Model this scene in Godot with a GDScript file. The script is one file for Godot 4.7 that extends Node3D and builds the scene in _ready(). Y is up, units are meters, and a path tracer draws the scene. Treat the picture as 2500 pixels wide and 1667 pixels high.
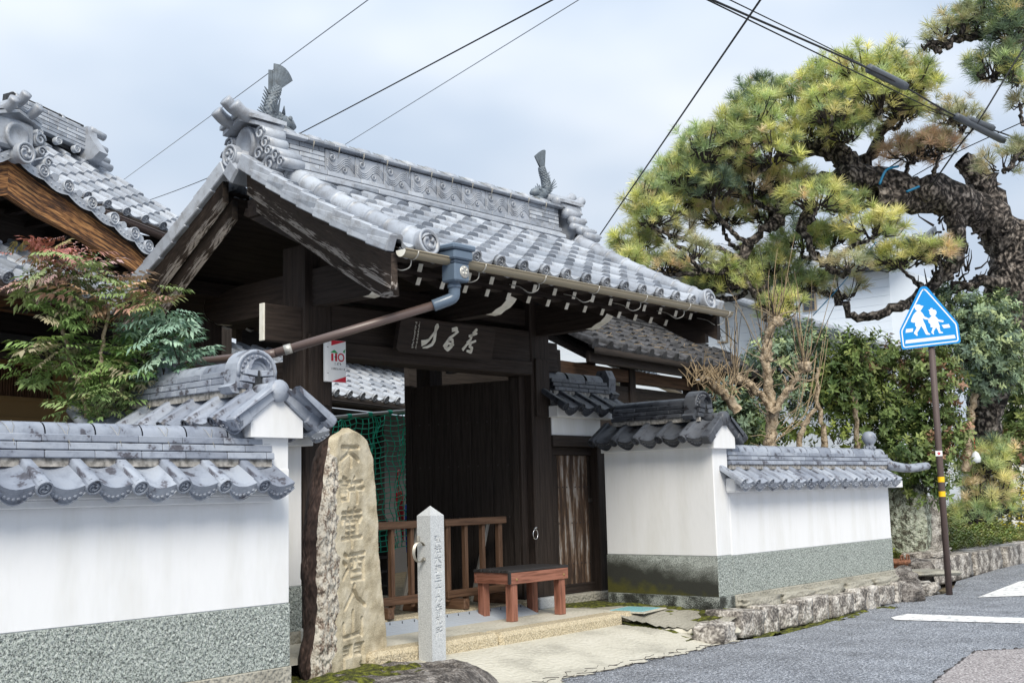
extends Node3D
# A temple gate on a street: the camera, sky and light first, then the setting, the gate and walls, then smaller things and plants.

var rng := RandomNumberGenerator.new()
var M := {}
var counts := {}
var cache := {}


func _ready() -> void:
	rng.seed = 7
	view_and_light()
	make_materials()
	ground()
	gate()
	walls()
	neighbours()
	street_things()
	yard_things()
	plants()
	wires()


func view_and_light() -> void:
	var cam := Camera3D.new()
	cam.name = "camera"
	var yaw := 0.85090943
	var pitch := 0.130823513
	var roll := -0.0248845202
	var f := Vector3(sin(yaw) * cos(pitch), sin(pitch), -cos(yaw) * cos(pitch))
	var r0 := Vector3(cos(yaw), 0, sin(yaw))
	var u0 := r0.cross(f)
	var r := r0 * cos(roll) + u0 * sin(roll)
	var u := u0 * cos(roll) - r0 * sin(roll)
	cam.transform = Transform3D(Basis(r, u, -f), Vector3(0, 1.2, 0))
	cam.fov = 33.0
	cam.near = 0.1
	cam.far = 400.0
	add_child(cam)
	var env := Environment.new()
	env.background_mode = Environment.BG_SKY
	env.tonemap_mode = Environment.TONE_MAPPER_LINEAR
	env.tonemap_exposure = 2.2
	env.sdfgi_enabled = true
	env.ssao_enabled = true
	env.ssil_enabled = true
	var sky := Sky.new()
	var pm := PanoramaSkyMaterial.new()
	pm.panorama = ImageTexture.create_from_image(cloudy_sky())
	sky.sky_material = pm
	env.sky = sky
	var we := WorldEnvironment.new()
	we.name = "sky"
	we.environment = env
	we.set_meta("kind", "structure")
	add_child(we)
	var sun := DirectionalLight3D.new()
	sun.name = "sun_behind_cloud"
	sun.light_color = Color(1.0, 0.965, 0.9)
	sun.light_energy = 0.5
	sun.light_angular_distance = 28.0
	sun.shadow_enabled = true
	sun.look_at_from_position(Vector3.ZERO, -Vector3(-0.5, 0.74, 0.6), Vector3.UP)
	add_child(sun)


func cloudy_sky() -> Image:
	# an overcast sky: brighter towards the zenith, soft cloud banks of slightly different grey
	var w := 768
	var h := 384
	var a := noise(3, 0.9, 5)
	var b := noise(11, 2.6, 4)
	var im := Image.create(w, h, false, Image.FORMAT_RGBAF)
	for y in h:
		var el := PI * (0.5 - (y + 0.5) / h)
		for x in w:
			var az := TAU * (x + 0.5) / w
			var d := Vector3(cos(el) * sin(az), sin(el), -cos(el) * cos(az))
			var s := Vector3(d.x, d.y * 2.6, d.z) * 1.6
			var v: float = 0.65 * a.get_noise_3dv(s) + 0.35 * b.get_noise_3dv(s)
			var up := clampf(sin(el), 0.0, 1.0)
			var lum := (0.305 + 0.27 * up) * (1.0 + 0.36 * v)
			var blue := clampf(0.5 - 1.1 * v, 0.0, 1.0)
			var c := Color(0.92, 0.98, 1.06).lerp(Color(0.75, 0.92, 1.16), blue) * lum
			if el < 0.0:
				c = Color(0.2, 0.2, 0.2)
			im.set_pixel(x, y, Color(c.r, c.g, c.b, 1.0))
	return im


# ---------------------------------------------------------------- helpers

func noise(sd: int, freq: float, oct := 4, kind := FastNoiseLite.TYPE_SIMPLEX_SMOOTH) -> FastNoiseLite:
	var n := FastNoiseLite.new()
	n.seed = sd
	n.noise_type = kind
	n.frequency = freq
	n.fractal_octaves = oct
	return n


func cellular(sd: int, freq: float, ret := FastNoiseLite.RETURN_DISTANCE) -> FastNoiseLite:
	var n := FastNoiseLite.new()
	n.seed = sd
	n.noise_type = FastNoiseLite.TYPE_CELLULAR
	n.frequency = freq
	n.fractal_type = FastNoiseLite.FRACTAL_NONE
	n.cellular_return_type = ret
	return n


func grad(stops: Array) -> Gradient:
	var g := Gradient.new()
	var o := PackedFloat32Array()
	var c := PackedColorArray()
	for s in stops:
		o.append(s[0])
		c.append(Color8(s[1], s[2], s[3]))
	g.offsets = o
	g.colors = c
	return g


func mixed(size: int, layers: Array, stops: Array) -> ImageTexture:
	# layers: [noise, weight]; the weighted sum picks a colour from the stops
	var ims := []
	for l in layers:
		var im: Image = l[0].get_seamless_image(size, size)
		im.convert(Image.FORMAT_L8)
		ims.append(im.get_data())
	var lut := []
	var g := grad(stops)
	for i in 256:
		var c := g.sample(i / 255.0)
		lut.append([c.r8, c.g8, c.b8])
	var out := PackedByteArray()
	out.resize(size * size * 3)
	var n := layers.size()
	for i in size * size:
		var v := 0.0
		for k in n:
			v += layers[k][1] * ims[k][i]
		var c: Array = lut[clampi(int(v), 0, 255)]
		out[i * 3] = c[0]
		out[i * 3 + 1] = c[1]
		out[i * 3 + 2] = c[2]
	return ImageTexture.create_from_image(Image.create_from_data(size, size, false, Image.FORMAT_RGB8, out))


func speckle(size: int, sd: int, cols: Array, cell := 1, drift: FastNoiseLite = null) -> ImageTexture:
	# crushed stone: every grain takes one of the colours [weight, r, g, b]
	var rr := RandomNumberGenerator.new()
	rr.seed = sd
	var im := Image.create(size, size, false, Image.FORMAT_RGB8)
	var total := 0.0
	for c in cols:
		total += c[0]
	for y in size / cell:
		for x in size / cell:
			var t := rr.randf() * total
			var pick: Array = cols[0]
			for c in cols:
				t -= c[0]
				if t <= 0.0:
					pick = c
					break
			var j := rr.randf_range(0.9, 1.1)
			if drift:
				j *= 1.0 + 0.13 * drift.get_noise_2d(minf(x, size / cell - x) * cell, minf(y, size / cell - y) * cell)
			im.fill_rect(Rect2i(x * cell, y * cell, cell, cell), Color(pick[1] * j / 255.0, pick[2] * j / 255.0, pick[3] * j / 255.0))
	return ImageTexture.create_from_image(im)


func bump(n: FastNoiseLite, size := 256, strength := 4.0) -> NoiseTexture2D:
	var t := NoiseTexture2D.new()
	t.noise = n
	t.width = size
	t.height = size
	t.seamless = true
	t.as_normal_map = true
	t.bump_strength = strength
	return t


func mat(key: String, col: Color, rough := 0.8, tex: Texture2D = null, scale := Vector3.ONE, normal: Texture2D = null, nscale := 1.0, world := true) -> StandardMaterial3D:
	var m := StandardMaterial3D.new()
	m.resource_name = key
	m.albedo_color = col
	m.roughness = rough
	m.cull_mode = BaseMaterial3D.CULL_DISABLED
	if tex:
		m.albedo_texture = tex
	if normal:
		m.normal_enabled = true
		m.normal_texture = normal
		m.normal_scale = nscale
	if tex or normal:
		m.uv1_triplanar = scale != Vector3.ZERO
		m.uv1_world_triplanar = world
		if m.uv1_triplanar:
			m.uv1_scale = scale
			m.uv1_triplanar_sharpness = 6.0
	M[key] = m
	return m


func numbered(called: String, parent: Node) -> String:
	var k := "%d/%s" % [parent.get_instance_id(), called]
	counts[k] = counts.get(k, -1) + 1
	return called if counts[k] == 0 else "%s_%03d" % [called, counts[k]]


func thing(called: String, label: String, category: String, at := Vector3.ZERO, turn := 0.0, group := "") -> Node3D:
	var o := Node3D.new()
	o.name = numbered(called, self)
	o.position = at
	o.rotation.y = turn
	add_child(o)
	tag(o, label, category, group)
	return o


func tag(o: Node, label: String, category: String, group := "") -> void:
	o.set_meta("label", label)
	o.set_meta("category", category)
	if group:
		o.set_meta("group", group)


func part(called: String, mesh, m: Material, parent: Node = self, xf := Transform3D.IDENTITY, kind := "") -> MeshInstance3D:
	var o := MeshInstance3D.new()
	o.name = numbered(called, parent)
	o.mesh = done(mesh) if mesh is SurfaceTool else mesh
	o.material_override = m
	o.transform = xf
	parent.add_child(o)
	if kind:
		o.set_meta("kind", kind)
	return o


func structure(called: String, mesh, m: Material, xf := Transform3D.IDENTITY) -> MeshInstance3D:
	return part(called, mesh, m, self, xf, "structure")


func copies(called: String, mesh: Mesh, m: Material, xfs: Array, cols: Array, parent: Node) -> MultiMeshInstance3D:
	var mm := MultiMesh.new()
	mm.transform_format = MultiMesh.TRANSFORM_3D
	mm.use_colors = cols.size() > 0
	mm.mesh = mesh
	mm.instance_count = xfs.size()
	for i in xfs.size():
		mm.set_instance_transform(i, xfs[i])
		if cols.size() > 0:
			mm.set_instance_color(i, cols[i])
	var o := MultiMeshInstance3D.new()
	o.name = numbered(called, parent)
	o.multimesh = mm
	o.material_override = m
	parent.add_child(o)
	o.set_meta("kind", "stuff")
	return o


func mb(smooth := false) -> SurfaceTool:
	var st := SurfaceTool.new()
	st.begin(Mesh.PRIMITIVE_TRIANGLES)
	st.set_smooth_group(0 if smooth else -1)
	return st


func done(st: SurfaceTool) -> ArrayMesh:
	st.generate_normals()
	return st.commit()


func V(x: float, y: float, z: float) -> Vector3:
	return Vector3(x, y, z)


func T(x: float, y: float, z: float, b := Basis.IDENTITY) -> Transform3D:
	return Transform3D(b, Vector3(x, y, z))


func rot(ax: float, ay: float, az: float) -> Basis:
	return Basis.from_euler(Vector3(deg_to_rad(ax), deg_to_rad(ay), deg_to_rad(az)))


func q(st: SurfaceTool, a: Vector3, b: Vector3, c: Vector3, d: Vector3) -> void:
	# corners counter-clockwise seen from outside
	for p in [a, c, b, a, d, c]:
		st.add_vertex(p)


func quv(st: SurfaceTool, p: Array, uv: Array) -> void:
	for i in [0, 2, 1, 0, 3, 2]:
		st.set_uv(uv[i])
		st.add_vertex(p[i])


func face(st: SurfaceTool, pts: Array, ctr: Vector3) -> void:
	# a convex polygon turned away from ctr
	var n: Vector3 = (pts[1] - pts[0]).cross(pts[2] - pts[0])
	var flip := n.dot(pts[0] - ctr) > 0.0
	for i in range(1, pts.size() - 1):
		st.add_vertex(pts[0])
		st.add_vertex(pts[i + 1] if flip else pts[i])
		st.add_vertex(pts[i] if flip else pts[i + 1])


func box(st: SurfaceTool, size: Vector3, xf := Transform3D.IDENTITY, bv := 0.0) -> void:
	var h := size * 0.5
	var c := xf.origin
	if bv <= 0.0:
		for ax in 3:
			for s in [-1.0, 1.0]:
				var pts := []
				for k in [[-1.0, -1.0], [1.0, -1.0], [1.0, 1.0], [-1.0, 1.0]]:
					var p := Vector3.ZERO
					p[ax] = s * h[ax]
					p[(ax + 1) % 3] = k[0] * h[(ax + 1) % 3]
					p[(ax + 2) % 3] = k[1] * h[(ax + 2) % 3]
					pts.append(xf * p)
				face(st, pts, c)
		return
	var g := h - Vector3.ONE * bv
	for ax in 3:
		var a1 := (ax + 1) % 3
		var a2 := (ax + 2) % 3
		for s in [-1.0, 1.0]:
			var pts := []
			for k in [[-1.0, -1.0], [1.0, -1.0], [1.0, 1.0], [-1.0, 1.0]]:
				var p := Vector3.ZERO
				p[ax] = s * h[ax]
				p[a1] = k[0] * g[a1]
				p[a2] = k[1] * g[a2]
				pts.append(xf * p)
			face(st, pts, c)
			for t in [-1.0, 1.0]:   # edges along a2
				var e := []
				for k in [[0, -1.0], [0, 1.0], [1, 1.0], [1, -1.0]]:
					var p := Vector3.ZERO
					p[ax] = s * (h[ax] if k[0] == 0 else g[ax])
					p[a1] = t * (g[a1] if k[0] == 0 else h[a1])
					p[a2] = k[1] * g[a2]
					e.append(xf * p)
				face(st, e, c)
	for sx in [-1.0, 1.0]:
		for sy in [-1.0, 1.0]:
			for sz in [-1.0, 1.0]:
				face(st, [xf * V(sx * h.x, sy * g.y, sz * g.z), xf * V(sx * g.x, sy * h.y, sz * g.z), xf * V(sx * g.x, sy * g.y, sz * h.z)], c)


func bx(size: Vector3, bv := 0.0) -> ArrayMesh:
	var k := "b%s/%s" % [size, bv]
	if not cache.has(k):
		var st := mb()
		box(st, size, Transform3D.IDENTITY, bv)
		cache[k] = done(st)
	return cache[k]


func slab(called: String, lo: Vector3, hi: Vector3, m: Material, parent: Node, bv := 0.004) -> MeshInstance3D:
	# a box given by two opposite corners
	return part(called, bx((hi - lo).abs(), bv), m, parent, Transform3D(Basis.IDENTITY, (lo + hi) * 0.5))


func tube(st: SurfaceTool, pts: Array, rad, seg := 8, cap := true, flat := 1.0) -> void:
	var n := pts.size()
	var rings := []
	var up := Vector3.UP
	var prev := Vector3.ZERO
	for i in n:
		var t: Vector3 = (pts[mini(i + 1, n - 1)] - pts[maxi(i - 1, 0)]).normalized()
		if i == 0:
			up = Vector3.UP if absf(t.y) < 0.9 else Vector3.RIGHT
			prev = t.cross(up).normalized()
		var s := (prev - t * prev.dot(t)).normalized()
		prev = s
		var b := s.cross(t)
		var r: float = rad[i] if rad is Array else rad
		var ring := []
		for k in seg:
			var a := TAU * k / seg
			ring.append(pts[i] + s * cos(a) * r + b * sin(a) * r * flat)
		rings.append(ring)
	for i in n - 1:
		for k in seg:
			var k2 := (k + 1) % seg
			q(st, rings[i][k2], rings[i][k], rings[i + 1][k], rings[i + 1][k2])
	if cap:
		for e in [0, n - 1]:
			var c: Vector3 = pts[e]
			var inner: Vector3 = pts[1] if e == 0 else pts[n - 2]
			for k in seg:
				face(st, [c, rings[e][k], rings[e][(k + 1) % seg]], inner)


func lathe(st: SurfaceTool, prof: Array, seg := 16, xf := Transform3D.IDENTITY) -> void:
	# prof: [radius, height] from bottom to top, around y
	for i in prof.size() - 1:
		for k in seg:
			var a := TAU * k / seg
			var b := TAU * (k + 1) / seg
			var p0: Array = prof[i]
			var p1: Array = prof[i + 1]
			q(st, xf * V(p0[0] * cos(b), p0[1], p0[0] * sin(b)), xf * V(p0[0] * cos(a), p0[1], p0[0] * sin(a)), xf * V(p1[0] * cos(a), p1[1], p1[0] * sin(a)), xf * V(p1[0] * cos(b), p1[1], p1[0] * sin(b)))


func prism(st: SurfaceTool, poly: Array, depth: float, xf := Transform3D.IDENTITY) -> void:
	# an outline in x, y pushed from z = 0 to z = depth; uv runs over the outline in metres
	var pv := PackedVector2Array(poly)
	if Geometry2D.is_polygon_clockwise(pv):
		pv.reverse()
	var tri := Geometry2D.triangulate_polygon(pv)
	for i in range(0, tri.size(), 3):
		var a := pv[tri[i]]
		var b := pv[tri[i + 1]]
		var c := pv[tri[i + 2]]
		if (b - a).cross(c - a) < 0.0:
			var t := b
			b = c
			c = t
		for p in [a, c, b]:
			st.set_uv(p)
			st.add_vertex(xf * V(p.x, p.y, depth))
		for p in [a, b, c]:
			st.set_uv(p)
			st.add_vertex(xf * V(p.x, p.y, 0))
	for i in pv.size():
		var a := pv[i]
		var b := pv[(i + 1) % pv.size()]
		quv(st, [xf * V(a.x, a.y, 0), xf * V(b.x, b.y, 0), xf * V(b.x, b.y, depth), xf * V(a.x, a.y, depth)], [a, b, b, a])


func pts2(s: String, k := 1.0, off := Vector2.ZERO) -> Array:
	var out := []
	for w in s.split(" ", false):
		var xy := w.split(",")
		out.append(Vector2(float(xy[0]), float(xy[1])) * k + off)
	return out


func pts3(s: String) -> Array:
	var out := []
	for w in s.split(" ", false):
		var a := w.split(",")
		out.append(V(float(a[0]), float(a[1]), float(a[2])))
	return out


func smooth_path(p: Array, sub := 4) -> Array:
	var out := []
	for i in p.size() - 1:
		var a: Vector3 = p[maxi(i - 1, 0)]
		var d: Vector3 = p[mini(i + 2, p.size() - 1)]
		for k in sub:
			out.append(p[i].cubic_interpolate(p[i + 1], a, d, float(k) / sub))
	out.append(p[-1])
	return out


func rock_mesh(size: Vector3, sd: int, n := 7, rough := 0.22, sq := 0.55) -> ArrayMesh:
	# a cube-sphere pushed towards a box and worn by noise
	var st := mb(true)
	var nz := noise(sd, 1.1, 3)
	var fine := noise(sd + 50, 4.0, 2)
	for ax in 3:
		for s in [-1.0, 1.0]:
			var g := []
			for i in n + 1:
				var row := []
				for j in n + 1:
					var p := Vector3.ZERO
					p[ax] = s
					p[(ax + 1) % 3] = 2.0 * i / n - 1.0
					p[(ax + 2) % 3] = 2.0 * j / n - 1.0
					var d := p.normalized().lerp(p * 0.82, sq)
					d *= 1.0 + rough * nz.get_noise_3dv(d * 1.3) + rough * 0.4 * fine.get_noise_3dv(d)
					row.append(d * size * 0.5)
				g.append(row)
			for i in n:
				for j in n:
					if s > 0.0:
						q(st, g[i][j], g[i + 1][j], g[i + 1][j + 1], g[i][j + 1])
					else:
						q(st, g[i][j], g[i][j + 1], g[i + 1][j + 1], g[i + 1][j])
	return done(st)


func sheet(poly: Array, y: float, sub := 0.0) -> SurfaceTool:
	var st := mb()
	var pv := PackedVector2Array(poly)
	var tri := Geometry2D.triangulate_polygon(pv)
	for i in range(0, tri.size(), 3):
		var a := pv[tri[i]]
		var b := pv[tri[i + 1]]
		var c := pv[tri[i + 2]]
		if (b - a).cross(c - a) < 0.0:
			var t := b
			b = c
			c = t
		for p in [a, b, c]:
			st.add_vertex(V(p.x, y, p.y))
	return st


# ---------------------------------------------------------------- materials

func make_materials() -> void:
	# roof tiles: silvery grey smoked clay in four tones, each firing a little different
	var soft := noise(21, 0.012, 4)
	var grit := noise(22, 0.11, 3)
	var tile_bump := bump(noise(23, 0.06, 4), 256, 2.0)
	var tones := [[143, 149, 158], [160, 165, 173], [170, 175, 183], [184, 189, 196]]
	var tile_tex := mixed(512, [[soft, 0.75], [grit, 0.3]], [[0.0, 192, 188, 186], [0.3, 222, 221, 221], [0.45, 240, 241, 243], [0.62, 250, 252, 255], [1.0, 255, 255, 255]])
	for i in 4:
		var t: Array = tones[i]
		var m := mat("tile_%d" % i, Color8(t[0], t[1], t[2]), 0.42, tile_tex, V(0.9, 0.9, 0.9), tile_bump, 0.25)
		m.metallic_specular = 0.6
	# the wall caps are blotched with dark weathering
	var blotch := mixed(512, [[noise(31, 0.014, 5), 0.9], [grit, 0.2]], [[0.0, 96, 90, 92], [0.27, 140, 134, 138], [0.35, 222, 224, 229], [0.6, 250, 252, 255], [1.0, 255, 255, 255]])
	for i in 4:
		var t: Array = [[146, 152, 163], [156, 162, 173], [164, 170, 180], [136, 142, 154]][i]
		var m := mat("cap_%d" % i, Color8(t[0], t[1], t[2]), 0.45, blotch, V(0.8, 0.8, 0.8), tile_bump, 0.3)
		m.metallic_specular = 0.55
	var dark := mixed(256, [[noise(33, 0.03, 5), 1.0]], [[0.0, 110, 110, 110], [0.5, 200, 200, 200], [1.0, 255, 255, 255]])
	for i in 4:
		var k := 66 + i * 9
		mat("wet_%d" % i, Color8(k, k + 3, k + 9), 0.45, blotch, V(1.1, 1.1, 1.1), tile_bump, 0.4)
	for i in 4:
		var k := 76 + i * 8
		mat("old_tile_%d" % i, Color8(k, k, k + 4), 0.7, dark, V(1.3, 1.3, 1.3), tile_bump, 0.5)
	mat("mortar", Color8(196, 192, 186), 0.9, dark, V(2, 2, 2), tile_bump, 0.6)
	mat("clay_dark", Color8(62, 64, 68), 0.6, dark, V(3, 3, 3), tile_bump, 0.6)

	# timber: the grain runs along x, y or z
	var grain := mixed(512, [[noise(41, 0.03, 5), 0.7], [noise(42, 0.16, 3), 0.4]], [[0.0, 120, 104, 92], [0.42, 190, 176, 164], [0.6, 232, 222, 212], [1.0, 255, 250, 244]])
	var gb := bump(noise(43, 0.07, 4), 256, 3.0)
	for k in [["x", V(0.08, 1.6, 1.6)], ["y", V(1.6, 0.08, 1.6)], ["z", V(1.6, 1.6, 0.08)]]:
		mat("timber_" + k[0], Color8(54, 45, 41), 0.78, grain, k[1], gb, 0.5)
		mat("brown_" + k[0], Color8(118, 92, 73), 0.7, grain, k[1], gb, 0.4)
		mat("dark_" + k[0], Color8(54, 48, 45), 0.85, grain, k[1], gb, 0.4)
		mat("red_" + k[0], Color8(166, 116, 100), 0.62, grain, k[1], gb, 0.4)
		mat("charcoal_" + k[0], Color8(58, 59, 64), 0.6, grain, k[1], gb, 0.5)
	# weathered boards laid out by uv: u along the board, v across
	var flake := board_texture()
	var m2 := mat("flaking_board", Color.WHITE, 0.82, flake, Vector3.ZERO, gb, 0.7)
	m2.uv1_triplanar = false
	m2.uv1_scale = V(0.36, 1, 1)
	var amber := mixed(512, [[noise(53, 0.02, 5), 0.6], [noise(54, 0.1, 4), 0.5]], [[0.0, 30, 19, 13], [0.4, 62, 40, 25], [0.52, 104, 68, 40], [0.63, 160, 112, 66], [1.0, 206, 160, 106]])
	m2 = mat("amber_board", Color.WHITE, 0.7, amber, Vector3.ZERO, gb, 0.7)
	m2.uv1_triplanar = false
	m2.uv1_scale = V(0.16, 2.6, 1)
	var door_tex := mixed(512, [[noise(55, 0.02, 5), 0.8], [noise(56, 0.2, 3), 0.3]], [[0.0, 40, 31, 27], [0.46, 70, 54, 44], [0.58, 104, 80, 60], [0.66, 126, 108, 94], [0.76, 158, 150, 144], [1.0, 196, 193, 190]])
	mat("bleached_y", Color.WHITE, 0.85, door_tex, V(1.3, 0.12, 1.3), gb, 0.6)
	mat("white_paint", Color8(240, 238, 230), 0.7, dark, V(1.2, 1.2, 1.2))
	M.white_paint.albedo_texture = mixed(256, [[noise(61, 0.02, 4), 1.0]], [[0.0, 225, 222, 214], [0.5, 248, 247, 243], [1.0, 255, 255, 255]])

	# plaster with faint stains, washed granite render, concrete
	var pl := mixed(512, [[noise(71, 0.006, 4), 0.75], [noise(72, 0.05, 4), 0.25]], [[0.0, 241, 240, 237], [0.4, 249, 249, 248], [0.6, 253, 253, 253], [1.0, 255, 255, 255]])
	mat("plaster", Color8(233, 234, 236), 0.88, pl, V(0.9, 0.16, 0.9), bump(noise(73, 0.05, 4), 256, 1.0), 0.2)
	var gr := speckle(512, 5, [[4, 190, 194, 190], [4, 166, 172, 168], [2, 222, 224, 222], [1.8, 96, 100, 98], [0.9, 58, 60, 60], [0.7, 128, 140, 132]])
	mat("granite_wash", Color8(228, 232, 230), 0.85, gr, V(0.42, 0.42, 0.42), bump(noise(75, 0.3, 2), 256, 3.0), 0.5)
	# the same render gone black and mossy low down: soot, then moss
	var soot := mixed(512, [[noise(76, 0.01, 4), 0.62], [noise(77, 0.22, 3), 0.5]], [[0.0, 26, 28, 24], [0.4, 44, 46, 42], [0.56, 70, 74, 70], [0.66, 140, 146, 142], [1.0, 190, 194, 190]])
	mat("granite_soot", Color.WHITE, 0.92, soot, V(0.7, 0.7, 0.7), bump(noise(78, 0.2, 3), 256, 3.0), 0.5)
	var mossy := mixed(512, [[noise(79, 0.02, 4), 0.6], [noise(80, 0.2, 3), 0.5]], [[0.0, 40, 40, 20], [0.45, 62, 64, 24], [0.6, 92, 98, 30], [0.75, 132, 136, 46], [1.0, 160, 150, 60]])
	mat("moss", Color.WHITE, 0.97, mossy, V(1.4, 1.4, 1.4), bump(noise(81, 0.2, 4), 256, 8.0), 1.0)
	var conc := mixed(512, [[noise(82, 0.008, 5), 0.75], [noise(83, 0.2, 3), 0.28]], [[0.0, 166, 164, 156], [0.36, 196, 194, 186], [0.5, 213, 211, 202], [1.0, 226, 224, 217]])
	mat("concrete", Color8(240, 238, 232), 0.9, conc, V(0.32, 0.32, 0.32), bump(noise(84, 0.25, 3), 256, 3.0), 0.4)
	mat("old_concrete", Color8(196, 194, 188), 0.92, conc, V(0.5, 0.5, 0.5), bump(noise(85, 0.2, 4), 256, 4.0), 0.6)
	var tan := speckle(256, 9, [[4, 212, 202, 180], [3, 196, 184, 160], [2, 226, 220, 204], [1, 150, 138, 118], [0.5, 96, 90, 82]])
	mat("tan_granite", Color8(240, 236, 226), 0.85, tan, V(0.9, 0.9, 0.9), bump(noise(86, 0.15, 4), 256, 5.0), 0.5)
	var pale := speckle(256, 12, [[5, 214, 216, 217], [3, 196, 199, 201], [1.2, 150, 154, 158], [2, 232, 233, 233]])
	mat("pale_granite", Color8(236, 238, 240), 0.75, pale, V(1.6, 1.6, 1.6))
	var asph := speckle(1024, 15, [[4, 140, 143, 149], [3, 112, 115, 121], [2, 168, 171, 177], [1.3, 214, 216, 220], [1, 74, 76, 80]], 2, noise(17, 0.006, 4))
	var am := mat("asphalt", Color8(240, 242, 246), 0.88, asph, V(0.26, 0.26, 0.26), bump(noise(88, 0.35, 2), 256, 5.0), 0.7)
	am.detail_enabled = true
	am.detail_blend_mode = BaseMaterial3D.BLEND_MODE_MUL
	var asph2 := speckle(512, 16, [[4, 170, 164, 164], [3, 148, 143, 144], [2, 188, 183, 183], [1, 214, 211, 211], [1, 108, 104, 105]], 3)
	mat("old_asphalt", Color8(238, 236, 236), 0.9, asph2, V(0.5, 0.5, 0.5), bump(noise(89, 0.35, 2), 256, 4.0), 0.6)
	am.detail_enabled = false
	var wl := mixed(512, [[noise(90, 0.02, 5), 0.6], [noise(91, 0.3, 3), 0.45]], [[0.0, 136, 138, 142], [0.36, 160, 162, 165], [0.41, 232, 232, 232], [0.6, 250, 250, 250], [1.0, 255, 255, 255]])
	mat("road_paint", Color8(240, 240, 240), 0.7, wl, V(0.8, 0.8, 0.8))
	# field stone with lichen
	var st := mixed(512, [[noise(92, 0.012, 5), 0.6], [noise(93, 0.09, 4), 0.5]], [[0.0, 52, 50, 48], [0.36, 96, 92, 89], [0.5, 142, 137, 132], [0.62, 178, 174, 168], [0.74, 210, 207, 202], [1.0, 226, 224, 220]])
	var sb := bump(noise(94, 0.07, 5), 256, 8.0)
	mat("field_stone", Color8(252, 250, 248), 0.92, st, V(0.6, 0.6, 0.6), sb, 0.5)
	mat("dark_stone", Color8(186, 183, 183), 0.92, st, V(0.9, 0.9, 0.9), sb, 0.9)
	var lich := mixed(512, [[noise(95, 0.018, 5), 0.6], [noise(96, 0.1, 4), 0.55]], [[0.0, 48, 46, 40], [0.42, 92, 90, 80], [0.52, 138, 138, 126], [0.6, 176, 190, 172], [0.72, 206, 212, 202], [1.0, 226, 226, 220]])
	mat("lichen_stone", Color8(236, 234, 228), 0.95, lich, V(0.9, 0.9, 0.9), sb, 0.9)
	var sl := mixed(512, [[noise(97, 0.012, 4), 0.55], [noise(98, 0.25, 3), 0.5]], [[0.0, 128, 121, 107], [0.34, 176, 168, 150], [0.5, 203, 196, 178], [0.64, 217, 212, 198], [1.0, 230, 227, 219]])
	mat("carved_stone", Color8(240, 234, 222), 0.9, sl, V(0.8, 0.8, 0.8), bump(noise(99, 0.25, 3), 256, 2.0), 0.25)
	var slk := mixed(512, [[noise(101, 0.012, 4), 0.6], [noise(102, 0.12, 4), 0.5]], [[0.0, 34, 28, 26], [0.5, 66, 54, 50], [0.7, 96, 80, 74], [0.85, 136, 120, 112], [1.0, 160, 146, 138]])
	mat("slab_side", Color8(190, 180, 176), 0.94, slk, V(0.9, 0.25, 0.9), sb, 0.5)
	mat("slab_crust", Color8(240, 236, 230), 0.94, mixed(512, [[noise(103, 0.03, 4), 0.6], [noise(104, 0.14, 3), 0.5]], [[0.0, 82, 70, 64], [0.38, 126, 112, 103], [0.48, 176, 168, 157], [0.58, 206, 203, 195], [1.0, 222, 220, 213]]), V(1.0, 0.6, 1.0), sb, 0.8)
	mat("earth", Color8(150, 138, 116), 0.97, conc, V(0.8, 0.8, 0.8), sb, 1.0)

	# bark: deep plates
	var plates := mixed(512, [[cellular(111, 0.022, FastNoiseLite.RETURN_DISTANCE2_SUB), 0.45], [noise(112, 0.035, 5), 0.62]], [[0.0, 22, 20, 20], [0.34, 40, 37, 36], [0.43, 96, 90, 86], [0.54, 142, 135, 130], [0.66, 184, 177, 171], [1.0, 214, 208, 202]])
	var bk := mat("bark", Color8(222, 218, 214), 0.95, plates, V(0.85, 0.55, 0.85), bump(noise(116, 0.05, 5), 256, 9.0), 1.0)
	mat("twig", Color8(50, 44, 42), 0.95)
	mat("pale_bark", Color8(206, 196, 180), 0.9, mixed(256, [[noise(113, 0.03, 4), 0.7], [noise(114, 0.14, 3), 0.4]], [[0.0, 110, 98, 84], [0.45, 180, 168, 152], [0.6, 226, 216, 202], [1.0, 246, 240, 230]]), V(1.4, 1.0, 1.4), sb, 0.5)
	mat("shoot", Color8(158, 138, 108), 0.85)
	for k in ["needles", "leaves"]:
		var m := mat(k, Color.WHITE, 0.6)
		m.vertex_color_use_as_albedo = true
		m.backlight_enabled = true
		m.backlight = Color(0.42, 0.44, 0.18)
		m.metallic_specular = 0.35
	M.leaves.roughness = 0.42
	mat("fish_clay", Color8(118, 127, 134), 0.5, tile_tex, V(2, 2, 2), tile_bump, 0.4)
	mat("fatsia", Color8(78, 122, 50), 0.4)
	mat("blossom", Color8(226, 206, 70), 0.8)

	# metals, plastics, paints
	var pipe := mat("brown_pipe", Color8(96, 80, 75), 0.4)
	pipe.metallic_specular = 0.6
	mat("gutter_paint", Color8(146, 136, 116), 0.45)
	mat("galvanised", Color8(186, 184, 178), 0.45).metallic = 0.5
	mat("steel", Color8(178, 174, 164), 0.5).metallic = 0.7
	mat("chrome", Color8(220, 220, 222), 0.2).metallic = 1.0
	mat("hopper_glaze", Color8(98, 114, 132), 0.25)
	mat("iron", Color8(58, 52, 50), 0.6)
	mat("sign_blue", Color8(18, 148, 226), 0.35)
	mat("sign_white", Color8(244, 246, 248), 0.35)
	mat("sign_back", Color8(150, 152, 154), 0.5)
	mat("pole_brown", Color8(88, 74, 71), 0.6)
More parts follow.
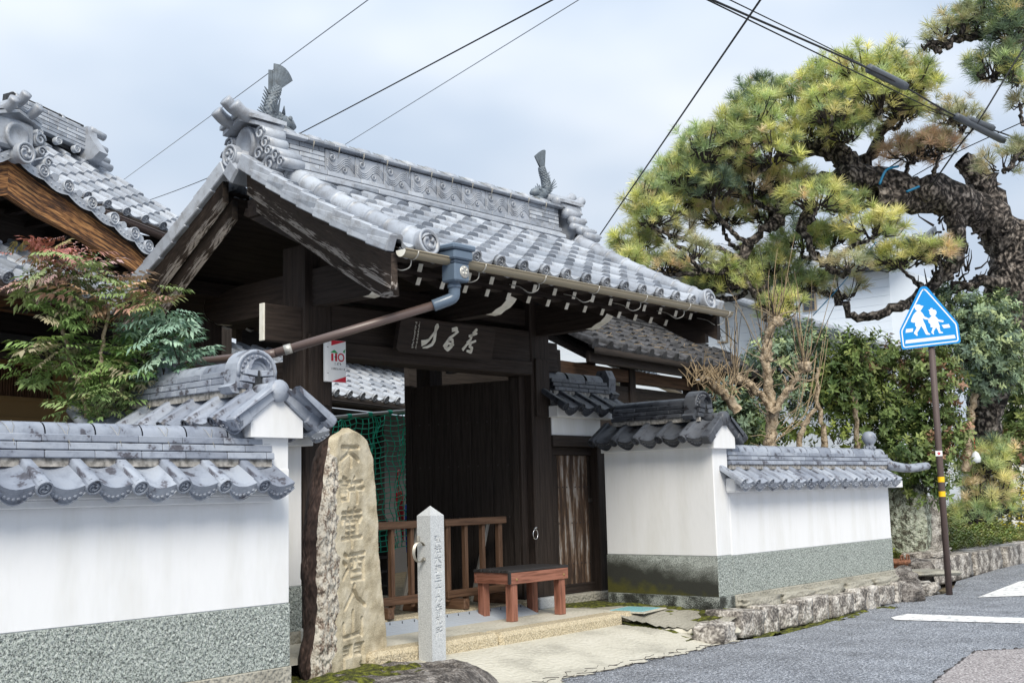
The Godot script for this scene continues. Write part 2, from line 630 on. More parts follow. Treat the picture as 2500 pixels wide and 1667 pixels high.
	mat("tape_yellow", Color8(248, 200, 30), 0.45)
	mat("red_print", Color8(208, 22, 50), 0.5)
	mat("green_print", Color8(40, 164, 92), 0.5)
	mat("black_print", Color8(28, 28, 30), 0.6)
	mat("net", Color8(52, 196, 160), 0.6)
	mat("grey_plastic", Color8(182, 190, 200), 0.5)
	mat("terracotta", Color8(178, 122, 92), 0.85, dark, V(3, 3, 3))
	mat("lid_blue", Color8(150, 206, 214), 0.6, mixed(256, [[noise(121, 0.06, 4), 1.0]], [[0.0, 150, 160, 160], [0.5, 230, 236, 236], [1.0, 255, 255, 255]]), V(3, 3, 3))
	mat("cable", Color8(24, 25, 28), 0.6)
	mat("pale_cable", Color8(150, 156, 164), 0.6)
	mat("sleeve", Color8(84, 90, 98), 0.5)
	mat("blue_hose", Color8(34, 130, 178), 0.5)
	mat("umbrella_red", Color8(206, 30, 44), 0.6)
	mat("umbrella_blue", Color8(36, 84, 190), 0.6)
	mat("umbrella_white", Color8(216, 222, 228), 0.6)
	var si := mat("siding", Color8(224, 232, 241), 0.7)
	si.metallic_specular = 0.3
	mat("window_dark", Color8(66, 72, 80), 0.2)
	mat("frame_tan", Color8(170, 152, 128), 0.7)
	mat("shoji", Color8(150, 124, 84), 0.8)
	mat("cream_wall", Color8(226, 224, 216), 0.9, pl, V(0.4, 0.4, 0.4))
	mat("grey_wall", Color8(132, 130, 130), 0.9, pl, V(0.4, 0.4, 0.4))


func board_texture() -> ImageTexture:
	# weathered barge board: grain along u; bare silvery fibres towards the lower edge (v = 1)
	var a := noise(51, 1.0, 5)
	var b := noise(52, 1.0, 4)
	var im := Image.create(768, 128, false, Image.FORMAT_RGB8)
	for y in 128:
		for x in 768:
			var v := y / 128.0
			var ang := TAU * x / 768.0
			var px := V(cos(ang) * 0.9, sin(ang) * 0.9, v * 2.0)
			var wear := a.get_noise_3dv(px * 1.4)
			var fib := b.get_noise_3d(cos(ang) * 3.2, sin(ang) * 3.2, v * 26.0 + wear * 3.0)
			var tone := 0.5 + 0.5 * fib
			var c := Color8(44, 36, 32).lerp(Color8(82, 69, 60), clampf(tone + 0.3 * wear, 0.0, 1.0))
			var bare := clampf((smoothstep(0.35, 0.95, v) * 0.75 + 0.75 * wear + 0.55 * fib - 0.52) * 5.0, 0.0, 1.0)
			c = c.lerp(Color8(196, 189, 183), bare * 0.85)
			im.set_pixel(x, y, c)
	return ImageTexture.create_from_image(im)


# ---------------------------------------------------------------- roof tiles

func roll_profile(w: float, dip: float, rr: float, rh: float) -> Array:
	var p := [Vector2(-rr, 0), Vector2(-0.88 * rr, 0.7 * rh), Vector2(-0.62 * rr, rh), Vector2(0.62 * rr, rh), Vector2(0.88 * rr, 0.7 * rh), Vector2(rr, 0)]
	for k in range(1, 6):
		var s := k / 6.0
		p.append(Vector2(rr + (w - 2.0 * rr) * s, -dip * sin(PI * s)))
	p.append(Vector2(w - rr, 0.0))
	return p


func swirl(st: SurfaceTool, r: float, xf: Transform3D, seg := 14) -> void:
	# a round end tile with a raised rim and a threefold swirl; axis z, facing +z
	var turned := xf * Transform3D(Basis(Vector3.RIGHT, PI / 2), Vector3.ZERO)
	lathe(st, [[r * 0.97, -0.06], [r, 0.0], [r * 0.97, 0.012], [r * 0.8, 0.012], [r * 0.76, -0.004], [0.0, -0.004]], seg, turned)
	for k in 3:
		var pts := []
		var rad := []
		for i in 6:
			var t := i / 5.0
			var a := TAU * k / 3.0 + t * 2.7
			var d := r * lerpf(0.26, 0.64, sqrt(t))
			pts.append(xf * V(cos(a) * d, sin(a) * d, 0.002))
			rad.append(r * lerpf(0.2, 0.04, t))
		tube(st, pts, rad, 5)


func pantile(w: float, L: float, dip: float, rr: float, rh: float, t: float, eave := 0.0, disc := 0.0, flat_end := false) -> ArrayMesh:
	var key := "pt%s" % [[w, L, dip, rr, rh, t, eave, disc, flat_end]]
	if cache.has(key):
		return cache[key]
	var st := mb(true)
	var pr := roll_profile(w, dip, rr, rh)
	var n := pr.size()
	for i in n - 1:
		var a: Vector2 = pr[i]
		var b: Vector2 = pr[i + 1]
		q(st, V(a.x, a.y + t, 0), V(b.x, b.y + t, 0), V(b.x, b.y, -L), V(a.x, a.y, -L))
	st.set_smooth_group(-1)
	for i in n - 1:
		var a: Vector2 = pr[i]
		var b: Vector2 = pr[i + 1]
		q(st, V(a.x, a.y, 0.0), V(b.x, b.y, 0.0), V(b.x, b.y + t, 0), V(a.x, a.y + t, 0))
	q(st, V(-rr, -0.01, -L), V(-rr, -0.01, 0), V(-rr, t, 0), V(-rr, 0, -L))
	if eave > 0.0:
		# the hanging apron below the pan, with a rim and a row of raised scrolls
		var m := 8
		var x0 := rr * 0.8
		var x1 := w - rr * 0.8
		for i in m:
			var s0 := float(i) / m
			var s1 := float(i + 1) / m
			var a := V(lerpf(x0, x1, s0), -dip * sin(PI * s0), 0.0)
			var b := V(lerpf(x0, x1, s1), -dip * sin(PI * s1), 0.0)
			var ha := 0.012 + eave * pow(sin(PI * s0), 0.8)
			var hb := 0.012 + eave * pow(sin(PI * s1), 0.8)
			q(st, a + V(0, -ha, 0), b + V(0, -hb, 0), b, a)
			q(st, a + V(0, -ha, -0.02), b + V(0, -hb, -0.02), b + V(0, -hb, 0.012), a + V(0, -ha, 0.012))
			q(st, a + V(0, -ha, 0.012), b + V(0, -hb, 0.012), b + V(0, -hb * 0.86, 0.012), a + V(0, -ha * 0.86, 0.012))
		if not flat_end:
			for i in 7:
				var s := (i + 1) / 8.0
				var p := V(lerpf(x0, x1, s), -dip * sin(PI * s) - 0.006 - eave * 0.5 * sin(PI * s), 0.001)
				lathe(st, [[0.011, 0], [0.009, 0.006], [0.0, 0.009]], 6, Transform3D(Basis(Vector3.RIGHT, PI / 2), p))
	if disc > 0.0:
		if flat_end:
			lathe(st, [[disc, -0.05], [disc, 0.01], [0.0, 0.012]], 14, Transform3D(Basis(Vector3.RIGHT, PI / 2), V(0, rh + t - disc * 0.95, 0.0)))
		else:
			swirl(st, disc, T(0, rh + t - disc * 0.92, 0.012))
	cache[key] = done(st)
	return cache[key]


func slope(s: float, S: float, a0: float, a1: float) -> Vector3:
	# (distance back, height, angle) after going s metres up a roof that steepens from a0 to a1 degrees
	var x := 0.0
	var y := 0.0
	var n := 16
	for i in n:
		var a := deg_to_rad(lerpf(a0, a1, (i + 0.5) / n * s / S))
		x += cos(a) * s / n
		y += sin(a) * s / n
	return V(x, y, deg_to_rad(lerpf(a0, a1, s / S)))


func tile_field(parent: Node, fr: Transform3D, n: int, w: float, rows: int, expo: float, a0: float, a1: float, tone: String, opt := {}) -> void:
	# fr: x along the eave, z outward, origin at the left end of the eave
	var S := rows * expo
	var dip: float = opt.get("dip", 0.034)
	var rr: float = opt.get("rr", 0.05)
	var rh: float = opt.get("rh", 0.042)
	var t: float = opt.get("t", 0.03)
	for r in rows:
		var p := slope(r * expo, S, a0, a1)
		var eave := r == 0
		var mesh := pantile(w, expo * 1.18, dip, rr, rh, t, opt.get("apron", 0.05) if eave else 0.0, opt.get("disc", 0.052) if eave else 0.0, opt.get("flat_end", false))
		for k in n:
			if opt.has("cut") and not opt.cut.call(k, r):
				continue
			var lift := rng.randf_range(-0.003, 0.003)
			var b := fr.basis * Basis(Vector3.RIGHT, p.z) * Basis(Vector3.FORWARD, rng.randf_range(-0.012, 0.012))
			var at := fr * V(k * w, p.y + lift, -p.x)
			part("eave_tile" if eave else "roof_tile", mesh, M["%s_%d" % [tone, rng.randi() % 4]], parent, Transform3D(b, at))


func noshi_row(parent: Node, fr: Transform3D, x0: float, x1: float, y0: float, y1: float, z: float, each: float, tone: String, shift := 0.0, deep := 0.09, called := "ridge_tile") -> void:
	# one course of flat ridge tiles, butted end to end, its face at z
	var x := x0
	var first := true
	while x < x1 - 0.005:
		var e := minf(x + (each * (0.5 if first and shift > 0.0 else 1.0)), x1)
		first = false
		var j := rng.randf_range(-0.003, 0.003)
		var s := signf(z)
		var xf := fr * Transform3D(Basis(Vector3.RIGHT, -0.1 * s if absf(z) > 0.0 else 0.0), V((x + e) * 0.5, (y0 + y1) * 0.5, z - s * deep * 0.5 + j))
		part(called, bx(V(snappedf(e - x - 0.004, 0.001), y1 - y0, deep), 0.004), M["%s_%d" % [tone, rng.randi() % 4]], parent, xf)
		x = e


func ridge_caps(parent: Node, fr: Transform3D, x0: float, x1: float, y: float, r: float, each: float, tone: String, collar := true) -> void:
	var k := "cap%s" % [[r, each, collar]]
	if not cache.has(k):
		var st := mb(true)
		var seg := 9
		for i in seg:
			var a := PI * i / seg
			var b := PI * (i + 1) / seg
			var A := V(0, sin(a) * r, cos(a) * r)
			var B := V(0, sin(b) * r, cos(b) * r)
			var o := V(each * 0.985, 0, 0)
			q(st, A, A + o, B + o, B)
			if collar:
				var c := 1.1
				q(st, A * c, A * c + o * 0.16, B * c + o * 0.16, B * c)
				q(st, A * c + o * 0.16, A + o * 0.16, B + o * 0.16, B * c + o * 0.16)
				q(st, A, A * c, B * c, B)
		cache[k] = done(st)
	var n := int(round((x1 - x0) / each))
	for i in n:
		part("ridge_cap", cache[k], M["%s_%d" % [tone, rng.randi() % 4]], parent, fr * T(x0 + i * (x1 - x0) / n, y + rng.randf_range(-0.002, 0.002), 0))


# ---------------------------------------------------------------- the gate

const XC := 7.945
const ZR := -8.07


func gate() -> void:
	var g := thing("temple_gate", "old dark timber temple gate under a grey tiled roof with fish ornaments", "gate", V(XC, 0, ZR))
	var inv := T(-XC, 0, -ZR)
	# --- posts and beams
	for s in [-1, 1]:
		var x: float = XC + s * 1.525
		slab("plinth", V(x - 0.2, 0, -8.27), V(x + 0.2, 0.115, -7.83), M.pale_granite, g, 0.012).transform.origin += inv.origin
		slab("post", V(x - 0.155, 0.115, -8.21), V(x + 0.155, 3.42, -7.9), M.timber_y, g, 0.014).transform.origin += inv.origin
		slab("post_board", V(x - 0.115, 2.0, -7.898), V(x + 0.11, 2.62, -7.872), M.timber_y, g, 0.004).transform.origin += inv.origin
		slab("rear_post", V(x - 0.11, 0.0, -9.72), V(x + 0.11, 2.95, -9.5), M.timber_y, g, 0.01).transform.origin += inv.origin
		slab("tie_beam", V(x - 0.06, 2.2, -9.5), V(x + 0.06, 2.42, -8.21), M.timber_z, g, 0.008).transform.origin += inv.origin
		slab("door_jamb", V(x - s * 0.155, 0.1, -8.16), V(x - s * 0.245, 2.44, -8.0), M.timber_y, g, 0.006).transform.origin += inv.origin
	slab("lintel", V(XC - 1.37, 2.44, -8.2), V(XC + 1.37, 2.92, -7.91), M.timber_x, g, 0.012).transform.origin += inv.origin
	slab("lintel_strip", V(XC - 1.37, 2.44, -7.909), V(XC + 1.37, 2.58, -7.886), M.timber_x, g, 0.006).transform.origin += inv.origin
	slab("lintel_end", V(5.87, 2.53, -7.985), V(XC - 1.68, 2.85, -7.92), M.timber_x, g, 0.008).transform.origin += inv.origin
	slab("white_end", V(5.855, 2.53, -7.985), V(5.869, 2.85, -7.92), M.white_paint, g, 0.003).transform.origin += inv.origin
	slab("lintel_end", V(XC + 1.68, 2.5, -8.16), V(9.79, 2.82, -7.92), M.timber_x, g, 0.008).transform.origin += inv.origin
	slab("sill", V(XC - 1.32, 0.0, -8.2), V(XC + 1.32, 0.1, -7.86), M.tan_granite, g, 0.015).transform.origin += inv.origin
	# three cantilever arms, front and back ends cut to a cloud and painted white
	var curl := pts2("0.84,-0.2 0.915,-0.195 0.97,-0.165 1.035,-0.145 1.09,-0.105 1.13,-0.06 1.145,-0.005 1.12,0.06")
	for x in [6.42, XC, 9.47]:
		var outline := []
		for p in curl:
			outline.append(p + Vector2(0, 3.07))
		for i in range(curl.size() - 1, -1, -1):
			outline.append(Vector2(-curl[i].x - 0.35, curl[i].y + 3.07 if i < curl.size() - 1 else 3.13))
		outline.insert(curl.size(), Vector2(0.6, 3.2))
		outline.insert(curl.size() + 1, Vector2(-0.9, 3.2))
		var st := mb()
		var xf := Transform3D(Basis(V(0, 0, 1), V(0, 1, 0), V(-1, 0, 0)), V(x - XC + 0.065, 0, 0))
		prism(st, outline, 0.13, xf)
		var arm := part("cantilever_arm", st, M.timber_z, g)
		for e in 2:
			var ws := mb()
			for i in curl.size() - 1:
				var a: Vector2 = curl[i] + Vector2(0, 3.07)
				var b: Vector2 = curl[i + 1] + Vector2(0, 3.07)
				if e == 1:
					a.x = -a.x - 0.35
					b.x = -b.x - 0.35
				var n2 := (b - a).orthogonal().normalized() * 0.003 * (1.0 if e == 0 else -1.0)
				if n2.y > 0 and i < 4:
					n2 = -n2
				var p := [a + n2, b + n2]
				face(ws, [V(x - XC - 0.064, p[0].y, p[0].x), V(x - XC + 0.064, p[0].y, p[0].x), V(x - XC + 0.064, p[1].y, p[1].x), V(x - XC - 0.064, p[1].y, p[1].x)], V(x - XC, 3.3, 0))
			part("white_end", ws, M.white_paint, arm)
	for zz in [0.95, -1.3]:
		slab("purlin", V(-2.1, 3.13, zz - 0.07), V(2.1, 3.27, zz + 0.07), M.timber_x, g, 0.008)
	slab("ridge_purlin", V(-2.1, 3.62, -0.08), V(2.1, 3.78, 0.08), M.timber_x, g, 0.008)
	for s in [-1, 1]:
		slab("brace", V(s * 1.525 - 0.07, 2.93, -0.13), V(s * 1.525 + 0.07, 3.05, 0.13), M.timber_y, g, 0.006)
	slab("beam", V(-1.4, 2.98, -0.1), V(1.4, 3.16, 0.1), M.timber_x, g, 0.008)
	# --- rafters in two tiers, their ends painted white
	for k in 16:
		var x := -2.06 + 0.2755 * k
		for tier in 2:
			var z0: float = [1.735, 1.43][tier]
			var y0: float = [2.955, 2.925][tier]
			var len: float = [1.0, 1.75][tier]
			var ang: float = [-22.0, -26.0][tier]
			var b := rot(-ang, 0, 0)
			var xf := Transform3D(b, V(x, y0, z0)) * T(0, 0, -len * 0.5)
			var rf := part("rafter", bx(V(0.048, 0.068, len), 0.003), M.timber_z, g, xf)
			part("white_end", bx(V(0.044, 0.064, 0.004)), M.white_paint, rf, T(0, 0, len * 0.5 + 0.002))
	slab("eave_beam", V(-2.2, 3.0, 1.62), V(2.2, 3.045, 1.76), M.timber_x, g, 0.004)
	slab("eave_beam", V(-2.2, 2.97, 1.3), V(2.2, 3.03, 1.4), M.timber_x, g, 0.004)
	# --- the roof: boards below, tiles above
	var A0 := 25.0
	var A1 := 32.0
	var rows := 8
	var ex := 0.232
	var S := rows * ex
	var st := mb(true)
	for side in [1, -1]:
		for i in 8:
			var p := slope(S * i / 8.0, S, A0, A1)
			var p2 := slope(S * (i + 1) / 8.0, S, A0, A1)
			for dy in [-0.005, -0.05]:
				var a := V(-2.27, 3.02 + p.y + dy, side * (1.95 - p.x))
				var b := V(2.27, 3.02 + p.y + dy, side * (1.95 - p.x))
				var c := V(2.27, 3.02 + p2.y + dy, side * (1.95 - p2.x))
				var d := V(-2.27, 3.02 + p2.y + dy, side * (1.95 - p2.x))
				face(st, [a, b, c, d], V(0, 2.0 if dy > -0.01 else 9.0, 0))
	var roof := part("roof", st, M.dark_x, g)
	for side in [0, 1]:
		var fr := Transform3D(Basis(Vector3.UP, PI * side), Vector3.ZERO)
		tile_field(roof, fr * T(5.686 - XC, 3.03, 1.95), 2, 0.285, rows, ex, A0, A1, "tile", {"disc": 0.0, "apron": 0.042, "rr": 0.075, "rh": 0.052, "t": 0.036, "dip": 0.028})
		tile_field(roof, fr * T(6.256 - XC, 3.03, 1.95), 13, 0.285, rows, ex, A0, A1, "tile", {"disc": 0.056, "apron": 0.042, "rr": 0.075, "rh": 0.052, "t": 0.036, "dip": 0.028})
		tile_field(roof, fr * T(9.961 - XC, 3.03, 1.95), 1, 0.29, rows, ex, A0, A1, "tile", {"disc": 0.0, "apron": 0.042, "rr": 0.075, "rh": 0.052, "t": 0.036, "dip": 0.028})
		for s in [-1, 1]:
			# verge: folded edge tiles outside, a run of big round tiles on top
			for r in rows + 1:
				var p := slope(r * ex, S, A0, A1)
				var b := fr.basis * Basis(Vector3.RIGHT, p.z)
				part("verge_tile", bx(V(0.085, 0.135, ex * 1.08), 0.008), M["tile_%d" % (2 + rng.randi() % 2)], roof, Transform3D(b, fr * V(s * 2.29, 3.03 + p.y, 1.95 - p.x)) * Transform3D(rot(-2.5, 0, 0), V(0, 0.01, -ex * 0.5)))
				var st2 := "bigroll"
				if not cache.has(st2):
					var m := mb(true)
					lathe(m, [[0.088, 0.0], [0.084, ex * 0.84], [0.084, ex * 0.86], [0.096, ex * 0.87], [0.096, ex * 1.0], [0.084, ex * 1.02]], 14, Transform3D(rot(-90, 0, 0), Vector3.ZERO))
					cache[st2] = done(m)
				if r < rows:
					part("round_tile", cache[st2], M["tile_%d" % (1 + rng.randi() % 3)], roof, Transform3D(b, fr * V(s * 1.975, 3.03 + p.y, 1.95 - p.x)) * T(0, 0.055, 0.05))
			var sw := mb(true)
			swirl(sw, 0.108, Transform3D.IDENTITY, 20)
			part("swirl_end", sw, M.tile_2, roof, fr * Transform3D(rot(-8, 0, 0), V(s * 1.975, 3.085, 2.03)))
	# --- barge boards on both gables
	for s in [-1, 1]:
		for side in [-1, 1]:
			for inner in 2:
				var bm := mb(true)
				var wid: Array = [[0.19, 0.27], [0.17, 0.15]][inner]
				var drop: float = [0.045, 0.2][inner]
				var n := 14
				var fx: float = s * [2.285, 2.19][inner]
				var bx2: float = s * [2.225, 2.13][inner]
				var top := []
				var bot := []
				for i in n + 1:
					var t := float(i) / n
					var d := lerpf(-0.02, [1.87, 1.66][inner], t)
					var p := slope(maxf(S * 1.08 - d * 1.15, 0.0), S, A0, A1)
					var yy: float = 3.03 + p.y - drop - 0.02
					var w: float = lerpf(wid[0], wid[1], smoothstep(0.2, 1.0, t)) - 0.06 * smoothstep(0.93, 1.0, t)
					var sag := 0.0
					yy -= 0.085 * smoothstep(0.2, 1.0, t) * inner
					top.append(V(0, yy, side * (1.95 - p.x)))
					bot.append(V(0, yy - w - sag, side * (1.95 - p.x)))
				for i in n:
					var u0: float = i * 0.14 + 3.0 * inner + side
					var u1: float = u0 + 0.14
					var F := V(fx, 0, 0)
					var B := V(bx2, 0, 0)
					quv(bm, [top[i] + F, top[i + 1] + F, bot[i + 1] + F, bot[i] + F], [Vector2(u0, 0.03), Vector2(u1, 0.03), Vector2(u1, 0.97), Vector2(u0, 0.97)])
					quv(bm, [top[i] + B, top[i + 1] + B, bot[i + 1] + B, bot[i] + B], [Vector2(u0, 0.1), Vector2(u1, 0.1), Vector2(u1, 0.3), Vector2(u0, 0.3)])
					quv(bm, [bot[i] + F, bot[i + 1] + F, bot[i + 1] + B, bot[i] + B], [Vector2(u0, 0.8), Vector2(u1, 0.8), Vector2(u1, 0.97), Vector2(u0, 0.97)])
					quv(bm, [top[i] + F, top[i + 1] + F, top[i + 1] + B, top[i] + B], [Vector2(u0, 0.8), Vector2(u1, 0.8), Vector2(u1, 0.97), Vector2(u0, 0.97)])
				for e in [0, n]:
					quv(bm, [top[e] + V(fx, 0, 0), top[e] + V(bx2, 0, 0), bot[e] + V(bx2, 0, 0), bot[e] + V(fx, 0, 0)], [Vector2(0, 0), Vector2(0.06, 0), Vector2(0.06, 0.2), Vector2(0, 0.2)])
				part("barge_board", bm, M.flaking_board if s < 0 else M.timber_z, g)
	gate_ridge(g)
	gate_doors(g)
	gate_gutter(g)


func scroll_bundle(parent: Node, x: float, s: float, zs: float) -> void:
	# stepped cloud scrolls on the flank of a ridge-end ornament: short cylinders along the ridge with spiral ends
	for e in [[0.22, 4.3, 0.062, 0.22], [0.29, 4.2, 0.056, 0.2], [0.33, 4.12, 0.045, 0.24], [0.43, 4.06, 0.05, 0.24], [0.5, 3.99, 0.045, 0.22], [0.35, 4.0, 0.07, 0.14], [0.2, 4.12, 0.06, 0.12]]:
		var st := mb(true)
		var c := V(x, e[1], zs * e[0])
		tube(st, [c, c - V(s * e[3], 0, 0)], e[2], 12)
		var sp := []
		var rd := []
		for i in 12:
			var a: float = i * 0.75
			var r: float = e[2] * (1.05 - i * 0.075)
			sp.append(c + V(s * 0.008, sin(a) * r, zs * cos(a) * r))
			rd.append(e[2] * 0.2)
		tube(st, sp, rd, 5)
		part("cloud_scroll", st, M["tile_%d" % (1 + rng.randi() % 3)], parent)


func gate_ridge(g: Node3D) -> void:
	var rg := part("ridge", bx(V(3.86, 0.56, 0.2)), M.clay_dark, g, T(0, 4.04, 0))
	var rt := Transform3D(Basis.IDENTITY, V(0, -4.04, 0))
	for side in [1, -1]:
		noshi_row(rg, rt, -1.72, 1.72, 3.855, 3.895, 0.47 * side, 0.31, "tile", 0.0, 0.16)
		noshi_row(rg, rt, -1.76, 1.76, 3.945, 3.985, 0.39 * side, 0.31, "tile", 0.1, 0.16)
		var sl := mb()
		q(sl, V(-1.76, 3.99, 0.375 * side), V(1.76, 3.99, 0.375 * side), V(1.9, 4.075, 0.2 * side), V(-1.9, 4.075, 0.2 * side))
		part("ridge_slope", sl, M.tile_2, rg, rt)
		var sl2 := mb()
		q(sl2, V(-1.72, 3.89, 0.44 * side), V(1.72, 3.89, 0.44 * side), V(1.76, 3.95, 0.3 * side), V(-1.76, 3.95, 0.3 * side))
		part("ridge_slope", sl2, M.tile_1, rg, rt)
		noshi_row(rg, rt, -1.93, 1.93, 4.075, 4.118, 0.2 * side, 0.2, "tile", 0.1, 0.1)
		for r in 5:
			var y := 4.122 + r * 0.0445
			noshi_row(rg, rt, -1.93, -1.425, y, y + 0.041, (0.16 - r * 0.002) * side, 0.22, "tile", 0.1 * (r % 2), 0.07)
			noshi_row(rg, rt, 1.425, 1.93, y, y + 0.041, (0.16 - r * 0.002) * side, 0.22, "tile", 0.1 * (r % 2), 0.07)
		# eight relief panels of waves and whirls
		var wave := wave_panel()
		for k in 8:
			var xf := rt * Transform3D(Basis(Vector3.UP, 0.0 if side > 0 else PI), V(-1.425 + 0.35625 * (k + 0.5), 4.232, 0.145 * side))
			part("wave_panel", wave, M["tile_%d" % (1 + k % 2)], rg, xf)
		noshi_row(rg, rt, -1.95, 1.95, 4.345, 4.372, 0.21 * side, 0.3, "tile", 0.0, 0.2)
	ridge_caps(rg, rt, -1.95, 1.95, 4.368, 0.1, 0.3, "tile", false)
	for k in 13:
		var st := mb(true)
		tube(st, [V(-0.05, 0, 0), V(0.05, 0, 0)], 0.116, 14)
		part("cap_band", st, M["tile_%d" % (1 + k % 3)], rg, rt * T(-1.75 + k * 0.295, 4.368, 0))
	# copper ties hanging over the cap
	for k in 12:
		var st := mb(true)
		var x := -1.62 + k * 0.295
		tube(st, [V(x, 4.47, 0.03), V(x + 0.012, 4.42, 0.115), V(x + 0.02, 4.36, 0.215), V(x + 0.026, 4.27, 0.19)], 0.0028, 4)
		tube(st, [V(x + 0.05, 4.47, 0.03), V(x + 0.045, 4.42, 0.115), V(x + 0.03, 4.36, 0.215), V(x + 0.02, 4.26, 0.19)], 0.0028, 4)
		part("tie_wire", st, M.steel, rg, rt)
	for s in [-1, 1]:
		ridge_end(rg, rt, s)
	for s in [-1, 1]:
		fish(g, V(s * 1.86, 4.45, 0), -s)


func wave_panel() -> ArrayMesh:
	var st := mb(true)
	st.set_smooth_group(-1)
	box(st, V(0.35, 0.2, 0.03), T(0, 0, 0), 0.004)
	st.set_smooth_group(0)
	var z := 0.016
	for l in 4:   # flowing bands
		var pts := []
		for i in 15:
			var t := i / 14.0
			pts.append(V(-0.165 + 0.33 * t, -0.02 - 0.05 * sin((t * 1.05 - 0.02) * TAU) + 0.02 * (l - 1.5), z))
		tube(st, pts, 0.0075, 6, true)
	for c in [[-0.105, 0.04, 0.044], [0.04, -0.055, 0.036], [0.105, 0.068, 0.02]]:
		var pts := []
		var rad := []
		for i in 12:
			var a: float = 2.2 - i * 0.7
			var r: float = c[2] * (1.0 - i / 14.0)
			pts.append(V(c[0] + cos(a) * r, c[1] + sin(a) * r, z + 0.012 * i / 12.0))
			rad.append(c[2] * 0.24)
		tube(st, pts, rad, 5)
	return done(st)


func ridge_end(rg: Node3D, rt: Transform3D, s: float) -> void:
	# the ornament plate facing outward along s, with its roof, boss, horns and scrolls
	var x := s * 2.1
	var st := mb()
	var body := pts2("-0.2,4.33 -0.17,4.22 -0.21,4.14 -0.3,4.08 -0.44,4.02 -0.5,3.93 -0.2,4.0 0.2,4.0 0.5,3.93 0.44,4.02 0.3,4.08 0.21,4.14 0.17,4.22 0.2,4.33 0,4.42")
	var xf := Transform3D(Basis(V(0, 0, 1), V(0, 1, 0), V(-1, 0, 0)), V(x + s * 0.0 + 0.06, 0, 0))
	prism(st, body, 0.12, xf)
	var face_x := x + s * 0.06
	var o := part("ridge_end", st, M.tile_2, rg, rt)
	for k in 2:
		var cs := mb()
		var y0 := 4.36 + 0.05 * k
		var ww := 0.235 + 0.02 * k
		prism(cs, [Vector2(-ww, y0), Vector2(0, y0 + 0.085), Vector2(ww, y0), Vector2(ww, y0 + 0.035), Vector2(0, y0 + 0.12), Vector2(-ww, y0 + 0.035)], 0.3 + 0.04 * k, Transform3D(xf.basis, V(x + 0.15 + 0.02 * k, 0, 0)))
		part("ornament_eave", cs, M["tile_%d" % (2 + k)], o)
	var bs := mb(true)
	lathe(bs, [[0.145, 0.0], [0.15, 0.03], [0.12, 0.045], [0.1, 0.02], [0.0, 0.022]], 18, Transform3D(rot(0, 0, -90 * s), V(face_x - s * 0.005, 4.24, 0)) * Transform3D(Basis.from_scale(V(1.1, 1, 0.92)), Vector3.ZERO))
	part("boss", bs, M.tile_1, o)
	for zs in [-1.0, 1.0]:
		scroll_bundle(o, face_x + s * 0.02, s, zs)
	for h in [[-0.13, 0.0], [0.0, 0.07], [0.13, 0.0]]:
		var hs := mb(true)
		var p := smooth_path([V(x - s * 0.2, 4.44 + h[1], h[0]), V(x + s * 0.08, 4.45 + h[1], h[0]), V(x + s * 0.2, 4.47 + h[1], h[0]), V(x + s * 0.29, 4.53 + h[1], h[0])], 4)
		tube(hs, p, 0.056, 12)
		part("horn_tile", hs, M["tile_%d" % (1 + rng.randi() % 2)], o)
	part("peak_cover", bx(V(0.3, 0.17, 0.17), 0.02), M.tile_1, o, Transform3D(rot(45, 0, 0), V(x + s * 0.09, 3.98, 0)))
	# the swirl tile under the plate, at the gable's peak
	var tb := mb(true)
	tube(tb, [V(x + s * 0.22, 4.1, 0), V(x - s * 0.3, 4.1, 0)], 0.085, 14)
	swirl(tb, 0.1, Transform3D(rot(0, 90 * s, 0), V(x + s * 0.225, 4.12, -0.02)), 20)
	part("swirl_end", tb, M.tile_2, o)


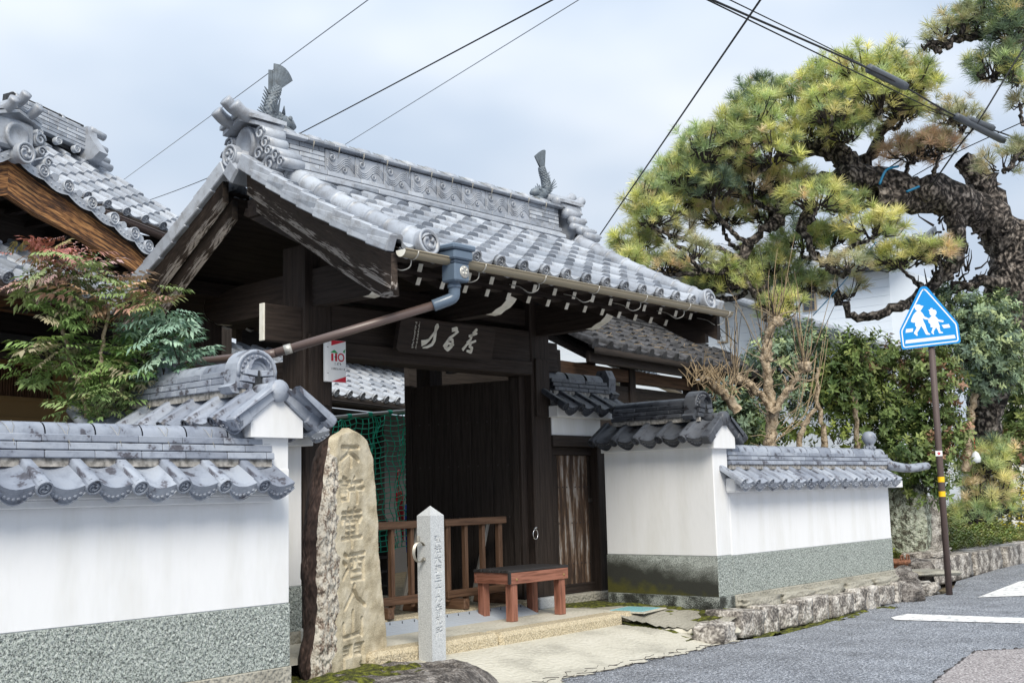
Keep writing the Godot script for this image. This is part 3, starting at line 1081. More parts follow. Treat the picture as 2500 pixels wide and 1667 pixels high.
func fish(g: Node3D, at: Vector3, s: float) -> void:
	# a standing fish, head down and looking along s, tail fanned to the sky
	var o := Node3D.new()
	o.name = numbered("fish_ornament", g)
	g.add_child(o)
	o.position = at
	var st := mb(true)
	var spine := smooth_path([V(s * 0.13, 0.06, 0), V(s * 0.05, 0.09, 0), V(-s * 0.05, 0.15, 0), V(-s * 0.045, 0.25, 0), V(0, 0.34, 0), V(s * 0.02, 0.4, 0)], 4)
	var rad := []
	for i in spine.size():
		var t := float(i) / (spine.size() - 1)
		rad.append(lerpf(0.075, 0.035, t) if t > 0.2 else lerpf(0.045, 0.075, t / 0.2))
	tube(st, spine, rad, 10)
	for i in range(5, spine.size() - 1):   # scales
		var b: Vector3 = (spine[i + 1] - spine[i]).normalized()
		var side := b.cross(Vector3.BACK).normalized()
		for k in 9:
			var a := TAU * (k + 0.5 * (i % 2)) / 9
			var p: Vector3 = spine[i] + (side * cos(a) + Vector3.BACK * sin(a)) * rad[i] * 0.97
			lathe(st, [[0.017, -0.006], [0.011, 0.006], [0.0, 0.009]], 5, Transform3D(Basis(Quaternion(Vector3.UP, (p - spine[i]).normalized())), p))
	part("body", st, M.fish_clay, o)
	var hd := mb(true)
	tube(hd, [V(s * 0.08, 0.1, 0), V(s * 0.16, 0.085, 0), V(s * 0.21, 0.06, 0)], [0.066, 0.058, 0.03], 8, true, 0.8)
	tube(hd, [V(s * 0.07, 0.03, 0), V(s * 0.15, 0.012, 0), V(s * 0.2, 0.012, 0)], [0.06, 0.05, 0.025], 8, true, 0.6)
	for zz in [-1.0, 1.0]:
		lathe(hd, [[0.02, 0], [0.022, 0.01], [0.012, 0.018], [0, 0.014]], 8, Transform3D(rot(90 * zz, 0, 0), V(s * 0.12, 0.12, 0.055 * zz)))
		tube(hd, [V(s * 0.06, 0.15, zz * 0.04), V(s * 0.02, 0.2, zz * 0.1)], [0.02, 0.004], 5)
	part("head", hd, M.fish_clay, o)
	for f in [[0.0, 0.4, 0.0, 0.12, 0.2, 0.02], [-0.02, 0.38, -0.04, -0.02, 0.17, -0.03]]:
		var ts := mb()
		var n := 6
		for i in n:
			var t0 := float(i) / n
			var t1 := float(i + 1) / n
			var tip := func(t): return V(s * (f[0] + lerpf(-0.03, f[3] + 0.05, t)), f[1] + f[4] * (1.0 - 0.55 * t * t), f[5] + 0.03 * sin(t * 3.0))
			var rt2 := func(t): return V(s * (f[0] + lerpf(-0.015, 0.03, t)), f[1] - 0.03, f[2])
			var off := V(0, 0, 0.012)
			q(ts, rt2.call(t0) + off, rt2.call(t1) + off, tip.call(t1) + off * 0.4, tip.call(t0) + off * 0.4)
			q(ts, rt2.call(t1) - off, rt2.call(t0) - off, tip.call(t0) - off * 0.4, tip.call(t1) - off * 0.4)
			tube(ts, [rt2.call(t0), tip.call(t0)], [0.014, 0.006], 5)
		part("tail_fin", ts, M.fish_clay, o)
	for zz in [-1.0, 1.0]:
		var ps := mb()
		for i in 4:
			var a := 0.5 + i * 0.28
			tube(ps, [V(-s * 0.02, 0.12, zz * 0.05), V(-s * 0.02 - s * cos(a) * 0.12, 0.12 + sin(a) * 0.13, zz * (0.1 + 0.01 * i))], [0.016, 0.006], 5, true, 0.6)
		part("side_fin", ps, M.fish_clay, o)
	var ds := mb()
	for i in 7:
		var t := i / 6.0
		tube(ds, [V(-s * (0.1 - 0.03 * t), 0.12 + 0.2 * t, 0), V(-s * (0.17 - 0.05 * t), 0.17 + 0.2 * t, 0)], [0.014, 0.004], 5)
	part("back_fin", ds, M.fish_clay, o)


func gate_doors(g: Node3D) -> void:
	for s in [-1, 1]:
		var open := deg_to_rad(76.0 if s > 0 else 88.0)
		var hinge := Node3D.new()
		hinge.name = numbered("door", g)
		g.add_child(hinge)
		hinge.position = V(s * 1.275, 0, -0.04)
		hinge.rotation.y = open * (-1.0 if s > 0 else 1.0)
		var w := 1.26
		for k in 5:
			slab("plank", V(-s * (k * w / 5 + 0.003), 0.14, -0.05), V(-s * ((k + 1) * w / 5 - 0.003), 2.4, 0.0), M.dark_y, hinge, 0.004)
		for y in [0.14, 0.9, 1.62, 2.28]:
			slab("batten", V(-s * 0.0, y, -0.09), V(-s * w, y + 0.11, -0.051), M.dark_x, hinge, 0.004)
		slab("stile", V(0, 0.12, -0.06), V(s * 0.07, 2.42, 0.02), M.dark_y, hinge, 0.004)
		slab("stile", V(-s * w, 0.12, -0.06), V(-s * (w + 0.08), 2.42, 0.015), M.dark_y, hinge, 0.004)
		for y in [0.42, 0.95, 1.5, 1.97]:
			for k in 10:
				var st := mb(true)
				lathe(st, [[0.009, 0], [0.007, 0.006], [0, 0.009]], 6, Transform3D(rot(90, 0, 0), V(-s * (0.06 + k * 0.122), y, 0.0)))
				part("nail", st, M.iron, hinge)
	var rs := mb(true)
	var ring := []
	for i in 17:
		ring.append(V(cos(TAU * i / 16) * 0.038, sin(TAU * i / 16) * 0.05 - 0.05, 0.012))
	tube(rs, ring, 0.006, 6)
	tube(rs, [V(-0.02, 0.005, 0), V(0, 0.02, 0.03), V(0.02, 0.005, 0)], 0.009, 6)
	part("door_ring", rs, M.chrome, g, T(1.31, 0.82, 0.2))


func gate_gutter(g: Node3D) -> void:
	# half-round eave gutter, its hooks, the glazed rain hopper and the sloping downpipe
	var Z := 2.02
	var Y := 2.985
	var st := mb(true)
	var r := 0.052
	for i in 10:
		var a := PI + PI * i / 10
		var b := PI + PI * (i + 1) / 10
		for k in [1.0, 0.9]:
			q(st, V(-2.255, Y + sin(a) * r * k, Z + cos(a) * r * k), V(-2.255, Y + sin(b) * r * k, Z + cos(b) * r * k), V(2.36, Y + sin(b) * r * k, Z + cos(b) * r * k), V(2.36, Y + sin(a) * r * k, Z + cos(a) * r * k))
	tube(st, [V(-2.255, Y, Z + r), V(2.36, Y, Z + r)], 0.006, 6)
	var gt := part("gutter", st, M.gutter_paint, g)
	for e in [-2.255, 2.36]:
		var cp := mb()
		for i in 10:
			var a := PI + PI * i / 10
			var b := PI + PI * (i + 1) / 10
			face(cp, [V(e, Y, Z), V(e, Y + sin(a) * r, Z + cos(a) * r), V(e, Y + sin(b) * r, Z + cos(b) * r)], V(0, Y, Z))
		part("end_cap", cp, M.white_paint, gt)
	for k in 7:
		var x := -2.13 + k * 0.735
		var hk := mb(true)
		var p := []
		for i in 9:
			var a := PI + PI * i / 8
			p.append(V(x, Y + sin(a) * (r + 0.005), Z + cos(a) * (r + 0.005)))
		tube(hk, p, 0.006, 5)
		tube(hk, smooth_path([V(x, Y - 0.05, Z - 0.02), V(x - 0.01, Y - 0.11, Z - 0.03), V(x - 0.05, Y - 0.13, Z - 0.09), V(x - 0.06, Y - 0.07, Z - 0.18), V(x - 0.06, Y - 0.03, Z - 0.3)], 4), 0.005, 5)
		part("gutter_hook", hk, M.galvanised, gt)
	var hp := mb()
	var hx := 6.245 - XC
	for lv in [[0.125, 0.115, 0.07, 0.11], [0.105, 0.07, -0.005, 0.095], [0.085, -0.005, -0.03, 0.08], [0.08, -0.03, -0.17, 0.075]]:
		box(hp, V(lv[0] * 2, lv[1] - lv[2], lv[3] * 2), T(hx, 2.975 + (lv[1] + lv[2]) * 0.5, Z + 0.015), 0.012)
	var ho := part("rain_hopper", hp, M.hopper_glaze, g)
	var em := mb(true)
	lathe(em, [[0.05, 0], [0.05, 0.004], [0.042, 0.008], [0.0, 0.01]], 18, Transform3D(rot(90, 0, 0), V(hx + 0.02, 2.88, Z + 0.09)))
	for i in 5:
		var a := TAU * i / 5 + 0.3
		lathe(em, [[0.014, 0], [0.01, 0.006], [0, 0.008]], 8, Transform3D(rot(90, 0, 0), V(hx + 0.02 + cos(a) * 0.024, 2.886 + sin(a) * 0.024, Z + 0.098)))
	part("hopper_badge", em, M.galvanised, ho)
	var nk := mb(true)
	tube(nk, smooth_path([V(hx, 2.82, Z), V(hx, 2.74, Z), V(hx - 0.01, 2.69, Z - 0.01), V(hx - 0.07, 2.655, Z - 0.06), V(hx - 0.12, 2.63, Z - 0.11)], 4), 0.046, 12)
	tube(nk, [V(hx, 2.79, Z), V(hx, 2.765, Z)], 0.054, 12)
	part("pipe_elbow", nk, M.hopper_glaze, ho)
	var dp := mb(true)
	tube(dp, [V(hx - 0.1, 2.64, Z - 0.09), V(5.2 - XC, 2.27, 1.18)], 0.034, 12)
	tube(dp, [V(5.2 - XC, 2.27, 1.18), V(5.17 - XC, 2.262, 1.13), V(5.17 - XC, 2.3, 0.0), V(5.17 - XC, 2.33, -0.4)], 0.034, 12)
	var dpp := part("downpipe", dp, M.brown_pipe, g)
	var cl := mb(true)
	tube(cl, [V(5.25 - XC, 2.29, 1.22), V(5.29 - XC, 2.306, 1.255)], 0.038, 12)
	part("pipe_clip", cl, M.galvanised, dpp)


# ---------------------------------------------------------------- plastered walls with tiled caps

func wall_cap(p: Node3D, fr: Transform3D, x0: float, n: int, w: float, ye: float, ze: float, ang: float, nx0: float, nx1: float, yn: float, tone: String, back := true, step := 0.0, cap_r := 0.075) -> void:
	# fr: x along the wall, z to the front, heights in world metres; ye/ze the eave, yn the lowest ridge course
	var o := {"dip": 0.032, "rr": 0.04, "rh": 0.03, "t": 0.026, "apron": 0.055, "disc": 0.049}
	var L := (ze - 0.07) / cos(deg_to_rad(ang)) / 1.18
	for side in ([1, -1] if back else [1]):
		var f2 := fr * T(x0, ye, ze)
		if side < 0:
			f2 = fr * Transform3D(rot(0, 180, 0), V(x0 + n * w, ye, -ze))
		tile_field(p, f2, n, w, 1, L, ang, ang, tone, o)
		part("mortar_bed", bx(V(nx1 - nx0 - 0.02, 0.05, 0.03)), M.mortar, p, fr * T((nx0 + nx1) * 0.5, yn - 0.02, side * 0.122))
		for r in 3:
			var y := yn + r * 0.047
			noshi_row(p, fr, nx0 + step * r, nx1 - absf(step) * r, y, y + 0.041, (0.155 - 0.02 * r) * side, 0.3, tone, 0.1 * (r % 2), 0.1)
	part("cap_core", bx(V(nx1 - nx0 - 0.04 - absf(step) * 4.0, yn + 0.14 - ye, 0.16)), M.clay_dark, p, fr * T((nx0 + nx1 + step * 2) * 0.5, (yn + 0.12 + ye) * 0.5, 0))
	ridge_caps(p, fr, nx0 + step * 2.5, nx1 - absf(step) * 2.5, yn + 0.14, cap_r, 0.3, tone, false)


func ball_finial(p: Node3D, at: Vector3, tone: String) -> void:
	var st := mb(true)
	lathe(st, [[0.075, 0.0], [0.06, 0.02], [0.052, 0.05], [0.062, 0.075], [0.05, 0.095], [0.06, 0.11], [0.086, 0.15], [0.092, 0.19], [0.082, 0.23], [0.055, 0.262], [0.0, 0.275]], 18, Transform3D(Basis.IDENTITY, at))
	for i in 8:
		var a := TAU * i / 8
		tube(st, [at + V(cos(a) * 0.056, 0.03, sin(a) * 0.056), at + V(cos(a + 0.3) * 0.068, 0.075, sin(a + 0.3) * 0.068)], 0.012, 5)
	part("ball_finial", st, M[tone + "_0"], p)


func wing_wall(p: Node3D, xc: float, zfar: float, znear: float, first: float, n: int, w: float, tone: String, side_mat: Material) -> void:
	var fr := Transform3D(Basis(V(0, 0, 1), V(0, 1, 0), V(-1, 0, 0)), V(xc, 0, 0))
	slab("plaster_body", V(xc - 0.14, 0.52, zfar), V(xc + 0.14, 1.72, znear), M.plaster, p, 0.008)
	slab("granite_base", V(xc - 0.143, 0.12, zfar), V(xc + 0.143, 0.52, znear + 0.003), M.granite_wash, p, 0.004)
	if side_mat:
		var st := mb()
		var n2 := V(xc - 0.1455, 0, 0)
		quv(st, [n2 + V(0, 0.123, zfar), n2 + V(0, 0.123, znear), n2 + V(0, 0.519, znear), n2 + V(0, 0.519, zfar)], [Vector2(0, 1), Vector2(1, 1), Vector2(1, 0), Vector2(0, 0)])
		part("stained_render", st, side_mat, p)
	slab("footing", V(xc - 0.152, -0.3, zfar), V(xc + 0.152, 0.12, znear + 0.01), M.old_concrete if not side_mat else M.granite_soot, p, 0.006)
	for s in [-1, 1]:
		slab("fascia", V(xc + s * 0.14, 1.605, zfar), V(xc + s * 0.195, 1.71, znear + 0.03), M.plaster, p, 0.006)
	wall_cap(p, fr, first, n, w, 1.705, 0.345, 37.0, zfar + 0.12, znear - 0.13, 1.93, tone)
	# gable: white panel, edge tiles down both slopes, tube and disc at the peak
	var gp := mb()
	prism(gp, [Vector2(-0.21, 1.6), Vector2(0.21, 1.6), Vector2(0.21, 1.715), Vector2(0, 1.875), Vector2(-0.21, 1.715)], 0.07, T(xc, 0, znear - 0.01))
	part("gable_panel", gp, M.plaster, p)
	for s in [-1, 1]:
		var ev := Transform3D(rot(0, 0, -s * 36.0), V(xc + s * 0.175, 1.8, znear + 0.045))
		part("verge_tile", bx(V(0.4, 0.085, 0.09), 0.008), M[tone + "_2"], p, ev)
		part("verge_lip", bx(V(0.13, 0.1, 0.1), 0.01), M[tone + "_1"], p, Transform3D(rot(0, 0, -s * 36.0), V(xc + s * 0.29, 1.712, znear + 0.05)))
	var tb := mb(true)
	tube(tb, [V(xc, 1.915, znear - 0.2), V(xc, 1.915, znear + 0.05)], 0.052, 14)
	lathe(tb, [[0.074, -0.05], [0.076, 0.0], [0.07, 0.012], [0.0, 0.018]], 20, Transform3D(rot(90, 0, 0), V(xc, 1.905, znear + 0.085)))
	part("peak_tube", tb, M[tone + "_2"], p)
	# the arched end plate with its row of beads
	var arch := [Vector2(-0.22, 1.945), Vector2(-0.17, 1.97)]
	for i in 11:
		var a := PI - PI * i / 10
		arch.append(Vector2(cos(a) * 0.165, 2.06 + sin(a) * 0.148))
	arch.append_array([Vector2(0.17, 1.97), Vector2(0.22, 1.945), Vector2(0.19, 1.905), Vector2(0.12, 1.9), Vector2(-0.12, 1.9), Vector2(-0.19, 1.905)])
	var pl := mb()
	prism(pl, arch, 0.13, T(xc, 0, znear - 0.3))
	var plate := part("end_plate", pl, M[tone + "_2"], p)
	var rim := []
	var inner := []
	for i in 13:
		var a := PI * 1.08 - PI * 1.16 * i / 12
		rim.append(V(xc + cos(a) * 0.152, 2.055 + sin(a) * 0.138, znear - 0.168))
		inner.append(V(xc + cos(a) * 0.085, 2.035 + sin(a) * 0.085, znear - 0.168))
		if i > 0 and i < 12:
			var bd := mb(true)
			lathe(bd, [[0.0145, 0], [0.013, 0.009], [0, 0.015]], 8, Transform3D(rot(90, 0, 0), V(xc + cos(a) * 0.119, 2.045 + sin(a) * 0.113, znear - 0.171)))
			part("bead", bd, M[tone + "_3"], plate)
	var rs := mb(true)
	tube(rs, rim, 0.014, 6)
	tube(rs, inner, 0.012, 6)
	part("plate_rim", rs, M[tone + "_2"], plate)


func stained(size_x: int, size_y: int, sd: int, edge: float, moss: float) -> StandardMaterial3D:
	# washed granite with soot creeping up from the ground and moss at its foot
	var rr := RandomNumberGenerator.new()
	rr.seed = sd
	var nz := noise(sd, 0.018, 4)
	var im := Image.create(size_x, size_y, false, Image.FORMAT_RGB8)
	for y in size_y:
		for x in size_x:
			var up := 1.0 - float(y) / size_y
			var side := float(x) / size_x
			var k := rr.randf()
			var c := Color8(176, 182, 178) if k < 0.45 else Color8(204, 208, 204) if k < 0.62 else Color8(70, 74, 72) if k < 0.82 else Color8(140, 148, 142)
			var e := edge * (1.15 - 0.55 * side) + 0.15 * nz.get_noise_2d(x, y * 1.3)
			var s := clampf((e - up) * 2.2 + 0.5, 0.0, 1.0)
			s = clampf(s + (rr.randf() - 0.5) * 0.5 * (1.0 - absf(2.0 * s - 1.0)), 0.0, 1.0)
			c = c.lerp(Color8(42, 43, 38), s * 0.94)
			var m := clampf((moss * (1.1 - side) + 0.22 * nz.get_noise_2d(x + 400, y) - up) * 4.0, 0.0, 1.0)
			c = c.lerp(Color8(66, 66, 22).lerp(Color8(96, 92, 30), rr.randf()), m * 0.8)
			im.set_pixel(x, y, c)
	var m2 := mat("stained_%d" % sd, Color.WHITE, 0.95, ImageTexture.create_from_image(im), Vector3.ZERO)
	m2.uv1_triplanar = false
	return m2


func walls() -> void:
	# --- left roadside wall
	var p := thing("roadside_wall", "long white plaster wall with grey tiled cap at the left edge of the street", "wall")
	slab("plaster_body", V(0.4, 0.52, -6.46), V(4.812, 1.4, -6.22), M.plaster, p, 0.008)
	slab("granite_base", V(0.4, 0.12, -6.463), V(4.815, 0.52, -6.217), M.granite_wash, p, 0.004)
	slab("footing", V(0.4, -0.4, -6.47), V(4.822, 0.12, -6.208), M.old_concrete, p, 0.006)
	slab("fascia", V(0.4, 1.18, -6.22), V(4.6, 1.225, -6.13), M.plaster, p, 0.006)
	slab("fascia", V(0.4, 1.225, -6.22), V(4.7, 1.31, -6.11), M.plaster, p, 0.006)
	var fr := T(0, 0, -6.34)
	wall_cap(p, fr, 4.43 - 0.286 * 14, 15, 0.286, 1.287, 0.34, 33.0, 0.4, 4.665, 1.455, "cap", true)
	for k in 5:   # wire ties over the cap
		var st := mb(true)
		var x := 2.9 + k * 0.32
		tube(st, [V(x, 1.672, -6.33), V(x + 0.01, 1.64, -6.268), V(x + 0.03, 1.6, -6.25), V(x + 0.035, 1.53, -6.2)], 0.0016, 4)
		tube(st, [V(x + 0.07, 1.672, -6.33), V(x + 0.06, 1.64, -6.268), V(x + 0.04, 1.6, -6.25), V(x + 0.035, 1.53, -6.2)], 0.0016, 4)
		part("tie_wire", st, M.steel, p)
	# --- left wing, running back to the gate
	p = thing("wing_wall", "short white wall end left of the gate with dark-streaked tiles and a ball finial", "wall", Vector3.ZERO, 0.0, "")
	wing_wall(p, 4.67, -7.9, -6.225, -7.86, 6, 0.3, "cap", null)
	ball_finial(p, V(4.67, 2.06, -7.5), "cap")
	horn_corner(p, V(4.36, 1.75, -7.86), V(4.28, 1.9, -8.12), "cap")
	# --- sleeve wall left of the gate post
	p = thing("sleeve_wall", "low white wall with a tiled cap squeezed between wing wall and left gate post", "wall")
	slab("plaster_body", V(4.81, 0.47, -8.1), V(6.24, 1.86, -7.9), M.plaster, p, 0.006)
	slab("granite_base", V(4.81, 0.1, -8.1), V(6.243, 0.47, -7.897), M.granite_wash, p, 0.004)
	slab("footing", V(4.81, -0.3, -8.11), V(6.25, 0.1, -7.89), M.old_concrete, p, 0.006)
	slab("fascia", V(4.81, 1.64, -7.9), V(6.255, 1.73, -7.76), M.plaster, p, 0.005)
	wall_cap(p, T(0, 0, -8.0), 6.05 - 0.29 * 4, 5, 0.29, 1.745, 0.39, 33.0, 4.9, 6.22, 1.93, "cap", false)
	# --- right wing
	var soot := stained(360, 110, 5, 0.8, 0.45)
	p = thing("wing_wall", "short white wall with a black mossy base joining the street wall to the side door", "wall")
	wing_wall(p, 10.28, -7.6, -6.225, -7.3 - 0.287, 5, 0.287, "wet", soot)
	# --- right roadside wall
	p = thing("roadside_wall", "low white plaster wall right of the gate, its tiled cap ending in a ball finial", "wall")
	slab("plaster_body", V(10.42, 0.51, -6.46), V(14.33, 1.35, -6.222), M.plaster, p, 0.008)
	slab("granite_base", V(10.423, 0.12, -6.463), V(14.333, 0.51, -6.219), M.granite_wash, p, 0.004)
	slab("footing", V(10.43, -0.3, -6.47), V(14.34, 0.12, -6.2), M.old_concrete, p, 0.006)
	slab("fascia", V(10.36, 1.15, -6.222), V(14.55, 1.24, -6.12), M.plaster, p, 0.006)
	wall_cap(p, T(0, 0, -6.34), 10.58 - 0.284, 14, 0.284, 1.245, 0.34, 33.0, 10.44, 14.4, 1.435, "cap", true, 0.0)
	ball_finial(p, V(14.12, 1.6, -6.34), "cap")
	part("cap_end", bx(V(0.22, 0.12, 0.2), 0.03), M.cap_3, p, T(14.46, 1.47, -6.34))
	horn_corner(p, V(14.3, 1.44, -6.2), V(15.02, 1.42, -5.98), "cap")
	part("corner_plaster", bx(V(0.1, 0.14, 0.12), 0.01), M.plaster, p, T(10.4, 1.23, -6.16))
	# --- wall above the side door
	p = thing("door_head_wall", "white wall panel under a small tiled roof above the narrow side door", "wall")
	slab("plaster_panel", V(9.63, 1.81, -8.08), V(10.5, 2.3, -7.9), M.plaster, p, 0.005)
	slab("fascia", V(9.55, 2.0, -7.9), V(10.62, 2.12, -7.75), M.plaster, p, 0.006)
	slab("core", V(9.64, 2.1, -8.1), V(10.7, 2.4, -7.92), M.clay_dark, p, 0.005)
	wall_cap(p, T(0, 0, -8.0), 9.755 - 0.28, 4, 0.28, 2.09, 0.4, 33.0, 9.63, 10.64, 2.29, "wet", false, 0.0, 0.085)
	var pl := mb()
	var prof := pts2("-0.16,2.3 -0.1,2.34 -0.11,2.48 -0.06,2.58 0.06,2.58 0.11,2.48 0.1,2.34 0.16,2.3 0.12,2.25 -0.12,2.25")
	prism(pl, prof, 0.13, Transform3D(Basis(V(0, 0, -1), V(0, 1, 0), V(1, 0, 0)), V(10.68, 0, -8.0)))
	part("end_plate", pl, M.wet_3, p)
	var tb := mb(true)
	tube(tb, [V(10.7, 2.26, -8.0), V(11.15, 2.1, -7.9)], [0.07, 0.05], 12)
	part("peak_tube", tb, M.wet_2, p)
	# --- side door
	p = thing("side_door", "narrow weathered plank door with bleached streaks, right of the gate", "door")
	slab("head_beam", V(9.62, 1.69, -8.1), V(10.56, 1.81, -7.88), M.timber_x, p, 0.006)
	slab("head_rail", V(9.64, 1.6, -8.06), V(10.44, 1.688, -7.98), M.timber_x, p, 0.005)
	slab("jamb", V(10.42, 0.02, -8.08), V(10.62, 1.69, -7.9), M.timber_y, p, 0.008)
	slab("jamb", V(9.62, 0.1, -8.08), V(9.71, 1.69, -7.95), M.timber_y, p, 0.008)
	var edges := [9.712, 9.835, 10.1, 10.37, 10.42]
	for i in 4:
		slab("plank", V(edges[i], 0.2, -8.05), V(edges[i + 1] - 0.006, 1.6, -8.008 + 0.003 * (i % 2)), M.bleached_y if i > 0 and i < 3 else M.timber_y, p, 0.004)
	slab("foot_rail", V(9.71, 0.1, -8.05), V(10.42, 0.2, -7.99), M.timber_x, p, 0.005)
	slab("sill", V(9.62, 0.0, -8.2), V(10.6, 0.1, -7.88), M.old_concrete, p, 0.012)
	for y in [0.42, 0.86, 1.25]:
		for k in 9:
			var st := mb(true)
			lathe(st, [[0.009, 0], [0.007, 0.006], [0, 0.009]], 6, Transform3D(rot(90, 0, 0), V(9.76 + 0.074 * k, y, -8.005)))
			part("nail", st, M.iron, p)
	part("latch", bx(V(0.07, 0.045, 0.02), 0.006), M.iron, p, T(10.385, 1.1, -7.995))


func horn_corner(p: Node3D, a: Vector3, b: Vector3, tone: String) -> void:
	# the corner tile that sweeps up and out at the end of an eave
	var st := mb(true)
	var m := (a + b) * 0.5 + V(0, -0.035, 0)
	var path := smooth_path([a, m, b], 6)
	var rad := []
	for i in path.size():
		rad.append(0.085 - 0.02 * float(i) / path.size())
	tube(st, path, rad, 12, true, 0.75)
	part("corner_tile", st, M[tone + "_1"], p)


# ---------------------------------------------------------------- ground

func patch(x0: float, x1: float, z0: float, z1: float, step: float, h: Callable) -> SurfaceTool:
	# a height field over x, z; cells where h is below -5 are left open
	var st := mb(true)
	var nx := int((x1 - x0) / step)
	var nz := int((z1 - z0) / step)
	var g := []
	for i in nx + 1:
		var col := []
		for j in nz + 1:
			var x := x0 + i * step
			var z := z0 + j * step
			col.append(V(x, h.call(x, z), z))
		g.append(col)
	for i in nx:
		for j in nz:
			if g[i][j].y > -5 and g[i + 1][j].y > -5 and g[i + 1][j + 1].y > -5 and g[i][j + 1].y > -5:
				q(st, g[i][j], g[i][j + 1], g[i + 1][j + 1], g[i + 1][j])
	return st


func ground() -> void:
	structure("ground", sheet([Vector2(-60, -160), Vector2(240, -160), Vector2(240, 40), Vector2(-60, 40)], -0.36), M.earth)
	var edge := [Vector2(4.6, -6.05), Vector2(6.3, -6.4), Vector2(9.4, -6.4), Vector2(9.8, -5.9), Vector2(10.4, -5.74), Vector2(11.5, -5.8), Vector2(12.5, -5.92), Vector2(13.4, -6.12), Vector2(14.2, -6.2), Vector2(14.9, -6.02), Vector2(15.5, -5.98), Vector2(16.2, -6.2), Vector2(17.3, -6.56), Vector2(20, -6.86), Vector2(60, -9), Vector2(200, -20)]
	structure("road", sheet([Vector2(200, 12), Vector2(-60, 12), Vector2(-60, -6.05)] + edge, -0.25), M.asphalt)
	structure("road_patch", sheet([Vector2(8.2, -3.4), Vector2(10.26, -3.78), Vector2(10.6, -3.5), Vector2(20, -3.3), Vector2(20, 5), Vector2(4, 5)], -0.246), M.old_asphalt)
	var seam := mb()
	var sp := [Vector2(4, 5), Vector2(8.2, -3.4), Vector2(10.26, -3.78), Vector2(10.6, -3.5), Vector2(20, -3.3)]
	for i in 4:
		for k in 24:
			var p0: Vector2 = sp[i].lerp(sp[i + 1], k / 24.0)
			var p1: Vector2 = sp[i].lerp(sp[i + 1], (k + 1) / 24.0)
			var w0 := rng.randf_range(0.004, 0.018)
			tube(seam, [V(p0.x + rng.randf_range(-0.02, 0.02), -0.252, p0.y + rng.randf_range(-0.02, 0.02)), V(p1.x, -0.252, p1.y)], w0, 4, false)
	structure("road_seam", seam, M.iron)
	structure("crossing_stripe", sheet([Vector2(12.15, -5.3), Vector2(12.35, -5.43), Vector2(12.76, -5.42), Vector2(12.94, -4.22), Vector2(13.3, -1.2), Vector2(12.8, -1.1), Vector2(12.46, -4.05)], -0.243), M.road_paint)
	structure("crossing_stripe", sheet([Vector2(14.95, -5.42), Vector2(17.6, -5.75), Vector2(19.5, -4.0), Vector2(19.0, -1), Vector2(16.2, -1), Vector2(15.4, -5.0)], -0.243), M.road_paint)
	# yard inside the walls
	structure("yard", sheet([Vector2(-20, -6.3), Vector2(-20, -60), Vector2(60, -60), Vector2(60, -9.4), Vector2(20, -7.4), Vector2(16.4, -7.1), Vector2(14.4, -6.9), Vector2(14.3, -6.3), Vector2(10.4, -6.3), Vector2(10.2, -7.6), Vector2(10.2, -8), Vector2(4.8, -8), Vector2(4.8, -6.3)], -0.03), M.earth)
	var bz := noise(145, 0.5, 4)
	structure("bank", patch(14.5, 34.0, -12.0, -7.0, 0.25, func(x, z): return 0.05 + 0.5 * smoothstep(-7.2, -9.5, z) * smoothstep(14.5, 16.5, x) + 0.09 * bz.get_noise_2d(x * 2.0, z * 2.0)), M.earth)
	# the landing in front of the gate: pale concrete, older and grey towards the wing wall
	structure("landing", sheet([Vector2(4.8, -8.0), Vector2(9.5, -8.0), Vector2(9.62, -7.2), Vector2(9.35, -6.95), Vector2(6.1, -6.9), Vector2(4.8, -6.9)], 0.0), M.concrete)
	var nz := noise(140, 0.7, 4)
	structure("old_landing", patch(9.3, 10.24, -8.0, -5.96, 0.06, func(x, z): return -0.004 - 0.16 * smoothstep(-6.95, -6.2, z) * smoothstep(10.35, 9.4, x) + 0.012 * nz.get_noise_2d(x * 2, z * 2) if x > 9.2 + (z + 6.8) * 0.72 else -9.0), M.old_concrete)
	structure("moss", patch(9.3, 10.21, -8.0, -6.1, 0.03, func(x, z): return -0.002 - 0.16 * smoothstep(-6.95, -6.2, z) * smoothstep(10.35, 9.4, x) + 0.012 * nz.get_noise_2d(x * 2, z * 2) + 0.09 * clampf((x - 9.98 - 0.3 * smoothstep(-7.2, -7.9, z) * -1.6) + 0.35 * nz.get_noise_2d(x * 4.0, z * 4.0), -0.6, 0.22)), M.moss).set_meta("kind", "stuff")
	# concrete apron sloping to the road, cracked along its lower edge
	var an := noise(141, 0.9, 3)
	structure("apron", patch(6.2, 10.0, -6.92, -5.62, 0.02, func(x, z): return -9.0 if z > -5.82 + 0.07 * an.get_noise_2d(x * 3.0, 0) + 0.05 * an.get_noise_2d(x * 14.0, z * 14.0) - 0.1 * smoothstep(7.4, 6.4, x) * -3.0 or x > 9.32 + (z + 6.75) * 0.62 else -0.085 - 0.155 * smoothstep(-6.9, -5.8, z) - 0.004), M.concrete)
	# cracks along the apron's broken edge
	var cr := mb()
	for k in 3:
		var pts := []
		for i in 60:
			var xx := 6.9 + i * 0.048 + k * 0.03
			pts.append(V(xx, 0, -5.93 + 0.055 * k + 0.1 * an.get_noise_2d(xx * 5.0, 3.0 + k * 7.0)))
		for i in 59:
			if an.get_noise_2d(i * 0.9, k * 9.0) < 0.1:
				for e in [pts[i], pts[i + 1]]:
					e.y = 0
				var ya: float = -0.085 - 0.155 * smoothstep(-6.9, -5.8, pts[i].z) - 0.0015
				var yb: float = -0.085 - 0.155 * smoothstep(-6.9, -5.8, pts[i + 1].z) - 0.0015
				tube(cr, [V(pts[i].x, ya, pts[i].z), V(pts[i + 1].x, yb, pts[i + 1].z)], 0.0025, 4)
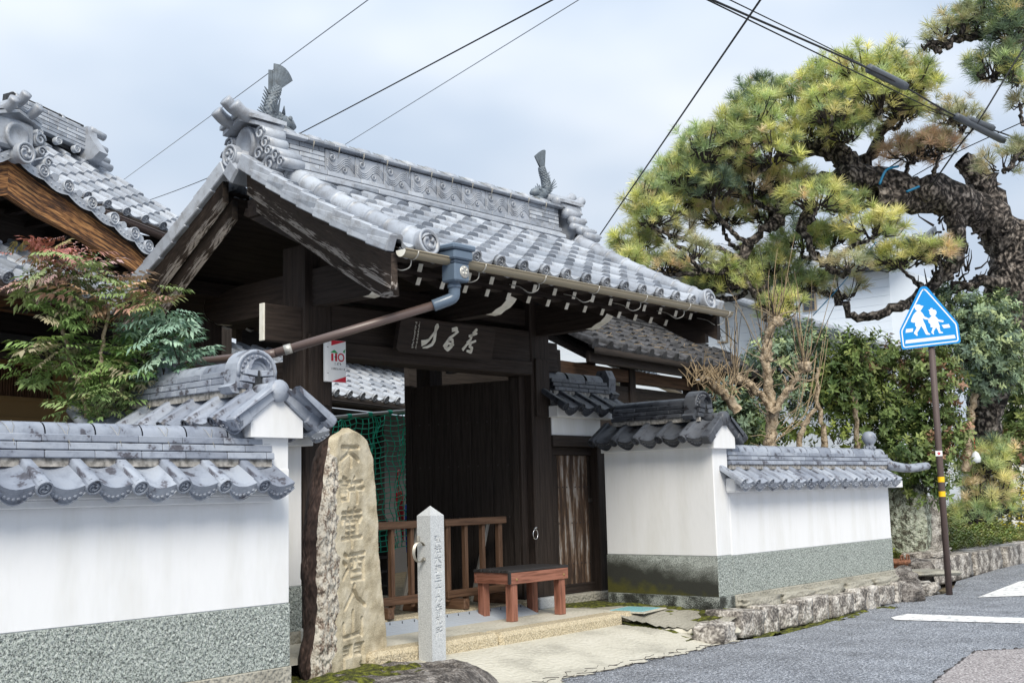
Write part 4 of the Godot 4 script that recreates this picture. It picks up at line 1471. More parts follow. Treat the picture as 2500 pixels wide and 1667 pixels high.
	structure("apron_crack", cr, M.iron)
	# tan granite kerb of the landing
	var kb := thing("landing_kerb", "tan rounded granite kerb stones edging the step before the gate", "kerb")
	for e in [[6.05, 7.52, 0.0], [7.525, 9.33, 0.01], [9.335, 9.72, 0.3]]:
		part("kerb_stone", bx(V(e[1] - e[0], 0.15, 0.24), 0.035), M.tan_granite, kb, Transform3D(rot(0, rad_to_deg(e[2]), 0), V((e[0] + e[1]) * 0.5, -0.062, -6.93 - (0.03 if e[2] > 0.1 else 0.0))))
	part("edge_strip", bx(V(1.05, 0.07, 0.13), 0.03), M.concrete, kb, Transform3D(rot(6, -52, 0), V(9.66, -0.17, -6.32)))
	# grey rock outcrop under the standing stones, moss in its hollows
	var mound := func(x, z):
		var e := smoothstep(0.0, 0.3, x - 4.7) * smoothstep(0.0, 0.42, 6.95 - x - 0.25 * (z + 6.4)) * smoothstep(0.0, 0.38, -5.72 - z - 0.1 * sin(x * 4.0))
		return -0.345 + 0.255 * pow(e, 0.6) + 0.05 * an.get_noise_2d(x * 1.6, z * 1.6) * e + 0.012 * nz.get_noise_2d(x * 9, z * 9)
	var rk := thing("rock_outcrop", "weathered grey bedrock hump carrying the carved slab and the stone post", "rock")
	part("bedrock", patch(4.6, 7.0, -7.2, -5.6, 0.04, mound), M.dark_stone, rk)
	part("moss_patch", patch(4.84, 6.3, -7.1, -6.0, 0.02, func(x, z): return mound.call(x, z) + clampf(0.05 * nz.get_noise_2d(x * 5.0, z * 5.0) + 0.022 - 0.09 * absf(z + 6.62 + 0.25 * (x - 5.4)), -0.03, 0.012) + 0.004 * nz.get_noise_2d(x * 60, z * 60)), M.moss, rk, Transform3D.IDENTITY, "stuff")
	# rough stone base under the right wall
	var rb := thing("stone_footing", "row of rough grey blocks along the foot of the right street wall", "kerb")
	var x := 9.98
	var k := 0
	while x < 14.2:
		var w: float = [0.52, 0.3, 0.44, 0.36, 0.4, 0.66, 0.34, 0.4, 0.44, 0.6][k % 10]
		var big := 0.28 + 0.04 * sin(k * 2.1)
		part("block", rock_mesh(V(w * 1.12, big * 1.12, 0.5), 200 + k, 8, 0.07, 0.9), M.field_stone, rb, Transform3D(rot(0, rng.randf_range(-8, 8), rng.randf_range(-3, 3)), V(x + w * 0.5, -0.135 + rng.randf_range(-0.015, 0.015), -6.12 - 0.012 * k)))
		x += w
		k += 1
	for i in 5:
		part("mortar_lip", rock_mesh(V(0.86, 0.13, 0.24), 260 + i, 8, 0.2, 0.8), M.old_concrete, rb, T(10.8 + i * 0.76, 0.02, -6.19))
	part("gutter_moss", patch(9.9, 13.4, -6.1, -5.76, 0.04, func(xx, z): return -0.262 + 0.05 * nz.get_noise_2d(xx * 3, z * 3) + 0.02 * nz.get_noise_2d(xx * 20, z * 20)), M.moss, rb, Transform3D.IDENTITY, "stuff")
	tag(part("rock", rock_mesh(V(0.62, 0.3, 0.4), 230, 8, 0.2), M.field_stone, self, Transform3D(rot(0, 15, 0), V(9.75, -0.2, -6.05))), "low rounded grey rock with moss at the corner of the wing wall", "rock")


# ---------------------------------------------------------------- buildings around

func frame(x: float, y: float, z: float, yaw: float, tilt := 0.0) -> Transform3D:
	return Transform3D(rot(0, yaw, 0) * rot(0, 0, tilt), V(x, y, z))


func plain_gutter(p: Node3D, fr: Transform3D, x0: float, x1: float, r: float, m: Material) -> void:
	var st := mb(true)
	for i in 8:
		var a := PI + PI * i / 8
		var b := PI + PI * (i + 1) / 8
		q(st, V(x0, sin(a) * r, cos(a) * r), V(x0, sin(b) * r, cos(b) * r), V(x1, sin(b) * r, cos(b) * r), V(x1, sin(a) * r, cos(a) * r))
	tube(st, [V(x0, 0, r), V(x1, 0, r)], 0.008, 6)
	part("gutter", st, m, p, fr)


func roof_board(p: Node3D, fr: Transform3D, x0: float, x1: float, S: float, a0: float, a1: float, hip := 0.0) -> MeshInstance3D:
	var st := mb(true)
	for i in 6:
		var p0 := slope(S * i / 6, S, a0, a1)
		var p1 := slope(S * (i + 1) / 6, S, a0, a1)
		var h0 := hip * p0.x
		var h1 := hip * p1.x
		q(st, V(x0, p0.y - 0.02, -p0.x), V(x1 - h0, p0.y - 0.02, -p0.x), V(x1 - h1, p1.y - 0.02, -p1.x), V(x0, p1.y - 0.02, -p1.x))
		q(st, V(x1 - h0, p0.y - 0.1, -p0.x), V(x0, p0.y - 0.1, -p0.x), V(x0, p1.y - 0.1, -p1.x), V(x1 - h1, p1.y - 0.1, -p1.x))
	q(st, V(x0, -0.1, 0), V(x1, -0.1, 0), V(x1, -0.02, 0), V(x0, -0.02, 0))
	return part("roof", st, M.dark_x, p, fr)


func neighbours() -> void:
	hall()
	inner_house()
	shed()
	blue_house()
	# low roofed building glimpsed under the shed
	var o := thing("storehouse", "low cream building with grey tiles seen beneath the garden shed roof", "building")
	var f := frame(16.6, 3.2, -11.4, 24)
	var rf := roof_board(o, f, -2.5, 3.6, 1.6, 22, 26)
	tile_field(rf, T(-2.5, 0, 0), 20, 0.3, 6, 0.26, 22, 26, "tile", {"disc": 0.05})
	plain_gutter(o, f * T(0, -0.12, 0.03), -2.5, 3.6, 0.06, M.frame_tan)
	part("wall", bx(V(5.6, 3.0, 0.2), 0.01), M.cream_wall, o, f * T(0.5, -1.68, -0.5))
	part("window", bx(V(0.5, 0.5, 0.06), 0.01), M.window_dark, o, f * T(-1.2, -0.62, -0.4))
	# pale wall of a house at the far right
	var o2 := thing("far_house", "pale grey house wall behind the pine trunk at the right edge", "house")
	slab("wall", V(24.5, -0.2, -8.4), V(30, 4.0, -8.1), M.cream_wall, o2)
	for i in 14:
		slab("siding_board", V(24.5 + i * 0.39, -0.1, -8.08), V(24.87 + i * 0.39, 3.95, -8.06), M.cream_wall, o2)


func hall() -> void:
	var h := thing("temple_hall", "grey tiled temple hall with an amber gable board behind the left wall", "temple")
	# main roof, hipped at its right end
	var mfr := frame(6.23, 4.55, -11.65, 14.5, -5.5)
	var rows := 8
	var ex := 0.245
	var rf := roof_board(h, mfr, -3.2, 3.2, rows * ex, 33, 38, 1.0)
	tile_field(rf, T(-3.2, 0, 0), 22, 0.29, rows, ex, 33, 38, "tile", {"disc": 0.055, "apron": 0.035, "cut": func(k, r): return -3.2 + k * 0.29 < 3.0 - slope(r * ex, rows * ex, 33, 38).x})
	plain_gutter(h, mfr * T(0, -0.11, 0.04), -3.0, 3.2, 0.065, M.brown_pipe)
	slab("upper_wall", V(4.0, 1.5, -12.5), V(8.6, 4.4, -12.3), M.dark_y, h)
	var mr := mfr * T(0, 1.2, -1.56)
	part("ridge", bx(V(1.1, 0.4, 0.16)), M.clay_dark, h, mr * T(0.6, 0.15, 0))
	var rn := h.get_child(h.get_child_count() - 1)
	var back := T(-0.6, -0.15, 0)
	for r in 6:
		noshi_row(rn, back, 0.1, 1.15, 0.0 + r * 0.05, 0.044 + r * 0.05, 0.16 - 0.006 * r, 0.3, "tile", 0.1 * (r % 2), 0.1)
	ridge_caps(rn, back, 0.1, 1.15, 0.3, 0.085, 0.3, "tile", true)
	for k in 4:
		var sw := mb(true)
		swirl(sw, 0.05, T(0, 0, 0))
		part("swirl_end", sw, M.tile_3, rn, back * T(0.98 - k * 0.29, -0.05, 0.2))
	var ep := mb()
	prism(ep, pts2("-0.16,0.32 -0.2,0.2 -0.3,0.08 -0.42,-0.06 -0.3,-0.14 0.3,-0.14 0.42,-0.06 0.3,0.08 0.2,0.2 0.16,0.32"), 0.14, Transform3D(Basis(V(0, 0, -1), V(0, 1, 0), V(1, 0, 0)), V(1.14, 0, 0)))
	var epn := part("ridge_end", ep, M.tile_1, rn, back)
	for e in [[0.3, 0.24, 0.05], [0.12, 0.28, 0.06], [0.0, 0.34, 0.05], [-0.07, 0.4, 0.05]]:
		var st := mb(true)
		tube(st, [V(1.2, e[0], 0.14), V(1.2 + e[1], e[0] - 0.02, 0.14)], e[2], 10)
		part("cloud_scroll", st, M.tile_2, epn, T(0, 0, 0))
	# front gable with its curved verge
	var g := frame(6.23, 0, -11.65, 15)
	var gf := g * T(-1.75, 0, 0.9)   # x from the apex, z = 0 the gable face
	var vx := [0.0, 0.35, 0.65, 0.95, 1.25, 1.54, 1.74, 2.0]
	var vy := [4.5, 4.36, 4.28, 4.18, 4.08, 3.98, 3.88, 3.8]
	for s in [-1.0, 1.0]:
		var bd := mb()
		var un := mb(true)
		for i in 7:
			var a := V(s * vx[i], vy[i], 0)
			var b := V(s * vx[i + 1], vy[i + 1], 0)
			var u0: float = vx[i]
			var u1: float = vx[i + 1]
			var wd0 := 0.34 - 0.02 * i
			var wd1 := 0.34 - 0.02 * (i + 1)
			var dn := V(0, -0.1, -0.04)
			quv(bd, [a + dn, b + dn, b + dn + V(0, -wd1, 0), a + dn + V(0, -wd0, 0)], [Vector2(u0 + 1.0 * s, 0), Vector2(u1 + 1.0 * s, 0), Vector2(u1 + 1.0 * s, 0.3), Vector2(u0 + 1.0 * s, 0.3)])
			quv(bd, [a + dn + V(0, -wd0, 0), b + dn + V(0, -wd1, 0), b + dn + V(0, -wd1, -0.07), a + dn + V(0, -wd0, -0.07)], [Vector2(u0, 0.4), Vector2(u1, 0.4), Vector2(u1, 0.5), Vector2(u0, 0.5)])
			q(un, a + V(0, -0.04, 0), b + V(0, -0.04, 0), b + V(0, -0.04, -2.4), a + V(0, -0.04, -2.4))
			q(un, a + V(0, -0.1, 0), b + V(0, -0.1, 0), b + V(0, -0.1, -2.4), a + V(0, -0.1, -2.4))
			q(un, a + V(0, -0.1, 0), b + V(0, -0.1, 0), b + V(0, -0.04, 0), a + V(0, -0.04, 0))
		part("gable_board", bd, M.amber_board, h, gf)
		var ur := part("gable_roof", un, M.dark_z, h, gf)
		# tiles on the slope, one file per verge joint, running back to the main roof
		for i in 7:
			var a := Vector2(s * vx[i], vy[i])
			var b := Vector2(s * vx[i + 1], vy[i + 1])
			var L := a.distance_to(b)
			var ang := atan2(b.y - a.y, (b.x - a.x))
			for k in 6:
				var mesh := pantile(0.3, L * 1.2, 0.03, 0.05, 0.042, 0.03)
				# local z runs down the slope, x along the ridge
				var dz := V(b.x - a.x, b.y - a.y, 0).normalized()
				var dx := V(0, 0, -s)
				var bb := Basis(dx, dz.cross(dx), dz)
				part("roof_tile", mesh, M["tile_%d" % (rng.randi() % 4)], ur, Transform3D(bb, V(b.x, b.y - 0.02, -0.12 - k * 0.3 + (-0.3 if s < 0 else 0.0))))
			# the verge: a disc at each joint, a hanging apron tile between
			var sw := mb(true)
			swirl(sw, 0.066, T(b.x, b.y + 0.005, 0.03), 16)
			part("verge_disc", sw, M["tile_%d" % (2 + rng.randi() % 2)], ur)
			var av := mb()
			var n := 6
			for j in n:
				var t0 := float(j) / n
				var t1 := float(j + 1) / n
				var p0 := a.lerp(b, t0) + Vector2(0, -0.035 * sin(PI * t0))
				var p1 := a.lerp(b, t1) + Vector2(0, -0.035 * sin(PI * t1))
				q(av, V(p0.x, p0.y - 0.075, 0.02), V(p1.x, p1.y - 0.075, 0.02), V(p1.x, p1.y + 0.005, 0.02), V(p0.x, p0.y + 0.005, 0.02))
				q(av, V(p0.x, p0.y + 0.005, 0.02), V(p1.x, p1.y + 0.005, 0.02), V(p1.x, p1.y + 0.02, -0.2), V(p0.x, p0.y + 0.02, -0.2))
				q(av, V(p0.x, p0.y - 0.085, 0.03), V(p1.x, p1.y - 0.085, 0.03), V(p1.x, p1.y - 0.07, 0.03), V(p0.x, p0.y - 0.07, 0.03))
				if j > 0:
					lathe(av, [[0.012, 0], [0.008, 0.008], [0, 0.01]], 6, Transform3D(rot(90, 0, 0), V(p0.x, p0.y - 0.035, 0.02)))
			tube(av, [V(a.lerp(b, 0.5).x, a.lerp(b, 0.5).y + 0.015, 0.02), V(a.lerp(b, 0.5).x, a.lerp(b, 0.5).y + 0.03, -0.25)], 0.04, 8)
			part("verge_apron", av, M["tile_%d" % (2 + rng.randi() % 2)], ur)
	# ornament on the gable's apex
	var orn := part("ridge_end", bx(V(0.5, 0.34, 0.16), 0.03), M.tile_2, h, gf * Transform3D(Basis.from_scale(Vector3.ONE * 0.86), V(0.0, 4.63, -0.02)))
	for s in [-1.0, 1.0]:
		for e in [[0.33, 0.03, 0.075], [0.36, -0.1, 0.06], [0.24, -0.15, 0.05], [0.45, -0.2, 0.055]]:
			var st := mb(true)
			var c := V(s * e[0], e[1], 0.06)
			tube(st, [c, c + V(0, 0, -0.2)], e[2], 12)
			var sp := []
			var rd := []
			for i in 12:
				var a2: float = i * 0.75
				var r2: float = e[2] * (1.05 - i * 0.075)
				sp.append(c + V(s * cos(a2) * r2, sin(a2) * r2, 0.01))
				rd.append(e[2] * 0.2)
			tube(st, sp, rd, 5)
			part("cloud_scroll", st, M["tile_%d" % (1 + rng.randi() % 3)], orn)
	for k in 2:
		var cs := mb()
		var y0 := 0.14 + 0.05 * k
		var ww := 0.3 + 0.02 * k
		prism(cs, [Vector2(-ww, y0), Vector2(0, y0 + 0.1), Vector2(ww, y0), Vector2(ww, y0 + 0.035), Vector2(0, y0 + 0.135), Vector2(-ww, y0 + 0.035)], 0.3, T(0, 0, -0.18 - 0.01 * k))
		part("ornament_eave", cs, M.tile_3, orn)
	for e in [[-0.14, 0.0], [0.0, 0.1], [0.16, 0.0]]:
		var hs := mb(true)
		tube(hs, smooth_path([V(e[0], 0.25 + e[1], -0.2), V(e[0], 0.25 + e[1], 0.05), V(e[0], 0.27 + e[1], 0.15), V(e[0] * 1.1, 0.33 + e[1], 0.23)], 4), 0.058, 12)
		part("horn_tile", hs, M.tile_2, orn)
	var bs := mb(true)
	lathe(bs, [[0.15, 0.0], [0.155, 0.03], [0.12, 0.045], [0.1, 0.02], [0.0, 0.022]], 18, Transform3D(rot(90, 0, 0), V(0, -0.02, 0.075)))
	part("boss", bs, M.tile_1, orn)
	var tb := mb(true)
	tube(tb, [V(0.05, 4.45, 0.12), V(0.05, 4.47, -0.4)], 0.085, 14)
	swirl(tb, 0.105, T(0.05, 4.45, 0.13), 20)
	part("swirl_end", tb, M.tile_2, h, gf)
	slab("gable_wall", V(-2.2, 2.9, -0.75), V(2.2, 4.1, -0.6), M.dark_x, h).transform = gf * T(0, 3.5, -0.7)
	for k in 8:
		part("gable_rafter", bx(V(0.05, 0.07, 1.0)), M.timber_z, h, gf * Transform3D(rot(0, 0, -18), V(0.25 + k * 0.24, 4.25 - 0.085 * k - 0.09, -0.62)))
	# porch roof below, its gutter, wall and lattice
	var lf := g * T(0, 3.17, 1.3)
	var lr := roof_board(h, lf, -4.5, 0.55, 1.25, 28, 32)
	tile_field(lr, T(-4.5, 0, 0), 17, 0.3, 5, 0.25, 28, 32, "tile", {"disc": 0.06, "apron": 0.04})
	plain_gutter(h, lf * T(0, -0.11, 0.05), -4.5, 0.6, 0.062, M.brown_pipe)
	part("eave_board", bx(V(5.0, 0.05, 0.5)), M.brown_x, h, lf * T(-2.0, -0.16, -0.3))
	for k in 16:
		part("rafter", bx(V(0.05, 0.06, 1.0)), M.timber_z, h, lf * Transform3D(rot(14, 0, 0), V(-4.3 + 0.31 * k, -0.12, -0.55)))
	var wf := g * T(0, 0, -0.3)
	part("wall", bx(V(6.0, 4.2, 0.12)), M.grey_wall, h, wf * T(-2.0, 1.6, -0.14))
	part("beam", bx(V(6.0, 0.16, 0.14), 0.006), M.brown_x, h, wf * T(-2.0, 2.78, 0.0))
	part("beam", bx(V(6.0, 0.24, 0.1), 0.006), M.timber_x, h, wf * T(-2.0, 3.1, 0.02))
	part("post", bx(V(0.13, 3.2, 0.13), 0.006), M.shoji, h, wf * T(-0.05, 1.2, 0.02))
	part("panel", bx(V(3.0, 2.9, 0.03)), M.dark_x, h, wf * T(-1.6, 1.2, -0.03))
	for b in [2.68, 2.3, 2.08, 1.82]:
		part("lattice_rail", bx(V(3.0, 0.05 if b > 2.2 else 0.06, 0.05), 0.004), M.shoji, h, wf * T(-1.6, b, 0.0))
	part("lattice_board", bx(V(3.0, 0.2, 0.02)), M.shoji, h, wf * T(-1.6, 2.19, 0.0))
	for k in 60:
		part("lattice_slat", bx(V(0.018, 0.34, 0.02)), M.brown_y, h, wf * T(-0.18 - k * 0.034, 2.49, 0.0))
	for k in 30:
		part("lattice_slat", bx(V(0.03, 0.4, 0.02)), M.shoji, h, wf * T(-0.18 - k * 0.066, 1.88, 0.0))
	# long low eave running back behind the gate, seen under its left gable
	var bf := frame(6.4, 2.5, -11.2, 12)
	part("side_eave", bx(V(4.0, 0.06, 1.3)), M.timber_x, h, bf * Transform3D(rot(14, 0, 0), V(0.2, 0.25, -0.4)))
	for k in 10:
		part("rafter", bx(V(0.05, 0.06, 1.1)), M.brown_z, h, bf * Transform3D(rot(14, 0, 0), V(-1.3 + 0.36 * k, 0.19, -0.3)))
	part("side_wall", bx(V(4.0, 3.0, 0.1)), M.dark_x, h, bf * T(0.3, -0.6, -1.3))


func inner_house() -> void:
	var o := thing("inner_house", "grey tiled lean-to of a house seen through the open gate", "house")
	var f := frame(10.37, 2.62, -12.37, 19)
	var rf := roof_board(o, f, -1.5, 7.5, 1.5, 27, 30)
	tile_field(rf, T(-1.11, 0, 0), 22, 0.36, 6, 0.25, 27, 30, "tile", {"disc": 0.062, "apron": 0.02, "rr": 0.07, "rh": 0.06})
	plain_gutter(o, f * T(0, -0.1, 0.05), -1.5, 7.5, 0.06, M.iron)
	part("lower_wall", bx(V(9.0, 2.8, 0.1)), M.grey_wall, o, f * T(3.0, -1.5, -0.7))
	part("post", bx(V(0.12, 2.8, 0.12)), M.timber_y, o, f * T(0.55, -1.5, -0.6))
	part("post", bx(V(0.12, 2.8, 0.12)), M.timber_y, o, f * T(2.3, -1.5, -0.6))
	part("doorway", bx(V(1.6, 2.5, 0.05)), M.dark_x, o, f * T(1.42, -1.45, -0.62))
	part("upper_wall", bx(V(5.0, 1.7, 0.1)), M.dark_x, o, f * T(2.4, 0.9, -1.55))
	part("plaster_panel", bx(V(1.6, 1.3, 0.1), 0.005), M.plaster, o, f * T(5.75, 0.95, -1.53))
	part("upper_eave", bx(V(8.0, 0.07, 1.0), 0.005), M.timber_x, o, f * Transform3D(rot(-18, 0, 0), V(2.0, 1.14, -1.45)))
	plain_gutter(o, f * T(0, 0.98, -0.92), -1.5, 5.0, 0.06, M.brown_pipe)
	var uf := f * T(-1.5, 1.05, -0.97)
	tile_field(rf, T(-1.5, 1.05, -0.97), 16, 0.36, 4, 0.25, 27, 30, "tile", {"disc": 0.062, "apron": 0.02, "rr": 0.07, "rh": 0.06})
	part("gable_board", bx(V(1.5, 0.26, 0.07), 0.006), M.brown_x, o, f * Transform3D(rot(0, 0, 24), V(6.05, 1.33, -0.6)))


func shed() -> void:
	var o := thing("garden_shed", "open timber shed under mossy dark tiles behind the side door", "shed")
	var f := frame(10.96, 2.94, -8.3, 6.5)
	var rf := roof_board(o, f, 0.0, 6.1, 1.5, 27, 30, 0.9)
	tile_field(rf, T(0.0, 0, 0), 17, 0.355, 6, 0.25, 27, 30, "old_tile", {"disc": 0.068, "apron": 0.06, "rr": 0.066, "rh": 0.055, "dip": 0.025, "flat_end": true, "cut": func(k, r): return k * 0.355 < 6.0 - 0.9 * slope(r * 0.25, 1.5, 27, 30).x})
	part("ridge", bx(V(4.4, 0.3, 0.18)), M.clay_dark, o, f * T(2.3, 0.82, -1.34))
	var rn := o.get_child(o.get_child_count() - 1)
	for r in 5:
		noshi_row(rn, T(-2.3, -0.15, 0), 0.0, 4.5, r * 0.055, r * 0.055 + 0.048, 0.15 - 0.006 * r, 0.3, "old_tile", 0.1 * (r % 2), 0.1)
	ridge_caps(rn, T(-2.3, -0.15, 0), 0.0, 4.5, 0.28, 0.09, 0.3, "old_tile")
	part("ridge_end", bx(V(0.1, 0.36, 0.3), 0.04), M.old_tile_1, rn, T(2.27, 0.02, 0))
	part("fascia", bx(V(5.9, 0.14, 0.05), 0.005), M.timber_x, o, f * T(2.95, -0.13, -0.1))
	for x in [-0.3, 1.55, 3.38, 5.3]:
		part("post", bx(V(0.16, 3.0, 0.16), 0.008), M.timber_y, o, f * T(x, -1.55, -0.42))
	part("beam", bx(V(6.2, 0.16, 0.12), 0.006), M.brown_x, o, f * T(2.5, -0.25, -0.42))
	part("rail", bx(V(6.0, 0.22, 0.1), 0.006), M.timber_x, o, f * T(2.5, -0.5, -0.42))
	part("back_rail", bx(V(6.0, 0.7, 0.1), 0.006), M.dark_x, o, f * T(2.5, -0.92, -0.5))
	part("back_wall", bx(V(2.6, 3.4, 0.08)), M.dark_x, o, f * T(0.9, -0.5, -2.6))
	part("strut", bx(V(2.0, 0.07, 0.06), 0.004), M.brown_x, o, f * Transform3D(rot(0, 0, 5), V(0.5, -0.14, -0.9)))
	for k in 16:
		part("rafter", bx(V(0.05, 0.07, 1.5)), M.timber_z, o, f * Transform3D(rot(28, 0, 0), V(0.1 + 0.38 * k, 0.2, -0.75)))
	# dry pine needles caught on the tiles
	var st := mb()
	for k in 120:
		var s := rng.randf_range(0.1, 1.2)
		var p := slope(s, 1.5, 27, 30)
		var c := V(rng.randf_range(0.5, 4.6), p.y + 0.07, -p.x)
		var d := V(rng.randf_range(-1, 1), rng.randf_range(-0.1, 0.2), rng.randf_range(-1, 1)).normalized() * 0.08
		tube(st, [c - d, c + d], 0.003, 3, false)
	part("fallen_needles", st, M.shoot, o, f, "stuff")


func blue_house() -> void:
	var o := thing("siding_house", "pale blue two storey house with horizontal siding behind the pine", "house")
	var f := frame(27.27, 0, -13.81, -88)
	part("wall", bx(V(9.0, 7.4, 0.3), 0.01), M.siding, o, f * T(-4.6, 3.6, -0.15))
	part("wall", bx(V(3.2, 6.6, 4.0), 0.01), M.siding, o, f * T(0.95, 3.2, -1.4))
	for k in 30:
		part("siding_board", bx(V(8.98, 0.205, 0.03), 0.004), M.siding, o, f * Transform3D(rot(2.5, 0, 0), V(-4.6, 1.0 + k * 0.21, 0.01)))
	for k in 26:
		part("siding_board", bx(V(3.22, 0.205, 0.03), 0.004), M.siding, o, f * Transform3D(rot(2.5, 0, 0), V(0.95, 1.0 + k * 0.21, 0.61)))
	for e in [[-2.36, 5.5, 0.3, 0.8, 0.06, 0], [0.48, 5.82, 0.36, 0.5, 0.66, 1], [-0.12, 5.95, 0.24, 0.56, 0.66, 1]]:
		var w := part("window", bx(V(e[2], e[3], 0.06), 0.008), M.frame_tan, o, f * T(e[0], e[1], e[4]))
		part("pane", bx(V(e[2] - 0.07, e[3] - 0.07, 0.02)), M.window_dark if e[5] == 1 else M.umbrella_white, w, T(0, 0, 0.025))
		for k in 7:
			part("shutter_slat", bx(V(e[2] - 0.08, 0.02, 0.02)), M.sleeve if e[5] == 1 else M.umbrella_white, w, Transform3D(rot(30, 0, 0), V(0, -e[3] * 0.42 + k * e[3] * 0.14, 0.04)))
	var rfr := f * T(-0.6, 6.5, 1.05)
	var rf := roof_board(o, rfr, -2.2, 3.6, 2.6, 24, 24)
	tile_field(rf, T(-2.2, 0, 0), 20, 0.29, 9, 0.28, 24, 24, "tile", {"disc": 0.0, "apron": 0.0})
	plain_gutter(o, rfr * T(0, -0.1, 0.05), -2.2, 3.6, 0.08, M.sleeve)
	part("eave_board", bx(V(5.8, 0.14, 0.06)), M.sleeve, o, rfr * T(0.7, -0.15, -0.06))
	var rfr2 := f * T(-8.5, 7.2, 0.7)
	var rf2 := roof_board(o, rfr2, 0, 8.0, 2.6, 24, 24)
	tile_field(rf2, T(0, 0, 0), 27, 0.29, 9, 0.28, 24, 24, "tile", {"disc": 0.0, "apron": 0.0})
	part("eave_board", bx(V(8.0, 0.14, 0.06)), M.sleeve, o, rfr2 * T(4.0, -0.15, -0.06))
	part("gable_trim", bx(V(0.08, 0.2, 2.9), 0.01), M.sleeve, o, rfr * Transform3D(rot(24, 0, 0), V(3.64, 0.5, -1.2)))
	# lean-to roof slanting down to the right
	part("low_roof", bx(V(4.4, 0.12, 1.6), 0.01), M.tile_1, o, f * Transform3D(rot(0, 0, -23), V(0.9, 5.15, 1.3)))
	part("low_roof_gutter", bx(V(4.4, 0.1, 0.1), 0.02), M.sleeve, o, f * Transform3D(rot(0, 0, -23), V(0.9, 5.08, 2.15)))


# ---------------------------------------------------------------- things by the gate and on the street

const KANJI := {
	"fu": "8,12 92,10|55,12 40,38 8,66|52,36 52,96|60,44 80,58 92,70",
	"kyo": "20,4 30,12|4,22 44,20|12,36 38,35|12,48 38,47|12,62 14,88|12,62 38,60 36,86|14,86 36,84|62,4 52,28|56,22 92,18|46,48 98,44|72,22 72,98",
	"kun": "10,10 90,8|34,0 36,18|64,0 62,18|8,24 8,36|8,24 92,22 84,34|26,34 74,33|26,34 26,66|26,50 74,49|74,33 74,64|26,65 74,64|6,78 94,75|50,24 50,100",
	"shu": "10,8 22,16|4,32 16,42|4,84 22,58|32,12 96,8|38,30 38,94|38,30 92,28 92,92|56,10 54,46 44,58|72,10 72,44 84,50|40,66 90,64|40,90 90,88",
	"nyu": "48,6 40,40 8,90|44,20 64,60 96,88",
	"san": "50,4 50,80|12,40 12,82|12,84 90,76|90,32 90,84",
	"mon": "10,8 10,98|10,8 42,6 42,46|12,27 40,26|12,46 42,44|58,6 58,46|58,6 92,4 92,96 80,90|60,25 90,24|58,45 90,43",
	"hirom": "6,10 38,8 38,28|8,28 38,27|8,28 6,52|6,50 40,48 38,80 26,86|68,8 50,80|50,80 90,72|76,50 94,88",
	"ho": "10,8 22,18|4,34 16,42|4,90 22,58|36,24 92,22|64,4 64,46|30,48 98,45|62,48 38,86|38,86 88,78|76,62 94,92",
	"dai": "6,34 94,30|50,4 46,40 8,96|52,42 70,72 96,94",
	"shi": "24,2 14,16|10,18 10,90|10,18 38,16 38,42|10,42 38,40|10,56 38,54 38,86|10,86 38,84|50,12 98,10|74,12 74,30|54,32 54,76|54,32 94,30 94,74|74,30 74,98",
	"mi": "20,16 80,12|26,48 74,45|8,86 94,82",
	"ju": "8,44 94,40|50,6 50,96",
	"kyu": "10,36 66,32|44,6 40,48 8,92|66,32 66,80 76,90 94,84 94,70",
	"ban": "70,4 30,12|8,30 94,26|50,12 50,56|46,30 8,56|54,30 94,54|30,16 36,26|68,12 60,24|24,60 24,98|24,60 78,58 78,98|24,78 78,77|50,60 50,96|24,96 78,95",
	"fuda": "6,26 48,22|28,4 28,98|26,30 4,62|30,36 46,52|60,6 60,76 70,90 96,84 96,68",
	"sho": "6,12 46,8|12,28 12,60|12,28 44,26 44,52|12,54 44,50|12,54 2,96|92,4 58,16|58,16 56,60 46,94|58,44 98,40|78,42 78,98",
}


func strokes(code: String, x: float, y: float, w: float, h: float) -> Array:
	# segments in metres: x, y is the lower left corner of the character's box
	var out := []
	for line in KANJI[code].split("|"):
		var p := pts2(line)
		for i in p.size() - 1:
			out.append([Vector2(x + p[i].x * w * 0.01, y + (100 - p[i].y) * h * 0.01), Vector2(x + p[i + 1].x * w * 0.01, y + (100 - p[i + 1].y) * h * 0.01)])
	return out


func carve(chars: Array, v: Vector2, half: float, deep: float) -> float:
	# depth of the V-cut at a point of the face
	var d := 1e9
	for c in chars:
		if v.x < c[0].x - half or v.x > c[1].x + half or v.y < c[0].y - half or v.y > c[1].y + half:
			continue
		for s in c[2]:
			d = minf(d, v.distance_to(Geometry2D.get_closest_point_to_segment(v, s[0], s[1])))
	return deep * clampf(2.2 - 2.2 * d / half, 0.0, 1.0)


